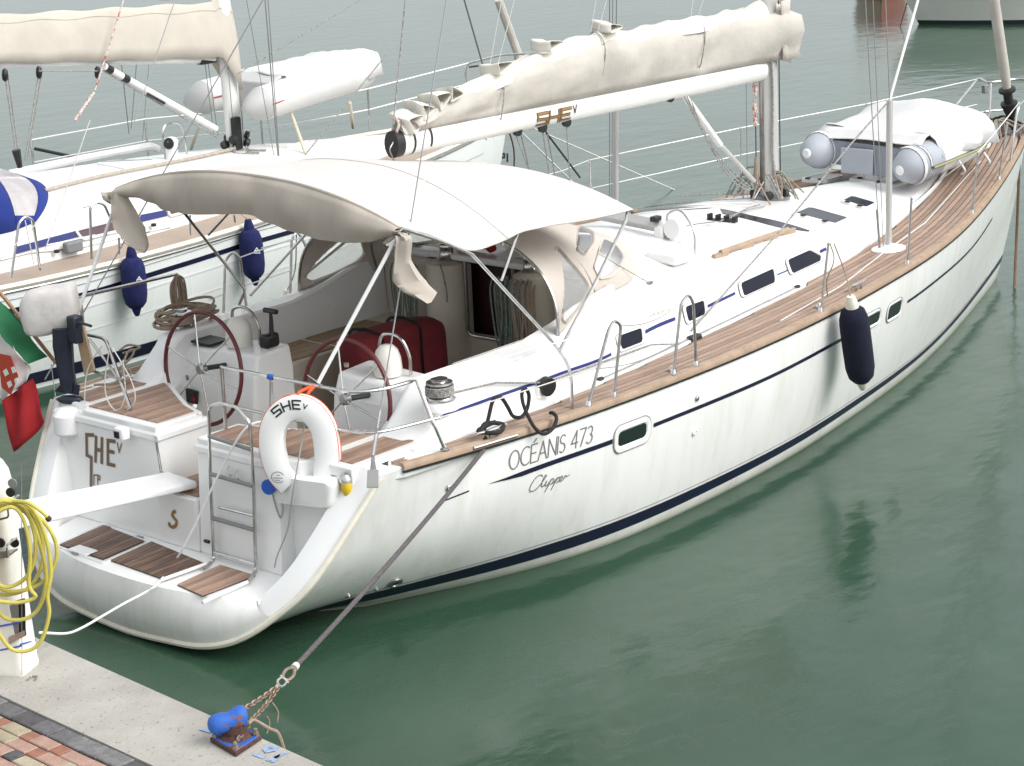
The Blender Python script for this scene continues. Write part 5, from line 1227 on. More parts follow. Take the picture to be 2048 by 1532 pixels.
# lines hanging from the port pushpit --------------------------------
for k, l in enumerate([[(205, 690), (175, 740), (170, 810), (185, 835), (225, 833)], [(220, 690), (210, 760), (215, 800), (235, 822), (250, 790), (246, 720)], [(225, 695), (262, 760), (270, 800), (255, 820)]]):
    tag(MB().tube(curve([PX(*p, 1.03) for p in l], 6), .005, 6).build('light_line', ROPEW), ['thin white line looping low over the name on the locker', 'thin white line in a double loop under the port rail corner', 'thin white line looping outside the port rail post'][k], 'rope', 'white lines hanging from the port stern rail')
# tan warp coiled on the port quarter, coil hung on the rail ----------
random.seed(9)
cw = thing('coiled_warp', 'thick tan rope coil piled round the port cockpit winch', 'rope', (2.3, 1.62, 1.68)); c0 = PZ(375, 665, 1.72)
for i in range(10):
    rx, ry = random.uniform(.16, .30), random.uniform(.12, .20); z = 1.705+.014*i; ph_ = random.uniform(0, 6.28)
    MB().tube([V(2.40+rx*math.cos(a)*1.15+.02*math.sin(3*a+ph_), 1.62+ry*math.sin(a), z+.02*math.sin(2*a+ph_)) for a in [2*math.pi*k/26 for k in range(26)]], .012, 6, closed=True).build('coil_turn', ROPET, cw)
rc = thing('hung_rope_coil', 'tan rope coil hanging from the port rail beside the wheel', 'rope', PY(358, 600, 1.80))
for i in range(9):
    o = random.uniform(-9, 9); l = [(354+o*.3, 552), (350+o, 575), (354+o, 615+random.uniform(-10, 6)), (362+o, 622), (366+o*.8, 590), (358+o*.3, 552)]
    MB().tube(curve([PY(*p, 1.79-.004*i) for p in l], 5), .010, 6).build('coil_turn', ROPET, rc)
MB().tube(curve([PY(*p, 1.76) for p in [(356, 550), (368, 560), (374, 600), (375, 620)]], 5), .008, 6).build('coil_tail', ROPET, rc)
qd = thing('stern_warp', 'loose tan rope flaked on the port helm seat', 'rope', PZ(230, 765, 1.40))
for l in [[(188, 770), (230, 765), (250, 742), (262, 745), (240, 770), (200, 778)], [(205, 755), (240, 735), (262, 715), (268, 700), (255, 705), (245, 740), (252, 758)], [(240, 700), (256, 690), (280, 694), (262, 702), (246, 706)]]:
    MB().tube(curve([PZ(*p, 1.41+.012*i) for i, p in enumerate(l)], 5), .010, 6).build('rope_bight', ROPET, qd)
# blue starboard fender ---------------------------------------------
def fender(name, top, bot, r_, m, cap, lab, grp, line=None):
    top, bot = V(*top), V(*bot); d = unit(bot-top); L_ = np.linalg.norm(bot-top)
    t_ = thing(name, lab, 'fender', bot, grp)
    MB().lathe([(.001, .0), (r_*.45, .01), (r_*.8, .05), (r_*.97, .13), (r_, .22), (r_, L_*.6), (r_*.98, L_-.16), (r_*.85, L_-.07), (r_*.55, L_-.02), (.001, L_)], top, d, 24).build('fender_body', m, t_, smooth=60)
    MB().lathe([(.035, -.10), (.05, -.05), (.062, .0), (.06, .03)], top, d, 14).build('fender_neck', cap, t_); MB().lathe([(.06, L_-.03), (.045, L_+.02), (.03, L_+.06), (.02, L_+.075)], top, d, 14).build('fender_tail', cap, t_)
    if line is not None: MB().tube(curve([top-d*.1]+[V(*p) for p in line], 5), .006, 6).build('fender_line', ROPET, t_)
    return t_
fy = -2.19
fender('fender', PY(1704, 612, fy), PY(1724, 765, fy+.02), .135, FENN, CREAM, 'dark navy cloth fender hanging amidships on the near yacht', 'hanging fenders', [PY(1690, 545, -2.02), PY(1668, 487, -1.98)])
MB().tube(curve([PY(1660, 486, -1.97), PY(1668, 520, -1.97), PY(1654, 560, -1.9), PY(1655, 592, -1.85)], 5), .006, 6).build('fender_tail_line', ROPET, Yt)
# mooring line, chain, shackle --------------------------------------
m0 = PS(962, 903, FS)+V(0, -.03, .02); BC = sum(PZ(*p, .70) for p in [(420, 1484), (472, 1515), (524, 1480), (474, 1453)])/4; m1 = BC+V(.04, .03, .11)
sh_ = PY(*[588, 1336], (m0+(m1-m0)*.80)[1])
ml = thing('mooring_line', 'dark grey mooring rope running from the starboard stern cleat down to the chain', 'rope', sh_)
MB().tube(sag(m0, sh_, .03, 20), .0165, 8).build('rope', ROPEG, ml); MB().tube([V(cc[0], cc[1], 1.40), m0+V(0, .03, .03), m0], .0165, 8).build('cleat_part', ROPEB, ml)
MB().tube(curve([V(cc[0]-.1, cc[1]+.03, 1.40), V(cc[0], cc[1]+.06, 1.44), V(cc[0]+.12, cc[1], 1.41), V(cc[0], cc[1]-.06, 1.39), V(cc[0]-.1, cc[1]+.05, 1.41), V(cc[0]+.09, cc[1]+.05, 1.43)], 5), .017, 8).build('cleat_turns', ROPEB, ml)
md = unit(sh_-m0); MB().tube([sh_-md*.0, sh_-md*.035], .024, 8).build('rope_seizing', ROPEW, ml)
sd_ = unit(np.cross(md, _fw)); MB().tube(curve([sh_+md*.0, sh_+md*.05+sd_*.028, sh_+md*.11+sd_*.022, sh_+md*.13, sh_+md*.11-sd_*.022, sh_+md*.05-sd_*.028], 4, True), .010, 6, closed=True).build('thimble', GALV, ml)
sk = sh_+md*.13; MB().tube(curve([sk-sd_*.02, sk+md*.05-sd_*.024, sk+md*.075, sk+md*.05+sd_*.024, sk+sd_*.02], 4), .008, 6).tube([sk-sd_*.034, sk+sd_*.034], .008, 6).build('shackle', STEEL, ml)
def chain(nm, a, b, parent, n, s_=.030, sagd=.0):
    mb2 = MB(); P = sag(a, b, sagd, n+1)
    for i in range(n):
        c0 = (P[i]+P[i+1])/2; d = unit(P[i+1]-P[i]); L_ = np.linalg.norm(P[i+1]-P[i])*.5+.008; q = unit(np.cross(d, (0, 0, 1))); q = q if i % 2 else np.cross(d, q)
        mb2.tube([c0+d*L_*math.cos(t)+q*.014*math.sin(t) for t in [2*math.pi*k/12 for k in range(12)]], .0052, 5, closed=True)
    return mb2.build(nm, GALV, parent, smooth=60)
ch = thing('mooring_chain', 'rusty double strand of galvanised chain from the shackle to the blue bollard', 'chain', m1)
ca = sk+md*.07; chain('chain_strand', ca, BC+V(.02, .085, .12), ch, 17, sagd=.012); chain('chain_strand', ca, BC+V(.085, .0, .075), ch, 17, sagd=.022)
chain('chain_turn', BC+V(-.06, -.085, .06), BC+V(.09, -.01, .065), ch, 6, sagd=.0)
q = PY(545, 1405, (ca+(m1-ca)*.4)[1]); MB().tube(curve([q, q+V(.02, -.02, -.06), q+V(.0, -.03, -.12)], 4), .004, 5).tube(curve([q-V(.08, .03, .05), q-V(.06, .03, .1), q-V(.09, .03, .16)], 4), .004, 5).build('twine_tail', ROPET, ch)
# black warp standing in stiff loops on the quarter -------------------
lp = [(962, 868), (974, 846), (984, 806), (992, 795), (1004, 797), (1016, 815), (1026, 832), (1042, 834), (1054, 818), (1058, 792), (1052, 779), (1044, 785), (1046, 806), (1056, 832), (1070, 856), (1088, 868), (1106, 856), (1113, 836), (1106, 826), (1100, 826)]
tag(MB().tube(curve([PY(*p, ([-1.88]*12+[-1.92, -1.98, -2.06, -2.09, -2.09, -2.07, -2.03, -2.0])[i]) for i, p in enumerate(lp)], 5), .0145, 8).build('black_warp', ROPEB), 'stiff black rope standing in loops on the starboard side deck', 'rope')
# shore power cable ----------------------------------------------------
lp = [((80, 1265), -1.45), ((132, 1267), -1.1), ((165, 1255), -.8), ((205, 1232), -.45), ((250, 1206), -.1), ((290, 1185), .1)]
P = [PX(*p, x) for p, x in lp]+[PZ(315, 1168, PZL+.03), PX(345, 1130, .62), PX(365, 1098, .68), PX(395, 1040, .74), PX(420, 985, .77), PX(452, 920, .80), PX(482, 868, .82), PX(505, 848, .90), PX(528, 846, 1.0), PX(533, 870, 1.02)]
tag(MB().tube(curve(P, 6), .009, 8).build('shore_power_cable', PVC), 'white shore power cable running from the pedestal across the bathing platform', 'cable')
# ------------------------------------------------------------------ dinghy lashed on the fore deck
dg = thing('inflatable_dinghy', 'grey inflatable dinghy under a pale cover lashed on the near foredeck', 'dinghy', (11.6, 0, 1.62))
RT = .205
def tub(sg, name):
    base = V(10.62, -.60, 1.90) if sg < 0 else V(10.72, .58, 1.95); tip = PZ(1790, 345, 1.84) if sg < 0 else PZ(1605, 312, 1.93)
    path = curve([base, V(11.1, sg*.60, 1.93), V(11.8, sg*.56, 1.96), V(12.3, sg*.34, 1.98), V(12.5, 0, 2.0)], 8)
    o = MB().tube(path, [RT]*(len(path)), 20).build(name, PVCL, dg, smooth=60)
    L_ = np.linalg.norm(tip-base); d = unit(unit(tip-base)+2*unit(path[0]-path[2]))
    MB().lathe([(RT, 0), (RT*.97, L_*.28), (RT*.72, L_*.72), (RT*.34, L_*.95), (.001, L_)], base, d, 22).build('tube_cone', PVCG, o, smooth=60)
    MB().tube([base-d*.02, path[5]], RT+.003, 22).build('tube_end_panel', PVCG, o, smooth=60)
    MB().lathe([(.05, L_*.93), (.055, L_*.97), (.04, L_*1.02), (.001, L_*1.03)], base, d, 12).build('cone_cap', PVCL, o)
    MB().lathe([(RT*1.035, L_*.2), (RT*.99, L_*.33)], base-d*.0, d, 24, caps=False).build('white_band', PVC, o)
    pr_ = curve([base+V(0, sg*(RT+.012), -.02), V(11.1, sg*(.60+RT+.012), 1.90), V(11.8, sg*(.56+RT+.01), 1.93), V(12.3, sg*(.34+.19), 1.95)], 8)
    MB().tube(pr_, .024, 8, flat=.6).build('rubbing_strake', mat('strake_grey', (.16, .16, .13), .6), o); MB().tube([p+V(0, sg*.018, 0) for p in pr_], .008, 6).build('strake_line', mat('strake_yellow', (.42, .38, .12), .6), o)
    return o
ts = tub(-1, 'buoyancy_tube'); tub(1, 'buoyancy_tube')
tr = [V(10.60, -.46, 1.72), V(10.60, .44, 1.76), V(10.62, .44, 2.08), V(10.62, -.46, 2.05)]
MB().hexa(tr, [p+V(.04, 0, 0) for p in tr]).build('dinghy_transom', PVCD, dg, smooth=0, bevel=.01)
MB().box((10.575, .08, 1.88), (.02, .40, .28)).build('motor_plate', PVCG, dg, bevel=.01); MB().box((10.57, .33, 1.80), (.02, .12, .05)).build('drain_label', PVC, dg)
rows = []
for i in range(31):
    x = 10.84+(12.62-10.84)*i/30; k = max(0, (x-11.95)/.67); wd = .80*(1-k**2.2*.75)
    hump = .15*math.exp(-((x-11.85)/.32)**2)+.03*math.sin(5*x); row = []
    for j in range(19):
        v = -1+j/9; a = abs(v); z = 1.98+RT*.9-.10*k+.06*(1-a)+hump*(1-a**2)+.03*max(0, 1-((a-.72)/.25)**2)
        if a > .85: z -= (a-.85)/.15*.22
        row.append(V(x+.0, v*wd+.02*math.sin(9*x+4*v), z+.010*math.sin(13*x+7*v)))
    rows.append(row)
rows.append([p*V(0, .6, 0)+V(12.68, 0, 1.93) for p in rows[-1]])
MB().grid(rows).build('dinghy_cover', PVCOV, dg, smooth=70, solid=.006)
MB().tube(curve([V(10.7, .35, 2.1), V(10.75, .1, 2.16), V(10.8, -.2, 2.13), V(10.8, -.25, 2.0)], 5), .008, 6).build('lashing', GREY, dg)
for x, sg in ((11.2, -1), (11.75, -1)): MB().tube(curve([V(x, sg*.80, 1.86), V(x+.03, sg*.86, 1.75), V(x+.06, sg*.80, 1.70)], 4), .012, 6).build('grab_loop', PVC, dg)
MB().box((12.9, .0, 1.72), (.40, .36, .16)).build('windlass_cover', WHITE, Yt, bevel=.04, bseg=3)

rows = [[V(x, yy, (2.07 if x < 10.7 else 2.12+(x-10.7)*.25)+.05*(1-(yy/.46)**2)+(.03*(abs(yy)/.46)**3)) for yy in np.linspace(-.66, .66, 13)] for x in (10.60, 10.66, 10.75, 10.92)]
MB().grid(rows).build('cover_lip', PVCOV, dg, smooth=70, solid=.006)
# ------------------------------------------------------------------ quay
QZ = .70
qe = lambda y: -1.149+.081*y; qi = lambda y: -1.865+.058*y
ys_ = list(np.linspace(-16, 10, 40))
def grime(m):
    t = m.node_tree; N = t.nodes; L = t.links; p = N['Principled BSDF']; src = p.inputs['Base Color'].links[0].from_socket
    g = N.new('ShaderNodeNewGeometry'); n = N.new('ShaderNodeTexNoise'); n.inputs['Scale'].default_value = 42; n.inputs['Detail'].default_value = 3; L.new(g.outputs['Position'], n.inputs['Vector'])
    cr = N.new('ShaderNodeValToRGB'); cr.color_ramp.elements[0].position = .27; cr.color_ramp.elements[1].position = .36; cr.color_ramp.elements[0].color = (.45, .42, .40, 1); L.new(n.outputs[0], cr.inputs[0])
    mx = N.new('ShaderNodeMixRGB'); mx.blend_type = 'MULTIPLY'; mx.inputs[0].default_value = 1; L.new(src, mx.inputs[1]); L.new(cr.outputs[0], mx.inputs[2]); L.new(mx.outputs[0], p.inputs['Base Color'])
grime(CONC)
b = MB(); b.loft([[V(qi(y), y, QZ), V(qe(y)-.03, y, QZ), V(qe(y)-.008, y, QZ-.008), V(qe(y), y, QZ-.03), V(qe(y)+.01, y, -1.2), V(qi(y), y, -1.2)] for y in ys_])
quay = tag(b.build('quay', CONC, smooth=25), kind='structure')
b = MB(); b.add([(-30, -16, QZ-.045), (qi(-16)+.02, -16, QZ-.045), (qi(10)+.02, 10, QZ-.045), (-30, 10, QZ-.045)], [(0, 1, 2, 3)])
bed = tag(b.build('pavement', mat('paver_joint_sand', (.045, .036, .032), .95, var=.4, vs=30), smooth=0), kind='structure')
PAV = [mat('paver_%d' % i, c, .85, c2=c2, vs=14, bump=.5, bs=70, detail=6) for i, (c, c2) in enumerate([((.38, .325, .225), (.26, .22, .155)), ((.33, .15, .10), (.22, .095, .065)), ((.41, .26, .205), (.30, .185, .145)), ((.36, .20, .15), (.26, .14, .105)), ((.42, .36, .26), (.31, .26, .185))])]
PAVG = [mat('grey_paver_%d' % i, c, .85, c2=c2, vs=16, bump=.6, bs=60, detail=6) for i, (c, c2) in enumerate([((.10, .095, .10), (.055, .05, .052)), ((.15, .145, .15), (.08, .075, .078)), ((.21, .205, .205), (.11, .105, .105))])]
def brick_mesh(lx, ly, m, nm):
    b = MB(); e = .006; h = .05
    b.loft([[V(-lx/2, -ly/2, -h), V(lx/2, -ly/2, -h), V(lx/2, ly/2, -h), V(-lx/2, ly/2, -h)], [V(-lx/2, -ly/2, -e), V(lx/2, -ly/2, -e), V(lx/2, ly/2, -e), V(-lx/2, ly/2, -e)], [V(-lx/2+e, -ly/2+e, 0), V(lx/2-e, -ly/2+e, 0), V(lx/2-e, ly/2-e, 0), V(-lx/2+e, ly/2-e, 0)]])
    me = bpy.data.meshes.new(nm); me.from_pydata([tuple(v) for v in b.v], [], b.f); bm = bmesh.new(); bm.from_mesh(me); bmesh.ops.recalc_face_normals(bm, faces=bm.faces); bm.to_mesh(me); bm.free(); me.materials.append(m); return me
rz = -math.atan(.058)
dq = unit((-.058, -1, 0)); nq = V(-1, .058, 0)/math.hypot(1, .058)     # along the quay to the right, away from the water
G = {}
random.seed(21)
def paver(c, lx, ly, m):
    k = (round(lx, 3), round(ly, 3), m.name)
    if k not in G: G[k] = brick_mesh(lx, ly, m, 'paver')
    o = bpy.data.objects.new('paver', G[k]); col.objects.link(o); place(o, c, bed); o.rotation_euler = (random.uniform(-.008, .008), random.uniform(-.008, .008), math.atan2(dq[1], dq[0])+random.uniform(-.006, .006)); return o
org_ = V(qi(-.9), -.9, QZ-.004)
s_ = 0.
while s_ < 3.3:                                          # soldier row of grey setts along the concrete
    l = random.choice([.14, .17, .20, .21]); paver(org_+dq*(s_+l/2)+nq*.075+V(0, 0, random.uniform(-.004, .002)), l-.010, .135, PAVG[random.choice([0, 1, 1, 2, 2])]); s_ += l
for r_ in range(8):
    s_ = -.05-.07*(r_ % 3)
    while s_ < 3.4:
        l = random.choice([.20, .20, .105, .105, .20]); c = org_+dq*(s_+l/2)+nq*(.155+.054+.108*r_)
        if l > .15: m_ = random.choice([PAV[0], PAV[4], PAV[2], PAV[0], PAV[2]])
        else: m_ = random.choice([PAV[1], PAV[3], PAV[1]])
        if random.random() < .05: m_ = PAVG[0]
        px = _fw@(c-CAM)
        if c[1] < -1.0 and c[1] > -4.2: paver(c+V(0, 0, random.uniform(-.004, .003)), l-.008, .10, m_)
        s_ += l
MB().box(PZ(10, 1392, QZ-.03)+V(-.05, .1, 0), (.22, .5, .03)).build('drain_channel', RUST, bed)
# blue paint marks on the concrete
bp = mat('faded_blue_paint', (.12, .26, .52), .85, c2=(.36, .42, .50), vs=40)
ps = [[(510, 1510), (526, 1516)], [(552, 1497), (540, 1494), (530, 1500), (534, 1505), (548, 1502), (553, 1496)], [(537, 1521), (552, 1516), (572, 1506)], [(546, 1524), (556, 1512)], [(404, 1460), (420, 1465)], [(425, 1451), (431, 1455)]]
strokes('paint_mark', ps, .026, lambda u, v: (PZ(u, v, QZ), V(0, 0, 1)), bp, quay, .004)
# bollard ------------------------------------------------------------
pc = [PZ(*p, QZ) for p in [(420, 1484), (472, 1515), (524, 1480), (474, 1453)]]; bc = sum(pc)/4
bo_ = thing('bollard', 'blue painted iron bollard with a rusty base plate on the quay edge', 'bollard', bc)
MB().hexa(pc, [p+V(0, 0, .028) for p in pc]).build('base_plate_edge', RUST, bo_, smooth=0, bevel=.006)
MB().hexa([bc+(p-bc)*.93+V(0, 0, .026) for p in pc], [bc+(p-bc)*.90+V(0, 0, .034) for p in pc]).build('base_plate', BLUEP, bo_, smooth=0)
MB().lathe([(.10, .03), (.082, .045), (.07, .06), (.068, .10), (.07, .12)], bc, (0, 0, 1), 20).build('bollard_neck', RUST, bo_)
hd = unit(PZ(438, 1448, .92)-PZ(472, 1442, .92)); 
sdh = V(-hd[1], hd[0], 0)
def bring(t, w_, h_, zc_): return [bc+hd*t+sdh*w_*math.copysign(abs(math.cos(q))**.8, math.cos(q))+V(0, 0, zc_+h_*math.copysign(abs(math.sin(q))**.8, math.sin(q))) for q in [2*math.pi*k/20 for k in range(20)]]
MB().loft([bring(-.075, .03, .035, .16), bring(-.065, .055, .055, .155), bring(-.03, .062, .066, .150), bring(0, .060, .060, .142), bring(.03, .056, .052, .134), bring(.07, .064, .058, .132), bring(.115, .062, .056, .128), bring(.145, .045, .040, .126), bring(.155, .02, .018, .125)]).build('bollard_head', BLUEP, bo_, smooth=60)
for p in pc: MB().lathe([(.020, .03), (.020, .05), (.012, .051), (.012, .075), (.001, .076)], bc+(p-bc)*.78, (0, 0, 1), 6).build('bolt', GALV, bo_, smooth=0)
tag(MB().tube(curve([bc+V(.06, -.05, .10), bc+V(.13, -.02, .09), bc+V(.19, -.08, .03), bc+V(.22, -.12, .0), bc+V(.25, -.13, -.12)], 5), .010, 6).build('bollard_lanyard', ROPET), 'short pale rope end trailing from the blue bollard over the quay edge', 'rope')
# service pedestal ----------------------------------------------------
A_ = V(-1.70, -1.38, QZ); e1 = unit((.90, .43, 0)); e2 = V(-e1[1], e1[0], 0)
pd = thing('service_pedestal', 'tall cream plastic shore service pedestal with a domed top', 'pedestal', A_+e1*.12+e2*.2)
def foot(z, g, r_=.05):
    q = [A_+e1*g+e2*g, A_+e1*(.25-g)+e2*g, A_+e1*(.25-g)+e2*(.42-g), A_+e1*g+e2*(.42-g)]; return [V(p[0], p[1], z) for p in rnd(q, r_, 5, True)]
MB().loft([foot(QZ, 0), foot(QZ+.02, -.004), foot(QZ+.05, .002), foot(1.40, .018), foot(1.42, .020), foot(1.93, .026), foot(2.02, .034, .06), foot(2.08, .055, .07), foot(2.12, .09, .06)]).build('pedestal_body', PLASW, pd, smooth=50)
nl = -e1
def PLN(px, py, off=0.):
    d = ray(px, py); p0 = A_+nl*off; return CAM+d*(np.dot(p0-CAM, nl)/np.dot(d, nl))
def quad(l, nm, m, off, th=.006):
    q = [PLN(*p, off) for p in l]; return MB().hexa(q, [p+nl*th for p in q]).build(nm, m, pd, smooth=0)
quad([(17, 1205), (50, 1196), (52, 1270), (20, 1288)], 'meter_recess', BLACK, -.028); quad([(20, 1210), (37, 1206), (38, 1270), (22, 1278)], 'meter_window', GREY, -.02); quad([(20, 1272), (52, 1258), (53, 1270), (21, 1286)], 'meter_sill', STEEL, -.018, .02)
for l, m_ in [((26, 966), PLASW), ((22, 984), BLACK), ((30, 1085), BLACK), ((2, 1085), BLACK)]: MB().lathe([(.030, 0), (.030, .012), (.001, .013)], PLN(*l, -.022), nl, 14).build('socket_cover' if m_ is PLASW else 'socket_hole', m_ if m_ is BLACK else GREY, pd)
for y0 in (1242, 1290):
    MB().tube([PLN(-30, y0+16, -.006), PLN(42, y0+2, -.006), A_+e1*.02+e2*.0+V(0, 0, PLN(42, y0+2)[2]-QZ), PX(70, y0-10, -1.5)], .006, 5).build('blue_line', BLUEC, pd)
MB().tube([PLN(43, 930, -.015), PLN(44, 1350, .002)], .003, 4).build('body_seam', GREY, pd)
sh0 = [PLN(-5, 1108, -.02), PLN(36, 1100, -.02)]; MB().hexa([p for p in sh0]+[sh0[1]+nl*.13, sh0[0]+nl*.13], [p+V(0, 0, .012) for p in [sh0[0], sh0[1], sh0[1]+nl*.13, sh0[0]+nl*.13]]).build('socket_shelf', STEELD, pd, smooth=0)
MB().tube(rnd([sh0[1]+V(0, 0, .08), sh0[1]+nl*.13+V(0, 0, .08), sh0[1]+nl*.13], .02), .008, 6).build('shelf_guard', STEEL, pd)
br = [PLN(8, 1020, -.02), PLN(40, 1012, -.02)]; MB().tube(rnd([br[0]+V(0, 0, .07), br[0]+nl*.15+V(0, 0, .07), br[0]+nl*.15-V(0, 0, .02), br[1]+nl*.15-V(0, 0, .02), br[1]+nl*.15+V(0, 0, .07), br[1]+V(0, 0, .07)], .02), .007, 6).build('hose_bracket', STEEL, pd)
MB().tube(rnd([PZ(55, 1360, QZ+.01), PZ(62, 1352, QZ+.01), PZ(74, 1352, QZ+.01), PZ(70, 1360, QZ+.01)], .01), .005, 5).build('floor_staple', STEELD, pd)
# yellow hose ----------------------------------------------------------
hz_ = thing('water_hose', 'yellow water hose hung in loops on the cream pedestal', 'hose', A_)
pn = unit((-.75, -.66, 0)); p0_ = A_+pn*.10
def PH(px, py, off=0.):
    d = ray(px, py); q = p0_+pn*off; return CAM+d*(np.dot(q-CAM, pn)/np.dot(d, pn))
loops = [[(20, 1005), (60, 1025), (85, 1080), (80, 1140), (50, 1180), (-10, 1185), (-40, 1120), (-20, 1030)], [(25, 1000), (75, 1030), (108, 1075), (112, 1120), (90, 1160), (50, 1180), (0, 1175), (-45, 1100), (-15, 1015)],
         [(18, 1012), (55, 1030), (80, 1090), (92, 1160), (75, 1220), (35, 1240), (-5, 1220), (-50, 1110), (-15, 1020)], [(15, 1008), (50, 1020), (70, 1075), (66, 1130), (40, 1165), (0, 1170), (-30, 1110), (-15, 1030)],
         [(22, 1003), (62, 1015), (90, 1070), (102, 1140), (95, 1190), (98, 1230), (80, 1285), (45, 1303), (10, 1285), (-30, 1200), (-50, 1090), (-10, 1012)], [(16, 1015), (45, 1035), (60, 1100), (58, 1170), (70, 1195), (20, 1205), (-30, 1180), (-35, 1060)]]
for i, l in enumerate(loops): MB().tube(curve([PH(*p, .025*i-.03) for p in l], 6, True), .0125, 8, closed=True).build('hose_loop', YELL, hz_)
MB().tube(curve([PH(20, 1002, .06), PH(55, 1005, .12), PH(82, 1022, .14), PH(95, 1035, .14)], 6), .0125, 8).build('hose_end', YELL, hz_); MB().lathe([(.017, 0), (.019, .02), (.012, .03)], PH(94, 1034, .14), (.3, -.3, -.6), 10).build('hose_nozzle', RUST, hz_)
# ------------------------------------------------------------------ the yacht in the next berth
ph_n = R(-3.5); cN, sN = math.cos(ph_n), math.sin(ph_n); ON = V(.914, 8.214, 0)
def NW(x, y, z): return V(ON[0]+x*cN-y*sN, ON[1]+x*sN+y*cN, z)
def NL(p): d = np.array(p)-ON; return V(d[0]*cN+d[1]*sN, -d[0]*sN+d[1]*cN, p[2])
Nt = thing('sailing_yacht', 'white sailing yacht in the next berth with a blue sprayhood and cream boom cover', 'sailboat', NW(6, 0, 0), 'moored sailing yachts')
Yt['group'] = 'moored sailing yachts'
bN = spl([0, 2, 3.3, 5, 6.9, 9, 11, 12, 12.45], [1.65, 1.97, 2.10, 2.08, 1.83, 1.33, .72, .28, .04]); hN = spl([0, 3, 7, 10, 12.45], [1.20, 1.18, 1.25, 1.36, 1.47]); wN = spl([0, 1, 3, 5, 7, 9, 11, 11.9, 12.6], [1.0, 1.5, 1.85, 1.83, 1.5, 1.0, .36, 0, -.3])
def HN_(x, z):
    if z < 0: return max(.01, wN(x))
    s_ = min(1, z/hN(x)); return max(.01, wN(x)+(bN(x)-wN(x))*(1-(1-s_)**1.9))
rows = {}
for sg in (-1, 1):
    rows[sg] = []
    for i in range(50):
        x = 12.45*i/49; zt = hN(x); row = []
        for v in [-.15, 0, .05, .12, .2, .3, .45, .6, .8, 1]:
            z = v*zt; xx = min(x, 11.9+.55*max(0, v)) if x > 11 else x
            row.append(NW(xx, sg*HN_(xx, z), z))
        rows[sg].append(row)
b = MB(); b.grid(rows[-1]); b.grid(rows[1]); b.grid([rows[-1][-1], rows[1][-1]]); b.grid([rows[-1][0], rows[1][0]])
NH = mat('neighbour_hull', (.77, .79, .775), .25, var=.05, vs=2, coat=.3, stretch=(1, 1, .15), detail=2)
nh = b.build('hull', NH, Nt, smooth=50)
def nband(nm, f0, f1, x0, x1, m, sgs=(-1,)):
    for sg in sgs:
        A = [NW(x, sg*(HN_(x, f0(x))+.006), f0(x)) for x in np.linspace(x0, x1, 50)]; B = [NW(x, sg*(HN_(x, f1(x))+.006), f1(x)) for x in np.linspace(x0, x1, 50)]; MB().grid([A, B]).build(nm, m, nh, smooth=50)
FN = lambda x, z: NW(NL((x, 6, z))[0], -HN_(NL((x, 6, z))[0], z), z)[1]
def PNh(px, py):
    y = 6.
    for _ in range(40):
        p = PY(px, py, y); y = .6*y+.4*FN(p[0], p[2])
    return PY(px, py, y)
nband('boot_stripe', lambda x: .06, lambda x: .20, .5, 11.9, NAVY)
cvn = [NL(PNh(*p)) for p in [(165, 590), (330, 540), (480, 492), (620, 452)]]; cvf = lin([p[0] for p in cvn], [p[2] for p in cvn])
nband('cove_stripe', lambda x: cvf(x)-.028, lambda x: cvf(x)+.028, 1.0, 11.3, NAVY)
nband('styling_line', lambda x: cvf(x)+.115, lambda x: cvf(x)+.122, 1.0, 11.5, GREY); nband('moulded_line', lambda x: cvf(x)-.155, lambda x: cvf(x)-.135, 1.0, 11.5, PVC); nband('moulded_line', lambda x: cvf(x)-.42, lambda x: cvf(x)-.405, 1.0, 11.3, PVC)
# registration figures near the bow
def regfn(u, v):
    p = PNh(990+u*30, 322-v*16); return p, V(-.4, -.9, 0)
strokes('registration', [[(0, 0), (.05, .9)], [(.3, .0), (.3, .9), (.6, .9), (.6, .45), (.3, .45)], [(.8, 0), (.8, .85)]], .03, regfn, BLKLET, nh, .01)
# toe rail, deck
for sg in (-1, 1):
    MB().tube([NW(x, sg*bN(x), hN(x)+.02) for x in np.linspace(.2, 12.4, 60)], .035, 6).build('toe_rail', CREAM, nh)
    MB().tube([NW(x, sg*(bN(x)+.012), hN(x)-.03) for x in np.linspace(.2, 12.4, 60)], .014, 5).build('rubbing_strake', STEELD, nh)
NTK = mat('neighbour_teak', (.43, .345, .28), .8, c2=(.31, .24, .19), vs=5, stretch=(.6, 22, 3), bump=.2)
ywN = spl([0, 2, 4, 6, 7.5, 9, 10.2, 11], [1.45, 1.50, 1.48, 1.30, 1.08, .75, .38, .06])
zdN = lambda x, y: hN(x)+.015+.06*(1-(y/max(bN(x), .05))**2)
for sg in (-1, 1):
    rw = []
    for x in np.linspace(.1, 12.3, 60):
        a = bN(x)-.02; c_ = max(.0, ywN(x)-.05) if x < 11 else 0; c_ = min(c_, a-.01); rw.append([NW(x, sg*(a+(c_-a)*k/3), zdN(x, a+(c_-a)*k/3)) for k in range(4)])
    MB().grid(rw).build('side_deck', NTK, Nt, smooth=60)
zsN = spl([0, 4, 6, 8, 10, 11], [1.55, 1.60, 1.60, 1.55, 1.47, 1.44]); zcN = spl([0, 4, 6, 8, 10, 11], [1.88, 1.86, 1.82, 1.72, 1.56, 1.47])
rw = []
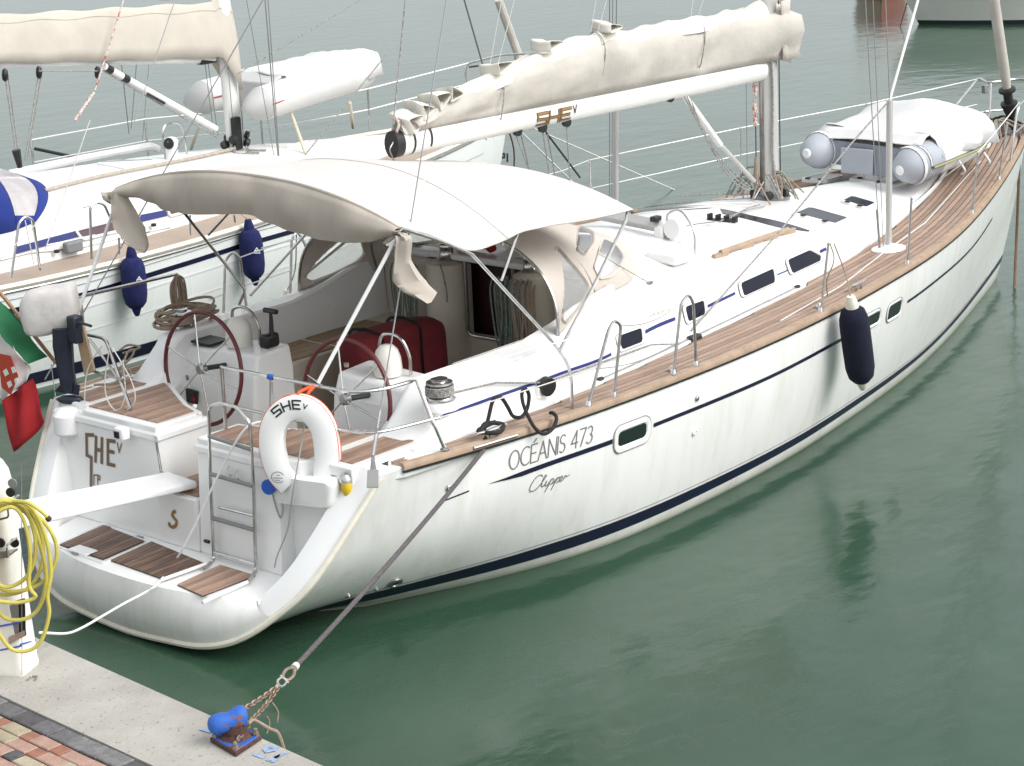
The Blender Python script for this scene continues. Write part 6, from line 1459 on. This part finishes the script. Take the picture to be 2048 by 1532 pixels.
for x in np.linspace(2.2, 11, 45):
    w_ = max(.03, ywN(x)); zd = zdN(x, w_); z1 = max(zsN(x), zd+.02); z2 = max(zcN(x), z1+.01)
    hf = [(w_+.04, zd-.02), (w_+.03, zd+.03), (w_-.06 if w_ > .1 else w_*.8, z1-.02), (max(w_-.12, w_*.6), z1)]+[((max(w_-.14, w_*.55))*(1-t), z1+(z2-z1)*(1-(1-t)**2)) for t in np.linspace(.1, 1, 7)]
    rw.append([NW(x, -y, z) for y, z in hf]+[NW(x, y, z) for y, z in hf[:-1][::-1]])
nc = MB().grid(rw).build('coachroof', WHITE, Nt, smooth=40)
def RZN(p):
    l = NL(p); w_ = max(.03, ywN(l[0])); z1 = zsN(l[0]); s2 = max(w_-.14, .05); t = max(0, 1-abs(l[1])/s2); return z1+(zcN(l[0])-z1)*(1-(1-t)**2)
def PRN(px, py):
    z = 1.7
    for _ in range(40):
        p = PZ(px, py, z); z = .6*z+.4*RZN(p)
    return PZ(px, py, z)
YSN = lambda x, z: NW(NL((x, 6.5, z))[0], -(ywN(NL((x, 6.5, z))[0])+.03-(z-1.28)*.26), z)[1]
def PNs(px, py):
    y = 6.5
    for _ in range(40):
        p = PY(px, py, y); y = .6*y+.4*YSN(p[0], p[2])
    return PY(px, py, y)
def strip(l1, l2, nm, m, par, off=V(0, -.012, .004)):
    A = [PNs(*p)+off for p in l1]; B = [PNs(*p)+off for p in l2]; return MB().grid([A, B]).build(nm, m, par, smooth=50)
strip([(30, 494), (90, 478), (150, 462)], [(30, 508), (90, 492), (155, 474)], 'blue_stripe', BLUEL, nc); strip([(280, 430), (330, 420)], [(278, 445), (334, 432)], 'blue_stripe', BLUEL, nc)
def nwin(l):
    c = [PNs(*p)+V(0, -.014, .006) for p in l]; cen = sum(c)/len(c); r0 = rnd(c, .05, 4, True); MB().add(r0, [tuple(range(len(r0)))]).build('window_pane', mat('plum_acrylic', (.10, .055, .075), .12), nc, smooth=0)
    MB().tube(rnd([cen+(p-cen)*1.08 for p in c], .05, 4, True), .018, 6, closed=True).build('window_frame', PVC, nc)
nwin([(166, 479), (235, 462), (228, 442), (152, 461)]); nwin([(340, 432), (420, 410), (412, 392), (336, 412)])
# teak coaming plank, jib car and track
MB().tube([PNs(0, 520), PNs(60, 505)+V(0, 0, 0), PNs(150, 498), PNs(340, 455)], .012, 5).build('genoa_track', STEEL, nc); MB().box(PNs(140, 503)+V(0, -.06, .06), (.22, .09, .12)).build('jib_car', GREY, nc, bevel=.02)
MB().lathe([(.03, 0), (.03, .03)], PNs(108, 508)+V(0, -.05, .02), (0, 0, 1), 8).build('track_stop', BLACK, nc); MB().lathe([(.03, 0), (.03, .03)], PNs(302, 455)+V(0, -.05, .02), (0, 0, 1), 8).build('track_stop', BLACK, nc)
def nhatch(l):
    c = [PRN(*p)+V(0, 0, .03) for p in l]; cen = sum(c)/4; MB().hexa([p-V(0, 0, .05) for p in c], c).build('hatch_frame', WALU, nc, smooth=0, bevel=.008); q = [cen+(p-cen)*.88+V(0, 0, .006) for p in c]; MB().add(q, [(0, 1, 2, 3)]).build('deck_hatch', mat('blue_grey_acrylic', (.06, .065, .10), .12), nc, smooth=0)
nhatch([(194, 330), (262, 317), (314, 324), (250, 341)]); nhatch([(528, 292), (560, 283), (616, 285), (575, 298)])
# sprayhood, blue with a clear front
def nhood(u, v):
    a = u*math.pi/2; k = math.sin(a); h = max(0, math.cos(a))**.7
    h0 = V(2.6+.1*h, 1.42*k, 1.62+.85*h); h1 = V(3.5-.15*h, 1.38*k, 1.60+.86*h); x2 = 4.62-.75*abs(u)**2.4; y2 = 1.30*u; h2 = V(x2, y2, 0)
    p2 = NW(x2, y2, 0); h2[2] = RZN(p2)+.02
    q = h0*(1-v)+h1*v if v <= 1 else h1*(2-v)+h2*(v-1); return NW(*q)
nsp = MB().grid([[nhood(u, v) for v in np.linspace(0, 1.25, 13)] for u in np.linspace(-1, 1, 31)]).build('sprayhood', BLUECV, Nt, smooth=70, solid=.006)
MB().grid([[nhood(u, v) for v in np.linspace(1.82, 2, 4)] for u in np.linspace(-1, 1, 31)]).build('hood_skirt', BLUECV, nsp, smooth=70, solid=.006)
for u0, u1 in ((-1, -.93), (.93, 1)): MB().grid([[nhood(u, v) for v in np.linspace(1.25, 1.82, 8)] for u in np.linspace(u0, u1, 4)]).build('hood_edge', BLUECV, nsp, smooth=70, solid=.006)
MB().grid([[nhood(u, v) for v in np.linspace(1.25, 1.82, 8)] for u in np.linspace(-.93, .93, 24)]).build('hood_window', mat('cloudy_vinyl', (.60, .56, .56), .25, alpha=.72, var=.2, vs=6), nsp, smooth=70)
# mast, boom, cover, vang
mx, my = 8.55, 7.72
rings = [[V(mx-(z-1.7)*.016+.12*math.cos(a), my+.075*math.sin(a), z) for a in [2*math.pi*k/18 for k in range(18)]] for z in (1.66, 3, 8, 15)]
nm_ = MB().loft(rings).build('mast', WALU, Nt, smooth=50)
bo0, bo1 = PY(425, 112, my), PY(-110, 122, my+.22); bo1 = bo0+(bo1-bo0)
rings = [[p+V(0, .07*math.cos(a), .09*math.sin(a)) for a in [2*math.pi*k/14 for k in range(14)]] for p in (bo0+(bo1-bo0)*t for t in np.linspace(0, 1, 6))]
nb_ = MB().loft(rings).build('boom', WALU, Nt, smooth=50)
MB().box(bo0+V(-.10, 0, -.02), (.24, .10, .12)).build('gooseneck', BLACK, nb_, bevel=.01)
rw = []
for i in range(61):
    t = i/60; p = (bo0+V(.32, 0, .0))*(1-t)+bo1*t; ht = .66-.16*t if t > .06 else .72; row = []
    for k in range(17):
        a = math.pi*(k/16*1.0); u = math.sin(a); yy = -math.cos(a)*(.135+.01*math.sin(20*t+3*u))*(1-.25*u*u); z = -.04+ht*u**.85+.012*math.sin(33*t+4*a)
        if t < .07: z -= (1-u)*.42*(1-t/.07)
        row.append(p+V(0, yy, z))
    rw.append(row)
NCV = mat('tan_boom_cover', (.54, .495, .43), .9, var=.12, vs=2.2, bump=.3, bs=7); ncv = MB().grid(rw).build('boom_cover', NCV, nb_, smooth=70, solid=.006)
MB().tube([r_[11]+V(0, -.012, .006) for r_ in rw], .008, 5).build('cover_seam', NCV, ncv); MB().tube([r_[5]+V(0, -.004, 0) for r_ in rw], .007, 5).build('cover_seam', NCV, ncv)
va, vb = PY(207, 132, my), PY(432, 258, my); vm = va+(vb-va)*.52
nv = MB().tube([va, vb], .042, 10).build('vang', WALU, Nt)
for t in (.02, .16): MB().tube([va+(vb-va)*t, va+(vb-va)*(t+.05)], .046, 10).build('vang_collar', BLACK, nv)
for t in (.36, .44): MB().tube([va+(vb-va)*t-V(0, .03, .05), va+(vb-va)*(t+.07)-V(0, .03, .05)], .018, 6).build('vang_block', BLACK, nv)
MB().tube([va-V(0, 0, .06), vb-V(0, 0, .10)], .009, 6).build('vang_line', ROPESP, nv)
# blocks and sheets under the boom
for px, lo_ in [((10, 150), (35, 330)), ((78, 145), (50, 320)), ((195, 145), (None))]:
    c0 = PY(*px, my); MB().lathe([(.012, -.07), (.03, -.05), (.036, 0), (.03, .05), (.012, .07)], c0, (.1, 0, 1), 10).build('sheet_block', BLACK, nb_)
    if lo_: wire('mainsheet', c0, PY(*lo_, my), .008, ROPESP, nb_); wire('mainsheet', c0+V(.04, 0, 0), PY(lo_[0]+5, lo_[1], my), .008, ROPESP, nb_)
MB().tube([PY(32, 300, my), PY(40, 335, my)], [.05, .03], 8).build('sheet_block', BLACK, nb_)
for i, (a, b_) in enumerate([((78, 142), (195, 142)), ((247, 0), (190, 180)), ((188, 185), (150, 240))]): wire('reefing_line', PY(*a, my-.1), PY(*b_, my-.1), [.007, .011, .018][i], [ROPESP, ROPERD, ROPERD][i], nb_)
# halyards, shrouds, stays crossing the view
for a, b_, y, r_, m_ in [((318, 0), (340, 0), 7.4, .006, WIRE), ((530, 0), (556, 312), 7.0, .008, WIRE), ((536, 0), (558, 312), 7.05, .006, WIRE), ((493, 0), (548, 312), 6.9, .004, WIRE), ((450, 60), (470, 295), my-.1, .006, ROPESP), ((476, 120), (488, 290), my-.1, .007, ROPESP), ((408, 110), (428, 272), my, .005, WIRE), ((414, 110), (436, 272), my, .005, WIRE), ((720, 0), (475, 148), 7.2, .007, ROPESP), ((780, 100), (610, 310), 6.8, .008, ROPESP), ((262, 262), (350, 0), 6.6, .006, WIRE), ((240, 100), (258, 268), 8.6, .006, WIRE), ((275, 100), (262, 262), 8.6, .006, WIRE), ((300, 100), (284, 290), 9.4, .004, WIRE)]:
    if a != b_: wire('rigging_wire', PY(*a, y), PY(*b_, y), r_, m_, Nt)
random.seed(4)
for i in range(12):
    a = random.uniform(0, 6.28); c0 = V(mx+.16*math.cos(a), my+.16*math.sin(a), 1.80); MB().lathe([(.01, -.03), (.05, -.02), (.05, .02), (.01, .03)], c0+V(0, 0, random.uniform(0, .12)), (math.sin(a), math.cos(a), .3), 8).build('mast_block', BLACK, nm_)
    if i < 8: MB().tube(curve([c0, c0+V(-.1, -.12, -.06), c0+V(.1*random.uniform(-1, 1), -.26, -.08)], 4), .011, 6).build('halyard_tail', ROPESP, nm_)
MB().box((mx-.05, my-.10, 1.95), (.12, .08, .4)).build('mast_winch', BLACK, nm_, bevel=.02)
L_ = [PRN(*p)+V(0, 0, .03) for p in [(470, 302), (400, 318), (300, 338), (200, 358), (90, 386)]]; MB().tube(curve(L_, 6), .022, 8).build('flaked_rope', mat('braided_tan_rope', (.50, .44, .37), .95, c2=(.33, .28, .22), vs=30, bump=.9, bs=60), Nt)
# cowl vent with guard hoop, far grab rail
p = PRN(345, 318); MB().lathe([(.08, 0), (.075, .16), (.09, .22), (.05, .26), (.001, .27)], p, (0, 0, 1), 14).build('vent_cowl', PVC, nc); MB().lathe([(.07, 0), (.06, .01), (.001, .012)], p+V(-.07, -.04, .20), (-.9, -.4, .2), 14).build('vent_mouth', BLACK, nc)
MB().tube(curve([PRN(331, 316), PRN(331, 316)+V(0, 0, .34), PRN(350, 312)+V(0, 0, .40), PRN(368, 310)+V(0, 0, .34), PRN(374, 308)], 5), .013, 6).build('guard_hoop', STEEL, nc)
MB().tube(rnd([PY(18, 348, 9.2), PY(160, 318, 9.15), PY(300, 292, 9.05), PY(316, 298, 9.05)], .05), .05, 8).build('far_rail', PVC, nc)
MB().tube([PRN(168, 326)+V(0, 0, .05), PRN(72, 316)+V(0, 0, .12)], .022, 8).build('boom_crutch', BLACK, nc)
# lifelines and stanchions
def nst(px_b, px_t, y):
    a, b_ = PY(*px_b, y), PY(*px_t, y); o = MB().tube([a, b_], .013, 6).build('stanchion', STEEL, Nt); return b_
for bt in [((790, 0), 0)][:0]: pass
yo = lambda x: ON[1]+x*sN+bN(min(12.3, max(0, x-ON[0])))-.05
far = [(62, 280), (290, 238), (520, 216), (735, 178), (930, 128), (1000, 110)]
F = []
for px in far:
    y = 9.6
    for _ in range(30):
        p = PY(*px, y); y = .6*y+.4*yo(p[0])
    F.append(PY(*px, y))
MB().tube(F, .010, 6).build('lifeline', PVC, Nt); MB().tube([p-V(0, 0, .28) for p in F], .009, 6).build('lifeline', PVC, Nt)
for p in F[:4]: MB().tube([p, p-V(0, 0, .58)], .014, 6).build('stanchion', STEEL, Nt)
MB().tube(rnd([F[4]-V(0, 0, .6), F[4], F[5], F[5]+V(.3, -.3, 0)], .1), .015, 8).build('pulpit', STEEL, Nt)
MB().tube([PY(938, 134, 8.3), PY(985, 128, 8.1)], .014, 6).build('pulpit_rail', BLACK, Nt)
def near(p):
    y = 6.
    for _ in range(30):
        q = PY(*p, y); l = NL((q[0], y, 1.2)); y = .6*y+.4*NW(l[0], -bN(l[0])+.05, 0)[1]
    return y
for l in [[(22, 555), (38, 445), (50, 432), (66, 440), (80, 540)], [(183, 518), (180, 415), (192, 405), (208, 408), (222, 440)]]:
    y = near(l[0]); MB().tube(rnd([PY(*p, y) for p in l], .06, 5), .015, 8).build('gate_stanchion', STEEL, Nt)
MB().tube(curve([PY(*p, near((183, 518))) for p in [(178, 412), (160, 416), (148, 424), (144, 430)]], 4), .010, 6).build('gate_hook', STEEL, Nt)
for px in [((238, 508), (238, 475)), ((380, 470), (380, 430)), ((470, 445), (468, 430))]: nst(px[0], px[1], near(px[0]))
wire('lifeline', PY(95, 490, near((95, 540))), PY(190, 470, near((190, 510))), .007, PVC, Nt)
# after shroud and lines hanging by the gate
for a, b_ in [((50, 440), (68, 530)), ((62, 440), (80, 536)), ((180, 240), (90, 500)), ((0, 520), (80, 440))]: wire('hanging_line', PY(*a, 5.95), PY(*b_, 5.9), .006, ROPEW, Nt)
wire('forestay', NW(12.3, 0, 1.5), NW(12.3-2.6*1.2, 0, 1.5+8*1.2), .012, WIRE, Nt); MB().tube([PY(997, 0, 7.55), PY(1035, 105, 7.5), PY(1045, 200, 7.48)], [.06, .06, .04], 10).build('furled_genoa', CANV, Nt)
for x, y0 in ((1075, 260), (1080, 262)): pass
MB().tube(curve([NW(12.35, -.05, 1.5), NW(12.5, -.1, 1.0), NW(12.4, -.12, .4)], 5), .012, 6).build('anchor_chain', RUST, Nt); wire('bow_line', NW(12.4, 0, 1.5), NW(15.6, -.6, -.1), .011, ROPEW, Nt); wire('bow_line', NW(12.4, -.1, 1.45), NW(13.6, -.9, -.1), .010, WIRE, Nt)
# its fenders (things of their own)
for px, nm_l in [(((263, 512), (273, 618)), 'royal blue cloth fender on the next yacht, left of the pair beside the wheel'), (((498, 456), (510, 558)), 'royal blue cloth fender on the next yacht, right of the pair under the bimini')]:
    q = PNh(px[0][0], px[0][1]+40); y = q[1]-.15; t0 = PY(*px[0], y); b0_ = PY(*px[1], y)
    ln = [t0+V(0, .12, .16), t0+V(.02, .25, .35)]
    f_ = fender('fender', t0, b0_, .135, FENB, FENB, nm_l, 'hanging fenders', ln)
    o_ = t0+(b0_-t0)*.38+unit(CAM-t0)*V(1, 1, 0)*.145
    strokes('fender_print', [[(-.6, -.3), (0, .5), (.6, -.3)], [(-.5, -.1), (.5, -.1)], [(-.7, -.65), (.7, -.65)]], .012, lambda u, v, o_=o_: (o_+_R*(.045*u+.06)+V(0, 0, .05*v)+unit(CAM-t0)*.005-ed*abs(0), unit((CAM-t0)*V(1, 1, 0))), PVC, f_, .002)
q = PY(578, 600, 2.35); fender('fender', q+V(0, 0, .0), q+V(.05, 0, -.55), .12, mat('lilac_grey_vinyl', (.45, .40, .47), .6), CREAM, 'lilac grey fender hanging over the port side of the near yacht', 'hanging fenders', [PY(590, 540, 2.1), PY(593, 470, 1.98)])
# dinghy on its foredeck -------------------------------------------------
dn = thing('inflatable_dinghy', 'white covered inflatable dinghy on chocks on the next yacht foredeck', 'dinghy', V(9.6, 7.6, 1.7))
NT_ = mat('white_hypalon', (.66, .655, .645), .6, var=.06, vs=3); cg = mat('pale_grey_hypalon', (.50, .50, .49), .6, var=.05, vs=3)
for sg, tip, base in ((-1, PZ(474, 210, 2.30), PZ(522, 208, 2.30)), (1, PZ(362, 200, 2.30), PZ(405, 195, 2.32))):
    L_ = np.linalg.norm(base-tip)*1.0; b1 = base
    fwd = V(10.6, 7.55, 2.42) if sg < 0 else V(10.6, 8.2, 2.42); path = curve([b1, b1+(fwd-b1)*.5+V(0, sg*.05, .02), fwd, V(11.05, 7.9, 2.46)], 6)
    d = unit(path[1]-path[0]); tip = path[0]-d*L_
    tb_ = MB().tube(path, .21, 18).build('buoyancy_tube', NT_, dn, smooth=60); MB().lathe([(.05, 0), (.14, L_*.4), (.212, L_), (.214, L_+.01)], tip, d, 20).build('tube_cone', cg, tb_, smooth=60)
    MB().tube([b1+V(0, -.215, .01), b1+(fwd-b1)*.35+V(0, -.215, .03)], .008, 5).build('red_line', RED, tb_)
rw = []
for i in range(25):
    t = i/24; x = 9.25+(11.22-9.25)*t; k = max(0, (t-.62)/.38); wd = .60*(1-.72*k**2.2); row = []
    yc_ = 7.93-.04*t
    for j in range(15):
        v = -1+j/7; a = abs(v); z = 2.34+.20+.14*t+.04*(1-a)-.10*k*k-(max(0, a-.75)/.25)**1.5*.26; row.append(V(x+.04*math.sin(5*v)*(1-t), yc_+v*wd, z+.012*math.sin(17*x+6*v)*(a > .5)))
    rw.append(row)
rw.append([V(11.28, 7.9, 2.42)+(p-V(11.22, 7.9, 2.42))*V(0, .4, .4) for p in rw[-1]])
MB().grid(rw).build('dinghy_cover', PVCOV, dn, smooth=70, solid=.006)
for a, b_ in [((577, 212), (612, 308)), ((700, 205), (706, 255)), ((405, 235), (382, 298))]:
    p0, p1 = PY(*a, 7.35 if a[0] != 405 else 8.3), PRN(*b_); MB().tube([p0, p1], .022, 6).build('chock_strap', mat('cream_webbing', (.62, .56, .45), .9), dn)

MB().hexa([V(9.0, 7.55, 2.12), V(9.0, 8.3, 2.12), V(9.03, 8.3, 2.50), V(9.03, 7.55, 2.50)], [V(9.06, 7.55, 2.12), V(9.06, 8.3, 2.12), V(9.3, 8.3, 2.58), V(9.3, 7.55, 2.58)]).build('dinghy_transom', cg, dn, smooth=0, bevel=.02)
# ------------------------------------------------------------------ boats on the far side of the basin
def far_hull(name, p_bow, p_dir, L_, B_, H_, m_side, m_band, label, rake=.7):
    d = unit(p_dir); n = V(-d[1], d[0], 0); t_ = thing(name, label, 'boat', V(p_bow[0], p_bow[1], 0)+d*L_/2)
    bm_ = lambda s_: B_/2*(1-(1-min(1, s_/.55))**2.2) if s_ < .55 else B_/2*(1-.12*(s_-.55)/.45)
    def rws(z0, z1, off=0.):
        out = []
        for sg in (-1, 1):
            g = []
            for i in range(25):
                s_ = (i/24)**1.3; row = []
                for k in range(5):
                    z = z0+(z1-z0)*k/4; x0 = rake*max(0, 1-z/H_)*(1-s_); fl_ = .80+.20*min(1, max(0, z/H_)); row.append(V(p_bow[0], p_bow[1], 0)+d*(x0+s_*L_)+n*sg*(bm_(s_)*fl_+off+.01)+V(0, 0, z))
                g.append(row)
            out.append(g)
        return out
    b = MB(); r_ = rws(-.3, H_); b.grid(r_[0]); b.grid(r_[1]); b.grid([r_[0][-1], r_[1][-1]]); b.grid([[q[-1] for q in r_[0]], [q[-1] for q in r_[1]]]); b.build('hull', m_side, t_, smooth=50)
    b = MB(); r_ = rws(-.2, .10, .012); b.grid(r_[0]); b.grid(r_[1]); b.build('boot_band', m_band, t_, smooth=50)
    for z in (.62, 1.1):
        for g in rws(z, z+.02, .012): MB().grid(g).build('rub_line', GREY, t_, smooth=50)
    MB().box(V(p_bow[0], p_bow[1], H_+.35)+d*L_*.55, (2.2, 1.3, .7), Matrix.Rotation(math.atan2(d[1], d[0]), 3, 'Z')).build('deckhouse', WHITE, t_, bevel=.1, bseg=3)
    return t_, d, n
pb = PZ(1800, 50, 0); pe = PZ(2060, 38, 0)
GB = mat('greyish_hull_paint', (.60, .60, .56), .4, var=.08, vs=1.5); BKB = mat('dark_antifouling', (.012, .02, .02), .6)
far_hull('motor_boat', pb-unit(pe-pb)*.25, pe-pb, 8.5, 2.8, 1.25, GB, BKB, 'white motor boat hull with a dark waterline at the top right corner')
wire('mooring_rope', pb+V(.2, -.1, .6), PZ(1800, 54, .0), .012, ROPEB, bpy.data.objects['motor_boat'])
pr_ = PZ(1762, 1, 0)
far_hull('red_boat', pr_, unit(pr_-CAM)*V(1, 1, 0), 6.0, 1.5, .9, mat('red_hull_paint', (.32, .035, .03), .4, var=.1, vs=2), mat('red_antifouling', (.26, .03, .03), .6), 'red boat just reaching into the top of the frame', rake=.2)
# rusty mooring chain going down from the bow
pq = [PY(2040, 285, -.15), PY(2036, 400, -.15), PY(2032, 500, -.2), PZ(2028, 600, -.1)]
tag(MB().tube(curve(pq, 6), .018, 8).build('bow_mooring_rope', mat('rusty_brown_rope', (.17, .10, .06), .9, c2=(.09, .05, .03), vs=30, bump=.6, bs=90)), 'rusty brown mooring rope dropping from the bow into the water', 'rope')
